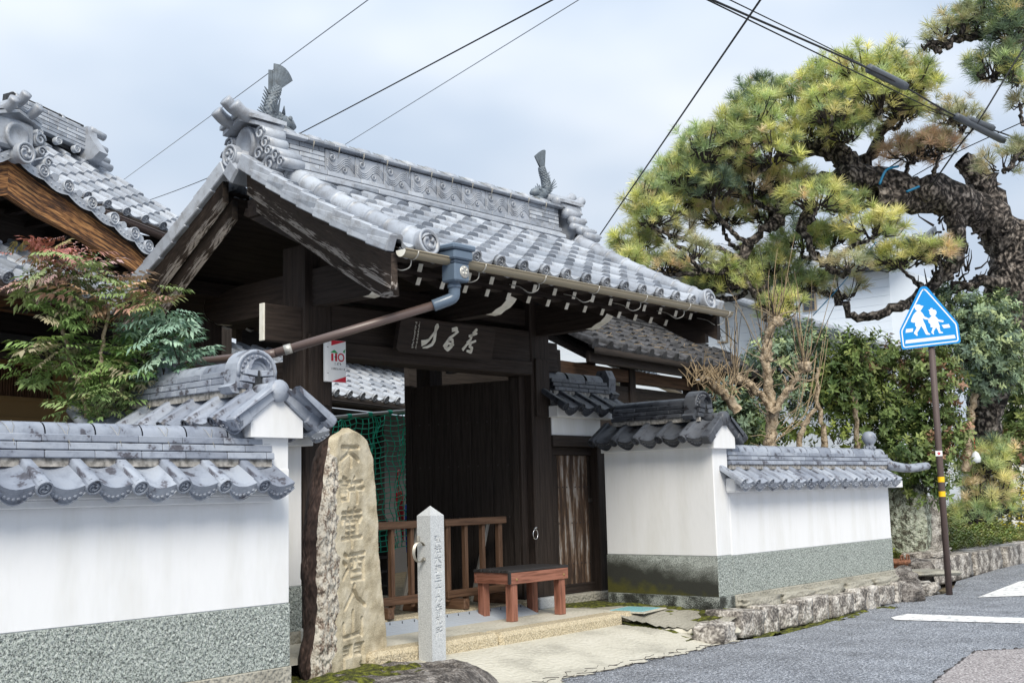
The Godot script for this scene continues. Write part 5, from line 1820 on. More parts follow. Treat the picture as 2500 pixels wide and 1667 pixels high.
func street_things() -> void:
	carved_slab()
	stone_post()
	bench()
	barriers()
	plaque_and_plate()
	road_sign()
	# kerb blocks, loose stones and a clay bowl at the end of the wall
	var kb := thing("kerb_row", "big squared grey kerb stones along the road right of the sign pole", "kerb")
	var x := 16.65
	for w in [2.1, 1.6, 2.15, 2.4, 2.0]:
		part("kerb_stone", rock_mesh(V(w * 1.1, 0.46, 0.75), int(300 + x * 3), 8, 0.035, 0.97), M.field_stone, kb, Transform3D(rot(0, 3, rng.randf_range(-1.0, 1.0)), V(x + w * 0.5, -0.1, -7.06 - (x - 16.65) * 0.05)))
		x += w
	for e in [["dark triangular rock lying at the road edge before the wall end", V(14.35, -0.13, -6.16), V(0.75, 0.42, 0.55), 14.0, "dark_stone", 311, Vector3(0, 35, 24)], ["flat grey stone between the dark triangular rock and the sign pole", V(15.1, -0.19, -6.25), V(0.7, 0.2, 0.45), 0.0, "field_stone", 312, Vector3(0, -10, 4)], ["rounded rock with a white lichen patch behind the sign pole", V(16.5, -0.06, -6.85), V(0.75, 0.42, 0.6), 0.0, "dark_stone", 313, Vector3(0, 30, 0)], ["tall upright lichen-covered garden rock just past the wall end", V(17.6, 0.55, -7.4), V(1.05, 1.55, 0.8), 0.0, "lichen_stone", 314, Vector3(4, 20, 6)], ["mossy brown boulder beside the tall lichen rock", V(18.5, 0.5, -7.6), V(0.9, 1.2, 0.8), 0.0, "field_stone", 315, Vector3(0, 50, -8)], ["broad flat stone slab on top of the kerb behind the sign pole", V(17.6, 0.13, -7.1), V(1.3, 0.14, 0.7), 0.0, "field_stone", 316, Vector3(0, 10, 3)], ["dark boulder beneath the little round pine", V(20.3, 0.4, -8.4), V(1.1, 0.9, 0.9), 0.0, "dark_stone", 317, Vector3(0, 10, 0)]]:
		var r := e[6] as Vector3
		tag(part("rock", rock_mesh(e[2], e[5], 8, 0.2), M[e[4]], self, Transform3D(rot(r.x, r.y, r.z), e[1])), e[0], "rock")
	var cs := part("concrete_slab", rock_mesh(V(1.5, 0.09, 0.55), 321, 8, 0.12), M.old_concrete, self, Transform3D(rot(2, -6, -3), V(15.95, -0.03, -6.45)))
	tag(cs, "broken pale concrete slab bridging the ditch at the sign pole's foot", "slab")
	var bw := thing("clay_bowl", "wide terracotta bowl with two loop handles beside the wall end", "bowl", V(15.85, -0.03, -6.88))
	var st := mb(true)
	lathe(st, [[0.0, 0.0], [0.13, 0.0], [0.2, 0.1], [0.205, 0.12], [0.235, 0.125], [0.235, 0.17], [0.21, 0.175], [0.19, 0.12], [0.0, 0.1]], 24)
	part("body", st, M.terracotta, bw)
	for s in [-1, 1]:
		var hs := mb(true)
		tube(hs, smooth_path([V(s * 0.1 - 0.045, 0.16, 0.17), V(s * 0.1 - 0.03, 0.23, 0.17), V(s * 0.1 + 0.03, 0.23, 0.17), V(s * 0.1 + 0.045, 0.16, 0.17)], 4), 0.012, 6)
		part("handle", hs, M.terracotta, bw)
	# pale blue inspection lid set in its concrete collar, two ribbed ramps before the sill
	var lid := thing("inspection_lid", "pale blue square cover set in the concrete landing near the side door", "manhole cover")
	part("collar", bx(V(0.5, 0.016, 0.46), 0.004), M.concrete, lid, Transform3D(rot(0, 8, 0), V(9.71, 0.002, -6.95)))
	part("cover", bx(V(0.4, 0.016, 0.37), 0.004), M.lid_blue, lid, Transform3D(rot(0, 8, 0), V(9.71, 0.007, -6.95)))
	for e in [["grey ribbed plastic ramp left of the stone post", 7.05, 0.9], ["grey ribbed plastic ramp behind the bench legs", 8.3, 1.35]]:
		var rp := thing("step_ramp", e[0], "ramp", V(e[1], 0, -7.72))
		var w: float = e[2]
		var rs := mb()
		prism(rs, [Vector2(0, 0), Vector2(0.24, 0), Vector2(0.0, 0.085)], w, Transform3D(Basis(V(0, 0, 1), V(0, 1, 0), V(-1, 0, 0)), V(w * 0.5, 0, -0.12)))
		part("wedge", rs, M.grey_plastic, rp)
		for k in 7:
			part("rib", bx(V(w - 0.01, 0.006, 0.012)), M.grey_plastic, rp, Transform3D(rot(19.5, 0, 0), V(0, 0.076 - k * 0.0115, -0.1 + k * 0.0325)))
		for k in int(w / 0.15):
			part("notch", bx(V(0.006, 0.05, 0.008)), M.sleeve, rp, T(-w * 0.5 + 0.08 + k * 0.15, 0.06, -0.06))


func carved_slab() -> void:
	var o := thing("carved_slab", "tall rough stone slab with seven carved characters, left of the gate opening", "stone monument", V(5.432, -0.07, -6.7))
	var c := Basis(V(0.961, 0, -0.278), V(0, 1, 0), V(0.278, 0, 0.961))
	var chars := []
	for e in [["fu", 0.315, 1.5, 0.27, 0.17], ["kyo", 0.29, 1.225, 0.35, 0.2], ["kun", 0.31, 0.895, 0.31, 0.285], ["shu", 0.33, 0.625, 0.32, 0.235], ["nyu", 0.335, 0.42, 0.32, 0.2], ["san", 0.305, 0.19, 0.32, 0.23], ["mon", 0.315, 0.0, 0.32, 0.165]]:
		chars.append([Vector2(e[1], e[2]), Vector2(e[1] + e[3], e[2] + e[4]), strokes(e[0], e[1], e[2], e[3], e[4])])
	var lx := func(y): return lerpf(0.0, 0.085, smoothstep(0.0, 0.5, y)) + 0.09 * smoothstep(0.95, 1.5, y) + 0.05 * smoothstep(1.4, 1.72, y) + 0.26 * pow(smoothstep(1.68, 1.815, y), 2.0)
	var rx := func(y): return 0.996 - 0.117 * smoothstep(0.0, 1.0, y) - 0.06 * smoothstep(1.0, 1.6, y) - 0.08 * smoothstep(1.55, 1.7, y) - 0.2 * pow(smoothstep(1.66, 1.815, y), 1.6)
	var nz := noise(150, 2.2, 4)
	var fine := noise(151, 14.0, 3)
	var NU := 170
	var NV := 330
	var H := 1.805
	var g := []
	for j in NV + 1:
		var y := -0.06 + (H + 0.06) * j / NV
		var row := []
		var x0: float = lx.call(y)
		var x1: float = rx.call(y)
		for i in NU + 1:
			var x := lerpf(x0, x1, float(i) / NU)
			var round_off := 0.05 * pow(1.0 - minf(1.0, minf((x - x0) / 0.06, (x1 - x) / 0.05)), 2.0) + 0.05 * pow(smoothstep(1.74, 1.81, y), 2.0)
			var crust := smoothstep(x0 + 0.26, x0 + 0.1, x) * (1.0 - smoothstep(1.45, 1.7, y))
			var z: float = -round_off + 0.006 * nz.get_noise_2d(x * 2, y * 2) + 0.0022 * fine.get_noise_2d(x, y) - crust * (0.012 + 0.018 * nz.get_noise_2d(x * 5, y * 3) + 0.007 * fine.get_noise_2d(x, y))
			z -= carve(chars, Vector2(x, y), 0.019, 0.026)
			row.append(V(x, y, z))
		g.append(row)
	var faces := [mb(true), mb(true)]
	for j in NV:
		var y := -0.06 + (H + 0.06) * j / NV
		for i in NU:
			var p: Vector3 = g[j][i]
			var lim: float = lx.call(y) + (0.2 - 0.06 * smoothstep(0.6, 1.5, y)) * (1.0 - smoothstep(1.45, 1.62, y)) + 0.06 * nz.get_noise_2d(3.0, y * 2.5)
			q(faces[0 if p.x < lim else 1], g[j][i], g[j][i + 1], g[j + 1][i + 1], g[j + 1][i])
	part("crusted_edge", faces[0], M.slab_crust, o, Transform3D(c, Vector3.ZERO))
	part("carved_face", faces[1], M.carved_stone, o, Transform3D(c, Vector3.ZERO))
	# dark split sides, back and shoulder
	var sd := mb(true)
	var back := func(p: Vector3, s: float) -> Vector3: return V(lerpf(p.x, 0.5, 0.12) - s * 0.05 * sin(p.y * 2.0), minf(p.y, 1.6 + 0.05 * nz.get_noise_1d(p.x * 3)), -0.2 + 0.04 * nz.get_noise_2d(p.x, p.y * 1.5))
	var prevl := []
	for j in range(0, NV + 1, 6):
		var a: Vector3 = g[j][0]
		var ring := []
		for k in 7:
			var t := k / 6.0
			var b: Vector3 = a.lerp(back.call(a, 1.0), t)
			b += V(-0.03 * sin(PI * t), 0, 0) + V(0.02, 0, 0.02) * nz.get_noise_3d(b.x * 3, b.y * 2.2, b.z * 6) * sin(PI * minf(t * 1.4, 1.0)) * 2.0
			ring.append(b)
		var e: Vector3 = g[j][NU]
		ring.append(back.call(e, -1.0))
		ring.append(e.lerp(back.call(e, -1.0), 0.5) + V(0.03, 0, 0))
		ring.append(e)
		if prevl.size():
			for k in ring.size() - 1:
				q(sd, prevl[k + 1], prevl[k], ring[k], ring[k + 1])
		prevl = ring
	for i in range(0, NU, 10):
		var a: Vector3 = g[NV][i]
		var b: Vector3 = g[NV][mini(i + 10, NU)]
		q(sd, a, b, back.call(b, 0.0), back.call(a, 0.0))
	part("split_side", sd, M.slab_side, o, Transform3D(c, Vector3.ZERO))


func stone_post() -> void:
	var o := thing("stone_post", "square pale granite post with ten small characters and a steel ring", "stone post", V(6.61, -0.1, -6.72))
	var hs := 0.0765
	var H := 1.138
	var st := mb()
	for s in [[-1, 0], [1, 0], [0, -1]]:
		var n := V(s[0], 0, s[1]) * hs
		var t := V(-s[1], 0, s[0]) * hs
		q(st, n + t, n - t, n - t + V(0, H, 0), n + t + V(0, H, 0)) if true else null
	for k in 4:
		var a := V([-1, 1, 1, -1][k] * hs, H, [-1, -1, 1, 1][k] * hs)
		var b := V([1, 1, -1, -1][k] * hs, H, [-1, 1, 1, -1][k] * hs)
		face(st, [a, b, V(0, H + 0.078, 0)], V(0, 0.5, 0))
	part("shaft", st, M.pale_granite, o)
	var chars := []
	var ys := [0.943, 0.868, 0.79, 0.712, 0.64, 0.563, 0.487, 0.4, 0.315, 0.222]
	var codes := ["hirom", "ho", "dai", "shi", "mi", "ju", "kyu", "ban", "fuda", "sho"]
	for k in 10:
		var h: float = [0.07, 0.07, 0.066, 0.07, 0.06, 0.062, 0.066, 0.08, 0.076, 0.084][k]
		var x0 := -0.032
		chars.append([Vector2(x0, ys[k] - h * 0.5), Vector2(x0 + 0.074, ys[k] + h * 0.5), strokes(codes[k], x0, ys[k] - h * 0.5, 0.074, h)])
	var f := mb(true)
	var NU := 64
	var NV := 440
	var g := []
	for j in NV + 1:
		var row := []
		for i in NU + 1:
			var x := lerpf(-hs, hs, float(i) / NU)
			var y := H * j / NV
			row.append(V(x, y, hs - carve(chars, Vector2(x, y), 0.0055, 0.011)))
		g.append(row)
	for j in NV:
		for i in NU:
			q(f, g[j][i], g[j][i + 1], g[j + 1][i + 1], g[j + 1][i])
	part("carved_face", f, M.pale_granite, o)
	# flat steel hoop bolted to the left face
	var r := 0.066
	var hp := mb(true)
	var c := V(-hs - 0.05, 0.855, 0.0)
	for i in 24:
		var a := TAU * i / 24
		var b := TAU * (i + 1) / 24
		for rr in [r, r - 0.004]:
			q(hp, c + V(cos(a) * rr, sin(a) * rr * 1.25, 0.014), c + V(cos(a) * rr, sin(a) * rr * 1.25, -0.014), c + V(cos(b) * rr, sin(b) * rr * 1.25, -0.014), c + V(cos(b) * rr, sin(b) * rr * 1.25, 0.014))
		for z in [-0.014, 0.014]:
			q(hp, c + V(cos(a) * r, sin(a) * r * 1.25, z), c + V(cos(b) * r, sin(b) * r * 1.25, z), c + V(cos(b) * (r - 0.004), sin(b) * (r - 0.004) * 1.25, z), c + V(cos(a) * (r - 0.004), sin(a) * (r - 0.004) * 1.25, z))
	var ring := part("steel_hoop", hp, M.steel, o)
	part("hasp", bx(V(0.03, 0.045, 0.02), 0.006), M.steel, ring, T(c.x - 0.01, 0.958, 0.0))
	part("bolt", bx(V(0.02, 0.02, 0.03), 0.004), M.steel, ring, T(c.x + 0.035, 0.795, 0.012))


func bench() -> void:
	var o := thing("bench", "small red-brown wooden bench with black slatted top before the gate door", "bench", V(8.68, 0, -7.56))
	for x in [-0.36, 0.36]:
		for z in [-0.18, 0.18]:
			part("leg", bx(V(0.085, 0.4, 0.085), 0.006), M.red_y, o, T(x, 0.2, z))
	for s in [-1, 1]:
		part("side_rail", bx(V(0.86, 0.105, 0.03), 0.004), M.red_x, o, T(0, 0.4, s * 0.225))
		part("end_rail", bx(V(0.03, 0.105, 0.42), 0.004), M.red_z, o, T(s * 0.415, 0.4, 0))
		for x in [-0.35, 0.36]:
			var st := mb(true)
			lathe(st, [[0.013, 0], [0.01, 0.008], [0, 0.01]], 8, Transform3D(rot(90, 0, 0), V(x, 0.39, s * 0.24)))
			part("bolt_cap", st, M.shoji, o)
	part("corner_strip", bx(V(0.02, 0.12, 0.032), 0.003), M.charcoal_y, o, T(-0.436, 0.41, 0.226))
	for k in 4:
		part("slat", bx(V(0.9, 0.026, 0.105), 0.004), M.charcoal_x, o, T(0, 0.466, -0.177 + k * 0.118))


func barriers() -> void:
	for e in [["brown wooden barrier behind the stone post, left of the pair", 7.52, 0.84, -8.04, 1.0, 3], ["brown wooden barrier standing against the right door leaf", 8.53, 0.86, -8.06, 1.5, 3]]:
		var o := thing("barrier", e[0], "barrier", V(e[1], 0.1, e[3]), deg_to_rad(e[4]), "")
		var w: float = e[2]
		part("top_rail", bx(V(w + 0.06, 0.07, 0.07), 0.006), M.brown_x, o, T(0, 0.83, 0.02))
		part("bottom_rail", bx(V(w, 0.075, 0.05), 0.006), M.brown_x, o, T(0, 0.14, 0.02))
		for k in 4:
			part("upright", bx(V(0.06 if k in [0, 3] else 0.045, 0.74, 0.05), 0.004), M.brown_y, o, T(-w * 0.5 + 0.04 + k * (w - 0.08) / 3, 0.44, 0.0))
		for s in [-1, 1]:
			part("foot", bx(V(0.08, 0.1, 0.5), 0.01), M.brown_z, o, T(s * (w * 0.5 - 0.1), 0.05, -0.05))
			part("back_stay", bx(V(0.045, 0.86, 0.03), 0.004), M.galvanised, o, Transform3D(rot(16, 0, 0), V(s * (w * 0.5 - 0.13), 0.42, -0.18)))


func ribbon(st: SurfaceTool, line: Array, wid: Array, depth: float, xf: Transform3D) -> void:
	# a brush stroke: a flat bar of varying width raised from its board
	for i in line.size() - 1:
		var a: Vector2 = line[i]
		var b: Vector2 = line[i + 1]
		var wa: float = wid[i]
		var wb: float = wid[i + 1]
		var n := (b - a).orthogonal().normalized()
		var pts := [a + n * wa, a - n * wa, b - n * wb, b + n * wb]
		prism(st, pts, depth, xf)
		var cap := []
		for k in 8:
			cap.append(b + Vector2(cos(TAU * k / 8), sin(TAU * k / 8)) * wb)
		prism(st, cap, depth * 0.96, xf)


func plaque_and_plate() -> void:
	var o := thing("name_plaque", "slanting brown board with three white brushed characters on the gate lintel", "plaque", V(7.86, 2.69, -7.72))
	o.rotation = Vector3(deg_to_rad(14), 0, 0)
	var st := mb()
	prism(st, pts2("-0.66,-0.14 -0.62,-0.17 0.6,-0.17 0.64,-0.14 0.64,0.12 0.6,0.16 -0.62,0.16 -0.66,0.13"), 0.05, T(0, 0, -0.025))
	part("board", st, M.timber_x, o)
	var ws := mb()
	var xf := T(0, 0, 0.0255)
	# flowing three-character name, read from the right
	for s in [["-0.36,-0.07 -0.31,-0.055 -0.27,-0.03 -0.2,0.06 -0.185,0.1 -0.19,0.12 -0.205,0.1 -0.2,0.02 -0.2,-0.03 -0.22,-0.07 -0.28,-0.1 -0.33,-0.11", "0.03 0.022 0.012 0.012 0.018 0.014 0.014 0.016 0.018 0.016 0.012 0.006"], ["0.015,0.09 0.07,0.105", "0.02 0.022"], ["0.1,0.09 0.06,0.05 -0.0,0.01 -0.06,-0.07", "0.018 0.012 0.014 0.012"], ["-0.02,-0.01 0.04,0.0 0.05,-0.03 0.04,-0.07 0.0,-0.1 -0.04,-0.085 -0.01,-0.04 0.06,-0.05", "0.012 0.012 0.014 0.016 0.02 0.014 0.012 0.014"], ["0.31,0.08 0.35,0.12", "0.014 0.016"], ["0.26,0.05 0.36,0.085", "0.012 0.012"], ["0.3,0.07 0.29,0.02 0.25,-0.01", "0.014 0.012 0.012"], ["0.2,-0.09 0.25,-0.03 0.36,0.01", "0.016 0.012 0.012"], ["0.31,-0.01 0.29,-0.05 0.33,-0.06 0.32,-0.1 0.27,-0.095", "0.012 0.012 0.014 0.018 0.012"]]:
		var wid := []
		for w in s[1].split(" "):
			wid.append(float(w))
		ribbon(ws, pts2(s[0]), wid, 0.006, xf)
	part("brushed_name", ws, M.white_paint, o)
	var sm := mb()
	for col in 2:
		for k in 22:
			var y := 0.12 - k * 0.0115
			var x := -0.42 - col * 0.045
			ribbon(sm, [Vector2(x + rng.randf_range(-0.012, 0.0), y + rng.randf_range(-0.003, 0.003)), Vector2(x + rng.randf_range(0.0, 0.012), y + rng.randf_range(-0.004, 0.004))], [0.0025, 0.002], 0.003, xf)
	part("small_signature", sm, M.white_paint, o)
	# projecting plate of the children's refuge house
	var p := thing("refuge_plate", "white two-sided plate with red 110 mark hung beside the left gate post", "sign", V(6.56, 2.39, -7.82))
	part("panel", bx(V(0.215, 0.37, 0.012), 0.003), M.sign_white, p)
	part("bracket", bx(V(0.03, 0.37, 0.03), 0.004), M.sign_white, p, T(-0.11, 0, -0.012))
	for y in [-0.11, 0.12]:
		part("screw", bx(V(0.008, 0.008, 0.006), 0.002), M.iron, p, T(-0.1, y, 0.008))
	var z := T(0, 0, 0.0062)
	for e in [["red_corner", "red_print", [pts2("-0.06,0.183 0.105,0.183 -0.06,0.135"), pts2("-0.06,-0.183 0.105,-0.183 0.105,-0.13")]], ["red_number", "red_print", [pts2("-0.062,0.065 -0.038,0.065 -0.038,0.0 -0.062,0.0"), pts2("-0.018,0.07 0.004,0.07 0.004,0.0 -0.018,0.0")]], ["green_roof", "green_print", [pts2("-0.072,0.072 -0.028,0.1 0.016,0.072"), pts2("0.07,0.09 0.1,0.115 0.09,0.075"), pts2("-0.03,0.04 -0.002,0.045 -0.004,0.02")]]]:
		var ps := mb()
		for poly in e[2]:
			prism(ps, poly, 0.0012, z)
		part(e[0], ps, M[e[1]], p)
	var ring := mb()
	var circ := []
	var wid := []
	for i in 17:
		circ.append(Vector2(0.05 + cos(TAU * i / 16) * 0.032, 0.036 + sin(TAU * i / 16) * 0.032))
		wid.append(0.006)
	ribbon(ring, circ, wid, 0.0012, z)
	part("red_zero", ring, M.red_print, p)
	var tx := mb()
	var kana := {"ko": "20,25 75,22|15,80 80,82", "do": "30,20 45,50|75,35 25,60 25,82 75,82|78,12 84,24|92,8 98,20", "mo": "45,10 42,70 55,88 78,70|20,38 68,36|20,58 66,56", "1": "50,8 50,92", "0": "50,8 25,30 25,70 50,92 75,70 75,30 50,8", "ba": "20,12 18,90|40,35 90,32|66,12 66,84 45,80 60,68 90,90|92,6 98,16", "n": "50,10 20,90 40,55 58,60 62,86 90,60", "no": "55,20 40,70 20,72 22,40 55,18 84,40 76,72 55,88", "i": "20,20 24,70 38,82|74,26 84,60", "e": "40,12 62,18|25,38 72,36 22,88 52,62 62,86 86,84"}
	var lay := [["ko", -0.03, -0.035, 0.027], ["do", 0.0, -0.035, 0.027], ["mo", 0.03, -0.035, 0.027]]
	var cx := -0.066
	for k in ["1", "1", "0", "ba", "n", "no", "i", "e"]:
		var narrow: bool = k in ["1", "0"]
		lay.append([k, cx, -0.078, 0.021])
		cx += 0.013 if k == "1" else 0.018 if narrow else 0.0245
	for e in lay:
		for line in kana[e[0]].split("|"):
			var pl := []
			var wd := []
			for v in pts2(line):
				pl.append(Vector2(e[1] + v.x * 0.01 * e[3] - 0.0, e[2] + (100 - v.y) * 0.01 * e[3]))
				wd.append(0.0014)
			ribbon(tx, pl, wd, 0.001, z)
	part("black_lettering", tx, M.black_print, p)


func rounded(poly: Array, r: float, seg := 5) -> Array:
	var out := []
	var n := poly.size()
	for i in n:
		var a: Vector2 = poly[(i + n - 1) % n]
		var b: Vector2 = poly[i]
		var c: Vector2 = poly[(i + 1) % n]
		var p0 := b + (a - b).normalized() * r
		var p1 := b + (c - b).normalized() * r
		for k in seg + 1:
			var t := float(k) / seg
			out.append(p0.lerp(b, t).lerp(b.lerp(p1, t), t))
	return out


func road_sign() -> void:
	var o := thing("crossing_sign", "blue pentagonal school crossing sign on a brown pole with yellow bands", "road sign", V(15.2, -0.08, -5.87))
	var st := mb(true)
	tube(st, [V(0, -0.2, 0), V(0.0, 3.4, -0.0)], 0.042, 14)
	part("pole", st, M.pole_brown, o, Transform3D.IDENTITY)
	for y in [1.13, 1.32]:
		var bs := mb(true)
		tube(bs, [V(0, y - 0.035, 0), V(0, y + 0.035, 0)], 0.0435, 14, false)
		part("yellow_band", bs, M.tape_yellow, o, Transform3D.IDENTITY)
	var face_b := rot(0, -72, 0)
	part("flower_sticker", bx(V(0.085, 0.07, 0.002)), M.sign_white, o, Transform3D(face_b, V(0, 1.66, 0.0)) * T(0, 0, 0.042))
	var fl := mb()
	for i in 5:
		var a := TAU * i / 5 + PI / 2
		var c := []
		for k in 6:
			c.append(Vector2(cos(a) * 0.012 + cos(TAU * k / 6) * 0.009, sin(a) * 0.012 + sin(TAU * k / 6) * 0.009))
		prism(fl, c, 0.001)
	part("flower_print", fl, M.red_print, o, Transform3D(face_b, V(0, 1.66, 0.0)) * T(0, 0, 0.0435))
	# the plate: x to the right, y up, seen from the street
	var u := 0.785 / 680.0
	var conv := func(s: String) -> Array: return pts2(s).map(func(v): return Vector2((v.x - 425.0) * u, (810.0 - v.y) * u))
	var px := Transform3D(face_b * rot(0, 0, 3.0), V(0, 3.08, 0.0)) * T(0.0, 0, 0.06) * Transform3D(Basis.from_scale(Vector3.ONE * 0.97), Vector3.ZERO)
	var outline: Array = conv.call("372,52 758,545 770,760 740,764 100,814 72,600 330,110")
	var pent := [Vector2(-0.035, 0.86), Vector2(0.385, 0.27), Vector2(0.385, 0.0), Vector2(-0.385, 0.0), Vector2(-0.385, 0.27)]
	pent[0] = Vector2(0, 0.84)
	pent.insert(0, Vector2(-0.04, 0.84))
	pent[1] = Vector2(0.04, 0.84)
	var pl := mb()
	prism(pl, rounded(pent, 0.035), 0.006, T(0, 0, 0))
	part("plate", pl, M.sign_blue, o, px)
	var inner := [Vector2(-0.018, 0.795), Vector2(0.018, 0.795), Vector2(0.355, 0.26), Vector2(0.355, 0.03), Vector2(-0.355, 0.03), Vector2(-0.355, 0.26)]
	var path := rounded(inner, 0.03)
	path.append(path[0])
	path.append(path[1])
	var wd := []
	for v in path:
		wd.append(0.0085)
	var bl := mb()
	ribbon(bl, path, wd, 0.0012, T(0, 0, 0.006))
	part("white_border", bl, M.sign_white, o, px)
	var fg := mb()
	var lift := T(-0.0, -0.0, 0.0061)
	var cv := func(s: String) -> Array:
		return pts2(s).map(func(v): return Vector2((v.x - 422.0) * 0.00113, (800.0 - v.y + (v.x - 422.0) * -0.085) * 0.00113))
	# the two walkers, their schoolbag, cap and bow, cut as flat shapes
	for s in ["318,360 300,345 290,318 292,298 306,282 330,276 352,280 366,292 384,296 398,302 384,312 376,330 362,346 352,356 360,370 376,392 392,430 440,458 432,474 392,466 366,452 374,490 388,530 396,580 408,628 432,648 428,658 390,656 378,646 360,590 340,546 318,580 284,626 286,662 276,666 246,636 248,620 268,592 284,560 270,540 276,500 252,500 226,488 236,456 268,398 300,366", "474,428 458,414 452,392 456,374 444,352 466,344 474,328 496,332 494,348 514,350 530,362 536,384 530,406 512,424 522,440 546,474 598,488 604,500 592,512 552,504 538,496 544,530 552,560 546,576 552,620 578,634 576,646 532,646 522,604 506,572 486,600 472,622 474,654 464,656 444,630 460,596 470,570 444,566 448,530 428,506 428,478 446,450"]:
		prism(fg, cv.call(s), 0.0012, lift)
	for s in ["160,575 244,570 234,612 150,622", "572,545 656,536 668,580 592,586", "142,712 704,670 712,712 130,756"]:
		prism(fg, cv.call(s), 0.0012, lift)
	part("white_walkers", fg, M.sign_white, o, px)
	part("back_plate", bx(V(0.3, 0.05, 0.02)), M.sign_back, o, px * T(0, 0.3, -0.012))


# ---------------------------------------------------------------- inside the gate

func yard_things() -> void:
	var o := thing("green_net", "green netting hung from a grey pipe inside the gate opening", "net")
	var a := V(8.0, 2.05, -10.3)
	var b := V(10.3, 2.29, -10.3)
	var st := mb(true)
	tube(st, [a, b], 0.022, 8)
	part("pipe", st, M.galvanised, o)
	var ns := mb()
	var nx := 34
	var ny := 26
	var g := []
	for i in nx + 1:
		var col := []
		for j in ny + 1:
			var p := a.lerp(b, float(i) / nx)
			var sag := 0.03 * absf(sin(i * 0.9)) * (1.0 - j / 26.0)
			col.append(p + V(0.02 * sin(j * 0.9 + i), -0.02 - sag - j * 0.062, 0.07 * sin(i * 0.85 + 0.12 * j) + 0.02 * sin(j * 1.3)))
		g.append(col)
	for i in nx + 1:
		tube(ns, g[i], 0.006, 3, false)
	for j in ny + 1:
		var row := []
		for i in nx + 1:
			row.append(g[i][j])
		tube(ns, row, 0.006, 3, false)
	part("mesh", ns, M.net, o)
	for k in 7:
		var rs := mb(true)
		var c := a.lerp(b, 0.08 + k * 0.14)
		tube(rs, [c - V(0.03, 0, 0), c + V(0.03, 0.003, 0)], 0.027, 8)
		part("clip", rs, M.net, o)
	for e in [["closed red umbrella standing behind the green net", "umbrella_red", V(9.95, 0.65, -10.6), 6.0], ["closed blue umbrella standing behind the green net", "umbrella_blue", V(10.03, 0.5, -10.62), -4.0], ["closed clear white umbrella with a pale hooked handle behind the green net", "umbrella_white", V(10.12, 0.62, -10.55), -5.0]]:
		var u := thing("umbrella", e[0], "umbrella", e[2])
		u.rotation = Vector3(0, 0, deg_to_rad(e[3]))
		var cs := mb(true)
		lathe(cs, [[0.006, 0.0], [0.02, 0.12], [0.045, 0.4], [0.05, 0.58], [0.02, 0.62], [0.012, 0.64]], 9)
		part("folded_canopy", cs, M[e[1]], u)
		var hs := mb(true)
		tube(hs, smooth_path([V(0, 0.6, 0), V(0, 0.78, 0), V(0.015, 0.85, 0), V(0.05, 0.86, 0), V(0.065, 0.81, 0)], 4), 0.011, 7)
		part("handle", hs, M.pale_cable if e[1] != "umbrella_red" else M.umbrella_red, u)
	var rack := thing("shoe_rack", "dark slatted rack behind the barrier inside the gate", "rack", V(9.0, 0, -10.75), 0.1)
	for k in 5:
		part("shelf", bx(V(1.5, 0.03, 0.3)), M.iron, rack, T(0, 0.12 + k * 0.17, 0))
	for s in [-1, 1]:
		part("side", bx(V(0.03, 0.9, 0.3)), M.iron, rack, T(s * 0.75, 0.45, 0))


# ---------------------------------------------------------------- plants

func tuft_mesh(n: int, L: float, w: float, spread: float, sd: int) -> ArrayMesh:
	# a pine shoot: needles fanning out from one point
	var rr := RandomNumberGenerator.new()
	rr.seed = sd
	var st := mb()
	for i in n:
		var th := acos(lerpf(1.0, cos(spread), rr.randf()))
		var ph := rr.randf() * TAU
		var d := V(sin(th) * cos(ph), cos(th), sin(th) * sin(ph))
		var base := d * 0.01 + V(0, rr.randf_range(-0.05, 0.03), 0)
		var side := d.cross(V(rr.randf() - 0.5, rr.randf() - 0.5, rr.randf() - 0.5)).normalized() * w
		var tip := base + d * L * rr.randf_range(0.75, 1.1) + V(0, -0.01, 0)
		var mid := base.lerp(tip, 0.55) + V(0, 0.006, 0)
		q(st, base - side, base + side, mid + side * 0.9, mid - side * 0.9)
		st.add_vertex(mid - side * 0.9)
		st.add_vertex(tip)
		st.add_vertex(mid + side * 0.9)
	return done(st)


func leaf(st: SurfaceTool, at: Vector3, dir: Vector3, up: Vector3, L: float, w: float) -> void:
	var s := dir.cross(up).normalized() * w
	var n := s.cross(dir).normalized()
	var m := at + dir * L * 0.45 - n * L * 0.04
	var tip := at + dir * L - n * L * 0.16
	var l := m + s + n * w * 0.35
	var r := m - s + n * w * 0.35
	for t in [[at, m, l], [m, tip, l], [at, r, m], [m, r, tip]]:
		for p in t:
			st.add_vertex(p)


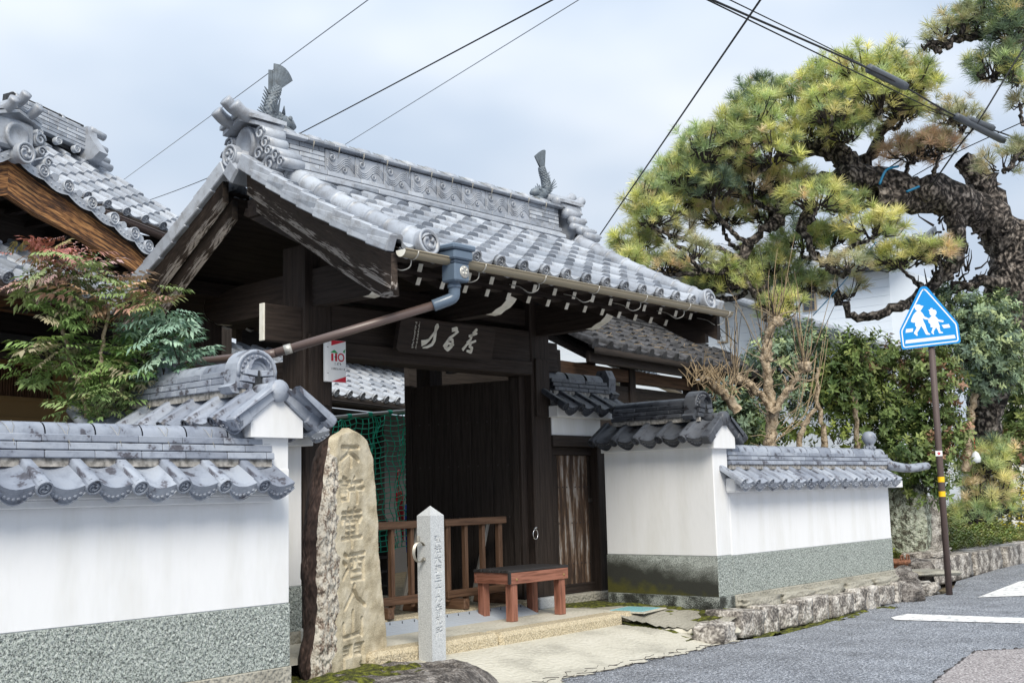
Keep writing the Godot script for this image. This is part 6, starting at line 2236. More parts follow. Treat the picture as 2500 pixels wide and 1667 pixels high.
func spray_mesh(kind: String, sd: int) -> ArrayMesh:
	# a twig end with its leaves
	var rr := RandomNumberGenerator.new()
	rr.seed = sd
	var st := mb()
	if kind == "nandina":
		for k in 4:
			var c := V(0, 0, -0.045 * k)
			var sides := [-1.0, 1.0]
			for s in sides:
				var ax := V(s * 0.75, -0.1, -0.65).normalized()
				for j in 3:
					var d: Vector3 = (ax + V(s * -0.9, 0, -0.5) * (j - 1) * (0.8 if j != 1 else 0.0)).normalized() if j != 1 else ax
					leaf(st, c + ax * 0.035, (d + V(rr.randf() - 0.5, rr.randf_range(-0.75, -0.1), rr.randf() - 0.5) * 0.5).normalized(), Vector3.UP, rr.randf_range(0.045, 0.07), rr.randf_range(0.008, 0.011))
		leaf(st, V(0, 0, -0.18), V(0.1, -0.3, -1).normalized(), Vector3.UP, 0.07, 0.011)
	else:
		for k in 9:
			var a := k * 2.4
			var d := V(cos(a), rr.randf_range(0.1, 0.9), sin(a)).normalized()
			leaf(st, V(0, 0.014 * k, 0), d, Vector3.UP if absf(d.y) < 0.8 else Vector3.RIGHT, rr.randf_range(0.06, 0.1), rr.randf_range(0.016, 0.026))
	return done(st)


func limb(p: Node3D, called: String, pts: Array, r0: float, r1: float, m: Material, seg := 9, wob := 0.04, sd := 1) -> void:
	var path := smooth_path(pts, 6)
	var nz := noise(sd, 1.2, 3)
	var st := mb(true)
	var n := path.size()
	var rings := []
	var prev := Vector3.RIGHT
	for i in n:
		var t: Vector3 = (path[mini(i + 1, n - 1)] - path[maxi(i - 1, 0)]).normalized()
		var s := (prev - t * prev.dot(t)).normalized()
		if s.length() < 0.5:
			s = t.cross(Vector3.UP).normalized()
		prev = s
		var b := s.cross(t)
		var f := float(i) / (n - 1)
		var r := lerpf(r0, r1, f)
		var c: Vector3 = path[i] + V(nz.get_noise_2d(i * 0.7, 1), nz.get_noise_2d(i * 0.7, 9), nz.get_noise_2d(i * 0.7, 17)) * wob
		var ring := []
		for k in seg:
			var a := TAU * k / seg
			var d := s * cos(a) + b * sin(a)
			ring.append(c + d * r * (1.0 + 0.5 * nz.get_noise_3dv((c + d * r) * 2.2) + 0.2 * nz.get_noise_3dv((c + d * r) * 11.0)))
		rings.append(ring)
	for i in n - 1:
		for k in seg:
			var k2 := (k + 1) % seg
			q(st, rings[i][k2], rings[i][k], rings[i + 1][k], rings[i + 1][k2])
	part(called, st, m, p)


const SHADES := {
	"Y": [[0.75, 0.75, 0.285], [0.6, 0.66, 0.27], [0.85, 0.795, 0.36], [0.495, 0.57, 0.24]], "G": [[0.45, 0.555, 0.27], [0.57, 0.63, 0.285], [0.315, 0.42, 0.225], [0.69, 0.69, 0.3]], "D": [[0.195, 0.27, 0.18], [0.285, 0.375, 0.225], [0.135, 0.195, 0.15], [0.39, 0.465, 0.24]],
	"O": [[0.85, 0.705, 0.45], [0.78, 0.705, 0.33], [0.66, 0.63, 0.3], [0.85, 0.66, 0.45]], "B": [[0.75, 0.54, 0.39], [0.63, 0.45, 0.33], [0.54, 0.48, 0.3]], "T": [[0.51, 0.51, 0.3], [0.36, 0.39, 0.24], [0.6, 0.525, 0.33]],
	"M": [[0.127, 0.184, 0.057], [0.172, 0.241, 0.075], [0.092, 0.138, 0.046], [0.241, 0.287, 0.092], [0.069, 0.115, 0.04]], "R": [[0.138, 0.196, 0.063], [0.196, 0.253, 0.086], [0.115, 0.161, 0.052], [0.172, 0.23, 0.069], [0.23, 0.265, 0.103], [0.345, 0.207, 0.138]], "S": [[0.24, 0.29, 0.07], [0.16, 0.22, 0.06]],
	"F": [[0.26, 0.28, 0.09], [0.34, 0.32, 0.1], [0.17, 0.2, 0.07]],
	"nR": [[0.42, 0.17, 0.16], [0.45, 0.24, 0.21], [0.26, 0.22, 0.1], [0.5, 0.2, 0.17]], "nP": [[0.552, 0.372, 0.36], [0.276, 0.336, 0.156], [0.228, 0.3, 0.12], [0.48, 0.3, 0.252]], "nO": [[0.504, 0.324, 0.204], [0.3, 0.348, 0.144], [0.528, 0.312, 0.24], [0.24, 0.324, 0.12]], "nM": [[0.243, 0.365, 0.121], [0.311, 0.432, 0.162], [0.405, 0.365, 0.243], [0.189, 0.297, 0.101]], "nD": [[0.135, 0.24, 0.09], [0.21, 0.33, 0.12], [0.255, 0.39, 0.15]], "nL": [[0.27, 0.405, 0.162], [0.365, 0.486, 0.216], [0.203, 0.311, 0.121], [0.472, 0.486, 0.27]], "nB": [[0.26, 0.403, 0.312], [0.351, 0.494, 0.377], [0.169, 0.286, 0.208]],
}


func shade(k: String) -> Color:
	var a: Array = SHADES[k]
	var c: Array = a[rng.randi() % a.size()]
	var j := rng.randf_range(0.75, 1.25)
	return Color(c[0] * j, c[1] * j, c[2] * j)


func clumps(s: String) -> Array:
	var out := []
	for w in s.split(" "):
		var a := w.split(",")
		out.append([V(float(a[0]), float(a[1]), float(a[2])), float(a[3]), float(a[4]), a[5]])
	return out


func pine_crown(p: Node3D, cl: Array, nodes: Array, per: float, tuft: Array, reach := 1.6) -> void:
	var xf := [[], [], []]
	var co := [[], [], []]
	var tw := mb(true)
	var nzc := noise(33, 0.9, 2)
	for c in cl:
		var ctr: Vector3 = c[0]
		var rx: float = c[1]
		var ry: float = c[2]
		var base := ctr + V(0, -ry * 0.95, 0)
		# the branch that carries this pad
		var best: Vector3 = nodes[0]
		for nd in nodes:
			if nd.distance_to(base) + maxf(0.0, nd.y - base.y) * 0.4 < best.distance_to(base) + maxf(0.0, best.y - base.y) * 0.4:
				best = nd
		if best.distance_to(base) < reach:
			var m1: Vector3 = best.lerp(base, 0.35) + V(rng.randf_range(-0.1, 0.1), rng.randf_range(-0.14, 0.08), rng.randf_range(-0.1, 0.1))
			var m2: Vector3 = best.lerp(base, 0.7) + V(rng.randf_range(-0.1, 0.1), rng.randf_range(-0.12, 0.06), rng.randf_range(-0.1, 0.1))
			limb(p, "branch", [best, m1, m2, base, base + V(rng.randf_range(-0.1, 0.1), ry * 0.5, 0)], 0.05, 0.02, M.bark, 7, 0.05, int(ctr.x * 100))
		var sparse := 0.42 if c[3] == "T" else 1.0
		var n := int(per * rx * (ry + 0.12) * sparse)
		for i in n:
			var v := V(rng.randf_range(-1, 1), rng.randf_range(-0.75, 1), rng.randf_range(-1, 1))
			if v.length() > 1.0:
				v = v.normalized() * rng.randf_range(0.75, 1.05)
			if v.y < 0.0 and v.length() < 0.5:
				v.y = -v.y
			var loose := rng.randf_range(0.8, 1.28)
			var lump := 1.0 + 0.5 * nzc.get_noise_3d(v.x + ctr.x * 3.0, v.y, v.z + ctr.z * 3.0)
			var at := ctr + V(v.x * rx * loose, v.y * ry * loose * lump + 0.05 * nzc.get_noise_2d(ctr.x + v.x * 3.0, v.z * 3.0) - 0.1 * (v.x * v.x + v.z * v.z) * ry, v.z * rx * loose)
			var d := (V(v.x * 0.75, 0.75 + v.y * 0.35, v.z * 0.75) + V(rng.randf_range(-0.3, 0.3), rng.randf_range(-0.15, 0.2), rng.randf_range(-0.3, 0.3))).normalized()
			var b := Basis(Quaternion(Vector3.UP, d)) * Basis(Vector3.UP, rng.randf() * TAU) * Basis.from_scale(Vector3.ONE * rng.randf_range(0.65, 1.25))
			var k := i % 3
			xf[k].append(Transform3D(b, at))
			co[k].append(shade(c[3] if rng.randf() < 0.68 or c[3] in ["B", "T"] else ["Y", "G", "G", "D", "O"][rng.randi() % 5]))
			if i % 2 == 0:
				var from := base + V(v.x * rx * 0.45, rng.randf_range(0.0, 0.5) * ry, v.z * rx * 0.45)
				tube(tw, [from, from.lerp(at, 0.5) + V(rng.randf_range(-0.05, 0.05), rng.randf_range(-0.07, 0.02), rng.randf_range(-0.05, 0.05)), at], [0.014, 0.01, 0.006], 4, false)
	for k in 3:
		copies("needles", tuft[k], M.needles, xf[k], co[k], p)
	part("twigs", tw, M.twig, p, Transform3D.IDENTITY, "stuff")


func leafy(p: Node3D, cl: Array, per: float, mesh: Array, pre := "", drop := 0.0, sc := 1.0) -> void:
	var xf := [[], []]
	var co := [[], []]
	var tw := mb()
	for c in cl:
		var ctr: Vector3 = c[0]
		var rx: float = c[1]
		var ry: float = c[2]
		for i in int(per * rx * ry * (0.4 if c[3] == "S" else 1.0)):
			var v := V(rng.randfn(0, 0.5), rng.randfn(0, 0.5), rng.randfn(0, 0.5))
			if v.length() > 1.15:
				v = v.normalized() * rng.randf_range(0.6, 1.15)
			var at := ctr + V(v.x * rx, v.y * ry, v.z * minf(rx, 0.5))
			var d := (v + V(rng.randf_range(-0.5, 0.5), 0.55 - drop, rng.randf_range(-0.5, 0.5))).normalized()
			var b: Basis
			if drop > 0.0:
				b = Basis(Vector3.UP, rng.randf() * TAU) * Basis(Vector3.RIGHT, rng.randf_range(-0.7, 0.4)) * Basis(Vector3.BACK, rng.randf_range(-0.4, 0.4))
			else:
				b = Basis(Quaternion(Vector3.UP, d)) * Basis(Vector3.UP, rng.randf() * TAU)
			xf[i % 2].append(Transform3D(b * Basis.from_scale(Vector3.ONE * rng.randf_range(0.55, 1.4) * sc), at))
			co[i % 2].append(shade(pre + c[3]))
			if i % 6 == 0:
				tube(tw, [ctr + V(v.x * rx * 0.2, -ry * 0.6, v.z * 0.1), at], [0.007, 0.003], 3, false)
	for k in 2:
		copies("leaves", mesh[k], M.leaves, xf[k], co[k], p)
	part("twigs", tw, M.twig, p, Transform3D.IDENTITY, "stuff")


func plants() -> void:
	var tufts := []
	for k in 3:
		tufts.append(tuft_mesh(60, 0.17, 0.0026, 1.35, 60 + k))
	# --- the great garden pine
	var p := thing("pine_tree", "old garden pine with a thick twisting trunk and yellowing needle pads", "tree", V(19.47, 0, -6.83))
	var off := T(-19.47, 0, 6.83)
	var hold := Node3D.new()
	var L := {"trunk": pts3("19.47,1.37,-6.83 19.43,2.04,-6.74 19.44,2.64,-6.61 19.52,3.30,-6.39 19.51,3.97,-6.27 19.54,4.77,-6.07 19.40,5.24,-6.13 18.90,5.57,-6.33 18.15,5.68,-6.71 17.45,5.64,-7.06 16.96,5.63,-7.31"), "limb2": pts3("18.90,5.57,-6.33 17.92,5.76,-6.64 17.56,5.85,-7.04 17.11,6.05,-7.51 16.84,6.40,-7.75 16.72,6.68,-7.84 16.80,6.90,-7.70"), "limb3": pts3("17.02,6.02,-7.47 16.56,5.98,-8.01 16.29,5.80,-8.35 16.18,5.35,-8.56 16.05,5.20,-8.74 15.92,4.99,-8.93"), "limb4": pts3("16.84,6.40,-7.75 16.52,6.50,-8.09 16.33,6.38,-8.34 16.04,6.28,-8.69 15.71,6.10,-9.10"), "limb5": pts3("17.40,6.13,-7.63 17.50,6.65,-7.41 17.60,6.97,-7.23 17.84,7.22,-6.91 18.24,7.14,-6.47"), "stub": pts3("19.30,5.22,-6.10 19.05,5.83,-6.27 18.95,6.16,-6.31 18.73,6.44,-6.50"), "hang": pts3("18.46,5.50,-6.54 18.09,5.15,-6.43 18.11,4.64,-6.51 17.96,4.42,-6.72 17.72,4.08,-7.06 17.40,3.86,-7.47 17.12,3.83,-7.80 16.89,4.18,-7.99"), "hang2": pts3("19.08,4.37,-6.06 18.82,4.38,-6.36 18.58,4.32,-6.64 18.40,4.13,-6.88"), "hang3": pts3("16.37,5.61,-7.99 16.19,5.15,-8.13 16.35,4.77,-8.03 16.54,4.51,-7.87"), "hang4": pts3("15.75,4.95,-8.83 15.65,4.62,-9.01 15.80,4.30,-8.90 16.00,3.92,-8.74")}
	hold.free()
	var nodes := []
	p.position = Vector3.ZERO
	limb(p, "trunk", L.trunk.slice(0, 7), 0.24, 0.40, M.bark, 18, 0.05, 3)
	limb(p, "trunk", L.trunk.slice(5), 0.36, 0.15, M.bark, 18, 0.05, 4)
	for e in [["limb2", 0.28, 0.11], ["limb3", 0.16, 0.06], ["limb4", 0.13, 0.05], ["limb5", 0.11, 0.05], ["stub", 0.26, 0.17], ["hang", 0.15, 0.05], ["hang2", 0.12, 0.05], ["hang3", 0.1, 0.04], ["hang4", 0.09, 0.04]]:
		limb(p, "limb", L[e[0]], e[1], e[2], M.bark, 12, 0.1, e[0].hash() % 900)
		if e[0] != "stub":
			for v in smooth_path(L[e[0]], 3):
				nodes.append(v)
	for v in smooth_path(L.trunk.slice(7), 3):
		nodes.append(v)
	pine_crown(p, clumps("16.34,7.48,-7.04,0.75,0.28,Y 16.59,7.26,-6.45,0.49,0.28,Y 16.19,7.40,-7.64,0.44,0.32,G 16.41,7.02,-6.84,0.74,0.26,Y 15.79,6.83,-7.35,0.55,0.26,Y 17.03,6.98,-6.78,0.38,0.23,O 18.44,7.16,-6.48,0.43,0.24,T 16.51,7.39,-8.34,0.43,0.28,G 16.12,7.48,-8.67,0.36,0.24,D 15.25,6.88,-8.36,0.47,0.26,G 16.25,6.80,-8.06,0.58,0.27,Y 16.31,6.62,-7.35,0.44,0.23,Y 15.00,6.55,-8.59,0.47,0.28,G 14.64,6.33,-8.88,0.40,0.26,G 15.45,6.31,-8.23,0.53,0.28,Y 15.70,6.44,-9.77,0.50,0.28,G 15.91,6.37,-9.29,0.50,0.24,D 15.27,6.07,-10.02,0.36,0.30,G 15.35,5.82,-9.97,0.56,0.26,Y 14.33,5.34,-9.65,0.40,0.22,Y 15.06,5.82,-9.02,0.47,0.23,D 15.90,6.01,-8.85,0.55,0.29,O 16.49,6.04,-8.45,0.43,0.28,Y 15.99,5.66,-9.41,0.56,0.27,O 16.48,5.70,-8.90,0.50,0.28,G 15.77,5.50,-7.69,0.46,0.22,Y 16.88,5.62,-7.75,0.42,0.21,G 14.88,5.12,-10.31,0.42,0.21,Y 15.00,5.22,-9.72,0.48,0.23,T 14.14,4.68,-9.96,0.28,0.16,Y 14.89,4.69,-9.87,0.42,0.18,O 16.38,5.09,-7.09,0.46,0.22,Y 17.00,5.21,-8.55,0.50,0.24,G 17.22,5.21,-8.12,0.36,0.19,Y 17.45,4.76,-7.12,0.68,0.21,Y 17.42,4.73,-6.52,0.35,0.18,O 16.60,4.79,-9.03,0.57,0.28,G 15.73,4.52,-9.20,0.55,0.27,Y 16.93,4.54,-8.63,0.50,0.24,G 15.86,4.48,-9.78,0.36,0.21,Y 16.84,4.26,-7.82,0.35,0.19,T 16.04,3.99,-8.54,0.35,0.23,Y 17.53,6.45,-6.83,0.55,0.23,B 17.50,6.42,-6.43,0.35,0.20,B 14.18,5.67,-9.67,0.28,0.25,G 14.70,6.03,-9.37,0.38,0.25,G 18.35,6.94,-6.36,0.40,0.20,T 16.11,4.51,-7.39,0.37,0.16,T 14.56,4.75,-9.13,0.37,0.18,T"), nodes, 470.0, tufts)
	# twisted bare twigs on the underside limbs
	var tw := mb(true)
	for k in 90:
		var at: Vector3 = (L.hang if k % 3 else L.hang2)[1 + rng.randi() % 3] + V(rng.randf_range(-0.3, 0.3), rng.randf_range(-0.25, 0.25), rng.randf_range(-0.3, 0.3))
		var d := V(rng.randf_range(-1, 1), rng.randf_range(-0.4, 1), rng.randf_range(-1, 1)) * 0.2
		tube(tw, [at, at + d * 0.5 + V(0, rng.randf_range(-0.06, 0.06), 0), at + d, at + d * 1.2 + V(rng.randf_range(-0.05, 0.05), 0.08, 0)], [0.022, 0.016, 0.01, 0.005], 5, false)
	part("bare_twigs", tw, M.twig, p, Transform3D.IDENTITY, "stuff")
	# --- second pine reaching in from the upper right
	p = thing("pine_tree", "dark pine boughs reaching in at the upper right corner of the sky", "tree")
	var t1 := pts3("17.74,8.14,-4.39 17.28,7.97,-4.95 16.98,7.78,-5.34 16.63,7.66,-5.76 16.31,7.59,-6.13")
	var t2 := pts3("17.69,7.85,-4.51 17.30,7.71,-4.98 17.17,7.57,-5.15 17.09,7.33,-5.29")
	limb(p, "bough", t1, 0.1, 0.03, M.bark, 9, 0.08, 5)
	limb(p, "bough", t2, 0.08, 0.04, M.bark, 9, 0.08, 6)
	pine_crown(p, clumps("16.90,8.01,-5.41,0.51,0.22,D 16.83,7.74,-5.02,0.36,0.24,D 16.47,7.79,-5.81,0.30,0.13,T 16.55,7.98,-5.58,0.30,0.14,T 16.76,7.23,-5.30,0.39,0.25,D 17.63,7.56,-5.24,0.25,0.19,D 16.88,6.98,-4.99,0.18,0.14,Y 17.15,6.70,-5.07,0.18,0.14,T 16.79,7.94,-4.91,0.35,0.24,D 16.46,7.70,-5.99,0.24,0.11,T 16.92,5.78,-5.30,0.36,0.17,T 17.11,6.00,-5.17,0.24,0.14,T"), smooth_path(t1, 3) + smooth_path(t2, 3) + [V(17.1, 5.95, -4.9)], 520.0, tufts, 0.9)
	# --- little round pine by the kerb
	p = thing("small_pine", "small bushy round pine on the bank beside the road at right", "shrub")
	pine_crown(p, clumps("18.98,1.49,-6.64,0.39,0.21,G 19.03,1.10,-6.59,0.43,0.24,O 18.82,0.72,-6.74,0.33,0.18,G 19.56,0.83,-6.63,0.30,0.19,G 19.13,1.69,-6.48,0.33,0.17,G"), [V(18.9, 1.0, -6.6)], 520.0, tufts, 1.2)
	# --- broadleaf shrubs
	var broad := [spray_mesh("broad", 1), spray_mesh("broad", 2)]
	p = thing("photinia_hedge", "dense hedge with reddish young leaves behind the sign pole", "hedge")
	leafy(p, clumps("16.92,2.93,-7.48,0.57,0.41,R 17.13,3.01,-6.88,0.50,0.34,R 16.84,2.30,-7.55,0.56,0.47,M 17.51,2.29,-7.06,0.60,0.54,M 17.27,2.69,-6.62,0.37,0.34,R 16.88,1.69,-7.22,0.52,0.43,M 17.34,1.59,-6.85,0.40,0.37,R 16.67,2.57,-7.86,0.38,0.38,M 17.77,1.93,-6.61,0.28,0.38,R 16.75,1.40,-7.57,0.31,0.25,M 17.35,1.19,-7.01,0.44,0.28,M"), 1250.0, broad)
	p = thing("camellia_bush", "dark glossy green bush wrapped round the lower pine trunk", "bush")
	leafy(p, clumps("18.25,3.82,-6.39,0.48,0.29,D 18.68,3.39,-6.23,0.55,0.36,D 18.13,3.31,-6.52,0.42,0.42,D 18.76,2.89,-6.43,0.49,0.36,D 18.43,4.15,-6.73,0.30,0.18,D 19.18,2.99,-6.14,0.30,0.33,D 18.85,3.89,-6.15,0.33,0.23,D"), 1350.0, broad)
	p = thing("roadside_hedge", "green and red-leaved hedge at the right edge beyond the pine trunk", "hedge")
	leafy(p, clumps("20.57,2.41,-6.54,0.32,0.56,M 20.03,1.70,-6.46,0.31,0.41,R 20.19,2.92,-6.28,0.21,0.34,M 20.54,1.99,-6.67,0.28,0.42,M"), 1200.0, broad)
	p = thing("garden_shrubs", "dark mixed shrubs behind the right street wall and pollarded tree", "bush")
	leafy(p, clumps("15.64,3.32,-7.96,0.49,0.24,D 15.25,3.04,-8.18,0.48,0.33,D 15.91,2.90,-7.86,0.52,0.40,M 15.99,2.61,-7.59,0.45,0.39,M 15.23,2.16,-8.69,0.37,0.30,D 14.79,2.28,-8.77,0.30,0.30,D 15.27,2.55,-8.08,0.36,0.27,D 15.76,2.37,-7.76,0.33,0.21,S 14.61,2.57,-8.79,0.18,0.18,D 15.99,3.13,-7.30,0.36,0.27,M 15.83,2.03,-8.15,0.37,0.21,S 15.86,1.94,-7.64,0.42,0.24,S 15.00,1.96,-8.37,0.36,0.21,M"), 1100.0, broad)
	for e in [pts3("15.50,1.58,-7.65 15.44,2.05,-7.62 15.35,2.46,-7.64 15.33,2.87,-7.58"), pts3("16.10,1.51,-7.43 16.05,2.05,-7.39 15.98,2.47,-7.37 15.86,2.77,-7.45"), pts3("15.06,1.58,-7.84 15.07,1.99,-7.75 15.16,2.27,-7.59")]:
		limb(p, "stem", e, 0.05, 0.03, M.pale_bark, 7, 0.05, int(e[0].x * 10))
	# a few big hand-shaped leaves in front of them
	for c in [V(12.9, 1.9, -8.9), V(13.25, 2.05, -9.0), V(13.7, 1.95, -8.7), V(13.1, 1.65, -8.7)]:
		for k in 7:
			var st := mb()
			leaf(st, Vector3.ZERO, V(cos(k * 0.75 - 2.3), -0.35, sin(k * 0.75 - 2.3) + 0.5).normalized(), Vector3.UP, 0.24, 0.045)
			var lf := part("large_leaf", st, M.fatsia, p, T(c.x, c.y, c.z))
	p = thing("flowering_bush", "low arching bush with small yellow flowers at the right edge", "bush")
	var fc := clumps("20.54,1.09,-6.77,0.32,0.42,F 20.77,0.73,-6.70,0.28,0.35,F 20.92,0.73,-7.10,0.29,0.29,F")
	leafy(p, fc, 1500.0, broad, "", 0.0, 0.5)
	var gc := []
	var gcol := []
	for i in 2600:
		var gx := rng.randf_range(15.6, 25.0)
		var gz := rng.randf_range(-9.6, -7.25)
		gc.append(Transform3D(Basis(Vector3.UP, rng.randf() * TAU) * Basis.from_scale(Vector3.ONE * rng.randf_range(0.5, 1.2)), V(gx, 0.06 + 0.5 * smoothstep(-7.2, -9.5, gz), gz)))
		gcol.append(shade("S" if i % 3 else "F"))
	copies("ground_cover", broad[0], M.leaves, gc, gcol, p)
	var fx := []
	for c in fc:
		for i in 130:
			fx.append(T(c[0].x + rng.randf_range(-1, 1) * c[1] - 0.1, c[0].y + rng.randf_range(-1, 1) * c[2], c[0].z + rng.randf_range(0.0, 0.5)))
	copies("flowers", rock_mesh(V(0.03, 0.025, 0.03), 5, 2, 0.2), M.blossom, fx, [], p)
	p = thing("pale_sapling", "slim pale bare trunk beside the rough pine bark", "tree")
	limb(p, "trunk", pts3("18.59,1.37,-6.77 18.57,1.82,-6.69 18.56,2.27,-6.61 18.59,2.59,-6.52"), 0.07, 0.05, M.pale_bark, 9, 0.04, 8)
	var bag := thing("hanging_pouch", "small white pouch hanging beside the pine trunk", "pouch", V(18.56, 1.59, -6.59))
	var bs := mb(true)
	lathe(bs, [[0.0, -0.1], [0.07, -0.09], [0.08, -0.03], [0.05, 0.05], [0.02, 0.08], [0.0, 0.09]], 12)
	part("pouch", bs, M.umbrella_white, bag)
	var cs := mb(true)
	tube(cs, [V(0, 0.1, 0), V(-0.02, 0.3, 0)], 0.006, 5)
	part("cord", cs, M.red_print, bag)
	# --- pollarded tree with last year's whips
	p = thing("pollarded_tree", "pale knobbly pollarded tree with thin upright shoots behind the right wall", "tree")
	var pt := pts3("13.54,1.56,-7.44 13.52,1.80,-7.41 13.50,2.14,-7.36 13.44,2.51,-7.36 13.39,2.88,-7.34 13.39,3.20,-7.28 13.44,3.33,-7.20")
	var pl := pts3("13.50,2.19,-7.36 13.35,2.44,-7.48 13.24,2.55,-7.58 13.16,2.60,-7.66")
	var pr := pts3("13.42,2.16,-7.30 13.52,2.42,-7.13 13.60,2.60,-7.01 13.64,2.73,-6.94")
	limb(p, "trunk", pt, 0.085, 0.045, M.pale_bark, 14, 0.05, 11)
	limb(p, "limb", pl, 0.05, 0.03, M.pale_bark, 10, 0.05, 12)
	limb(p, "limb", pr, 0.055, 0.03, M.pale_bark, 10, 0.05, 13)
	for e in [pt[-1], pl[-1], pr[-1], pt[4]]:
		part("knob", rock_mesh(V(0.17, 0.15, 0.16), int(e.x * 50), 6, 0.5), M.pale_bark, p, T(e.x, e.y, e.z))
		for k in 18:
			var st := mb(true)
			var d := V(rng.randf_range(-0.5, 0.5), 1.0, rng.randf_range(-0.4, 0.4))
			var h := rng.randf_range(0.4, 1.25)
			tube(st, smooth_path([e, e + d * h * 0.3 + V(rng.randf_range(-0.1, 0.1), -0.05, 0), e + d * h * 0.7, e + d * h + V(rng.randf_range(-0.12, 0.12), 0, 0)], 3), [0.006, 0.006, 0.0055, 0.005, 0.005, 0.0045, 0.004, 0.004, 0.003, 0.002], 4, false)
			part("shoot", st, M.shoot if k % 2 else M.twig, p)
	for k in 9:
		var st := mb(true)
		var a: Vector3 = pt[1] + V(rng.randf_range(-0.1, 0.2), rng.randf_range(-0.2, 0.3), 0.1)
		tube(st, smooth_path([a, a + V(0.35 + 0.06 * k, 0.35, 0.1), a + V(0.6 + 0.1 * k, 1.0 + 0.05 * k, 0.1)], 4), 0.0042, 4, false)
		part("shoot", st, M.shoot, p)
	var bt := mb(true)
	for k in 120:
		var line: Array = [pt, pl, pr][k % 3]
		var e: Vector3 = line[1 + rng.randi() % (line.size() - 1)] + V(rng.randf_range(-0.05, 0.05), rng.randf_range(-0.1, 0.1), rng.randf_range(-0.05, 0.05))
		var d := V(rng.randf_range(-1, 1), rng.randf_range(0.1, 1), rng.randf_range(-1, 1)).normalized() * rng.randf_range(0.12, 0.4)
		tube(bt, [e, e + d * 0.5 + V(0, rng.randf_range(-0.04, 0.04), 0), e + d], [0.009, 0.006, 0.003], 4, false)
	part("branchlets", bt, M.pale_bark, p, Transform3D.IDENTITY, "stuff")
	p = thing("pruned_shrub", "hard-pruned twiggy grey shrub left of the pollarded tree", "shrub")
	limb(p, "stem", pts3("12.49,2.15,-7.29 12.37,2.35,-7.38 12.27,2.46,-7.48 12.18,2.54,-7.57"), 0.06, 0.05, M.pale_bark, 9, 0.06, 21)
	var pe := pts3("12.49,2.15,-7.29 12.37,2.35,-7.38 12.27,2.46,-7.48 12.18,2.54,-7.57")
	var ts := mb(true)
	for k in 130:
		var e: Vector3 = pe[1 + rng.randi() % (pe.size() - 1)] + V(rng.randf_range(-0.2, 0.2), rng.randf_range(-0.1, 0.12), rng.randf_range(-0.2, 0.2))
		var d := V(rng.randf_range(-0.6, 0.6), rng.randf_range(0.2, 1), rng.randf_range(-0.6, 0.6)) * 0.22
		tube(ts, [e, e + d * 0.6 + V(rng.randf_range(-0.03, 0.03), 0, 0), e + d], [0.007, 0.005, 0.002], 4, false)
	part("twigs", ts, M.shoot, p, Transform3D.IDENTITY, "stuff")
	# --- nandina behind the left wall
	p = thing("nandina_shrub", "tall leafy shrub, red-tipped above and green below, behind the left wall", "shrub")
	leafy(p, clumps("4.01,3.04,-7.95,0.31,0.11,R 4.11,2.91,-7.80,0.30,0.11,P 3.93,2.83,-8.03,0.24,0.08,P 4.07,2.76,-7.93,0.30,0.13,M 4.34,2.89,-7.79,0.18,0.11,P 4.34,2.70,-7.61,0.27,0.11,O 4.50,2.69,-7.40,0.18,0.08,O 4.60,2.50,-7.50,0.26,0.17,B 4.69,2.30,-7.34,0.13,0.18,B 4.57,2.33,-7.76,0.26,0.18,D 4.04,2.32,-8.03,0.31,0.11,M 4.00,2.18,-8.26,0.20,0.08,M 4.35,2.25,-7.95,0.24,0.17,M 4.35,2.03,-7.84,0.29,0.17,L 4.59,2.03,-7.79,0.23,0.17,L 4.31,1.89,-7.95,0.18,0.11,L 4.42,2.16,-7.67,0.24,0.15,M 4.64,2.17,-7.48,0.15,0.12,B 4.12,2.59,-7.85,0.21,0.12,M"), 1000.0, [spray_mesh("nandina", 5), spray_mesh("nandina", 6)], "n", 1.0)
	for e in [pts3("4.32,1.71,-7.97 4.27,2.01,-7.97 4.17,2.31,-8.02 4.12,2.61,-8.02 4.08,2.91,-8.01"), pts3("4.35,1.71,-7.94 4.37,2.00,-7.86 4.34,2.30,-7.83 4.35,2.66,-7.75"), pts3("4.47,1.71,-7.96 4.58,2.01,-7.77 4.64,2.31,-7.65 4.65,2.55,-7.59")]:
		limb(p, "stem", e, 0.022, 0.012, M.pale_bark, 7, 0.03, int(e[0].x * 70))


# ---------------------------------------------------------------- overhead lines

func wire(called: String, label: String, s: String, r: float, m: Material, cat := "cable") -> void:
	var st := mb(true)
	tube(st, smooth_path(pts3(s), 5), r, 5)
	tag(part(called, st, m), label, cat)


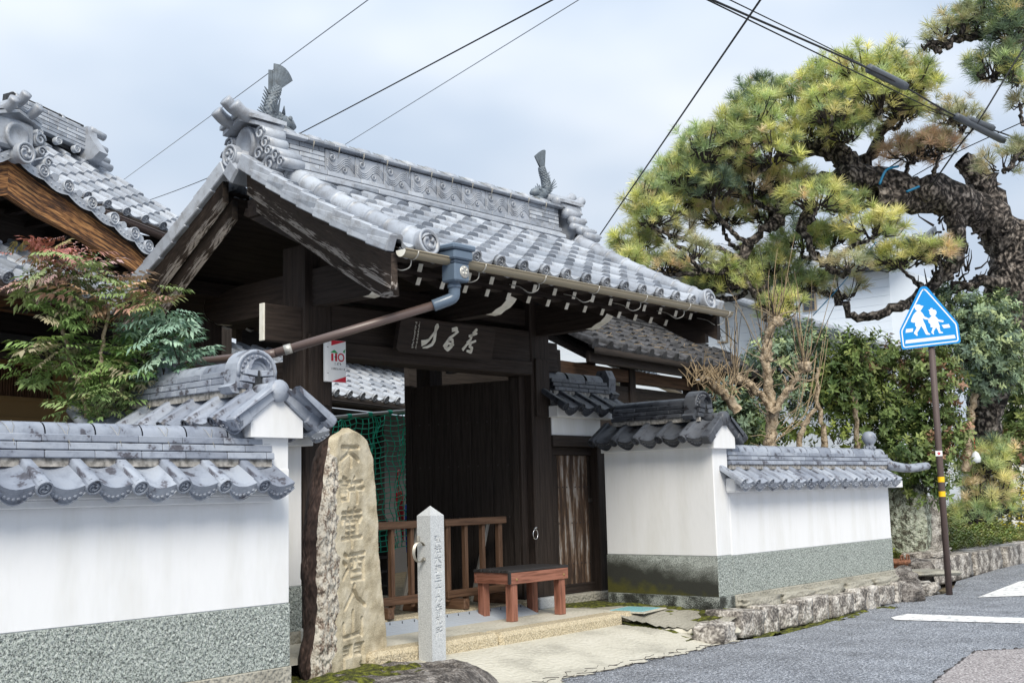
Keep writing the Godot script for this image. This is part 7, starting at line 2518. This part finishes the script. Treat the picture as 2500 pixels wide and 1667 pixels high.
func wires() -> void:
	wire("overhead_wire", "thin pale wire crossing the sky above the temple hall at left", "5.30,4.85,-5.47 5.74,5.04,-6.45 11.26,7.34,-19.59 12.44,7.48,-24.33", 0.005, M.pale_cable)
	wire("overhead_wire", "black wire descending behind the gate's left fish ornament", "5.44,4.35,-3.87 5.96,4.59,-4.77 7.95,5.31,-10.00 9.63,6.00,-14.07 11.29,6.77,-18.14 12.31,7.27,-21.47", 0.0065, M.cable)
	wire("overhead_wire", "thin grey wire meeting the gate ridge just right of its left end", "6.23,4.73,-4.43 6.83,5.00,-5.22 9.54,5.76,-11.15 10.89,6.13,-14.14", 0.0045, M.pale_cable)
	wire("overhead_wire", "black wire slanting down steeply left of the pine to the gate roof", "6.11,4.29,-3.13 6.48,4.34,-3.46 11.81,4.47,-8.82 13.13,4.20,-10.44", 0.008, M.cable)
	wire("overhead_cable", "thick black cable bundle running over the pine top to the right", "7.62,5.42,-5.01 8.78,5.61,-5.17 13.17,6.11,-5.42 15.58,6.16,-5.42 17.94,6.30,-5.29 21.50,6.33,-5.06", 0.012, M.cable)
	wire("overhead_cable", "thin black line just below the thick cable bundle over the pine", "7.59,5.42,-5.03 8.76,5.61,-5.20 13.07,6.07,-5.54 15.54,6.14,-5.46 17.94,6.27,-5.30", 0.008, M.cable)
	wire("overhead_cable", "thin black messenger line just above the thick cable bundle", "7.73,5.41,-4.88 8.90,5.60,-5.04 13.04,6.21,-5.55 15.56,6.17,-5.43", 0.0065, M.cable)
	wire("twisted_cable", "twisted dark drop cable between the two pines at upper right", "16.39,7.41,-4.55 16.18,6.81,-4.90 15.98,6.19,-5.26 16.10,5.89,-5.63 16.57,5.50,-6.26", 0.012, M.cable)
	wire("overhead_wire", "thin black wire rising to the right edge past the pine's top", "16.59,6.28,-4.54 16.89,6.29,-4.96 17.29,6.17,-6.06 17.84,6.08,-6.99", 0.008, M.cable)
	wire("stay_wire", "thin dark wire from the gate's right eave corner down to the garden", "10.51,3.17,-6.59 11.19,3.04,-6.76 12.25,2.93,-7.10", 0.005, M.cable)
	wire("guy_line", "thin teal line slanting across the blue house roof", "17.06,4.95,-7.34 16.77,4.33,-7.79 16.68,3.86,-8.29", 0.008, M.blue_hose)
	wire("blue_hose", "short loop of blue hose over the pine's upper limb", "17.29,6.14,-6.99 17.02,6.04,-7.08 16.92,5.81,-7.16", 0.02, M.blue_hose, "hose")
	wire("blue_hose", "blue hose end lying along the pine's lower limb", "17.43,5.79,-6.74 17.26,5.70,-6.88", 0.02, M.blue_hose, "hose")
	wire("cable_sleeve", "dark ribbed sleeve on the cable where it meets the pine crown", "12.94,6.17,-5.51 13.82,6.15,-5.43", 0.06, M.sleeve, "cable sleeve")
	wire("cable_sleeve", "long grey ribbed sleeve on the cable right of the pine", "15.47,6.14,-5.40 16.92,6.09,-5.27", 0.055, M.sleeve, "cable sleeve")
	wire("cable_sleeve", "short dark sleeve above the long grey cable sleeve", "15.77,6.16,-5.35 16.51,6.18,-5.27", 0.05, M.sleeve, "cable sleeve")
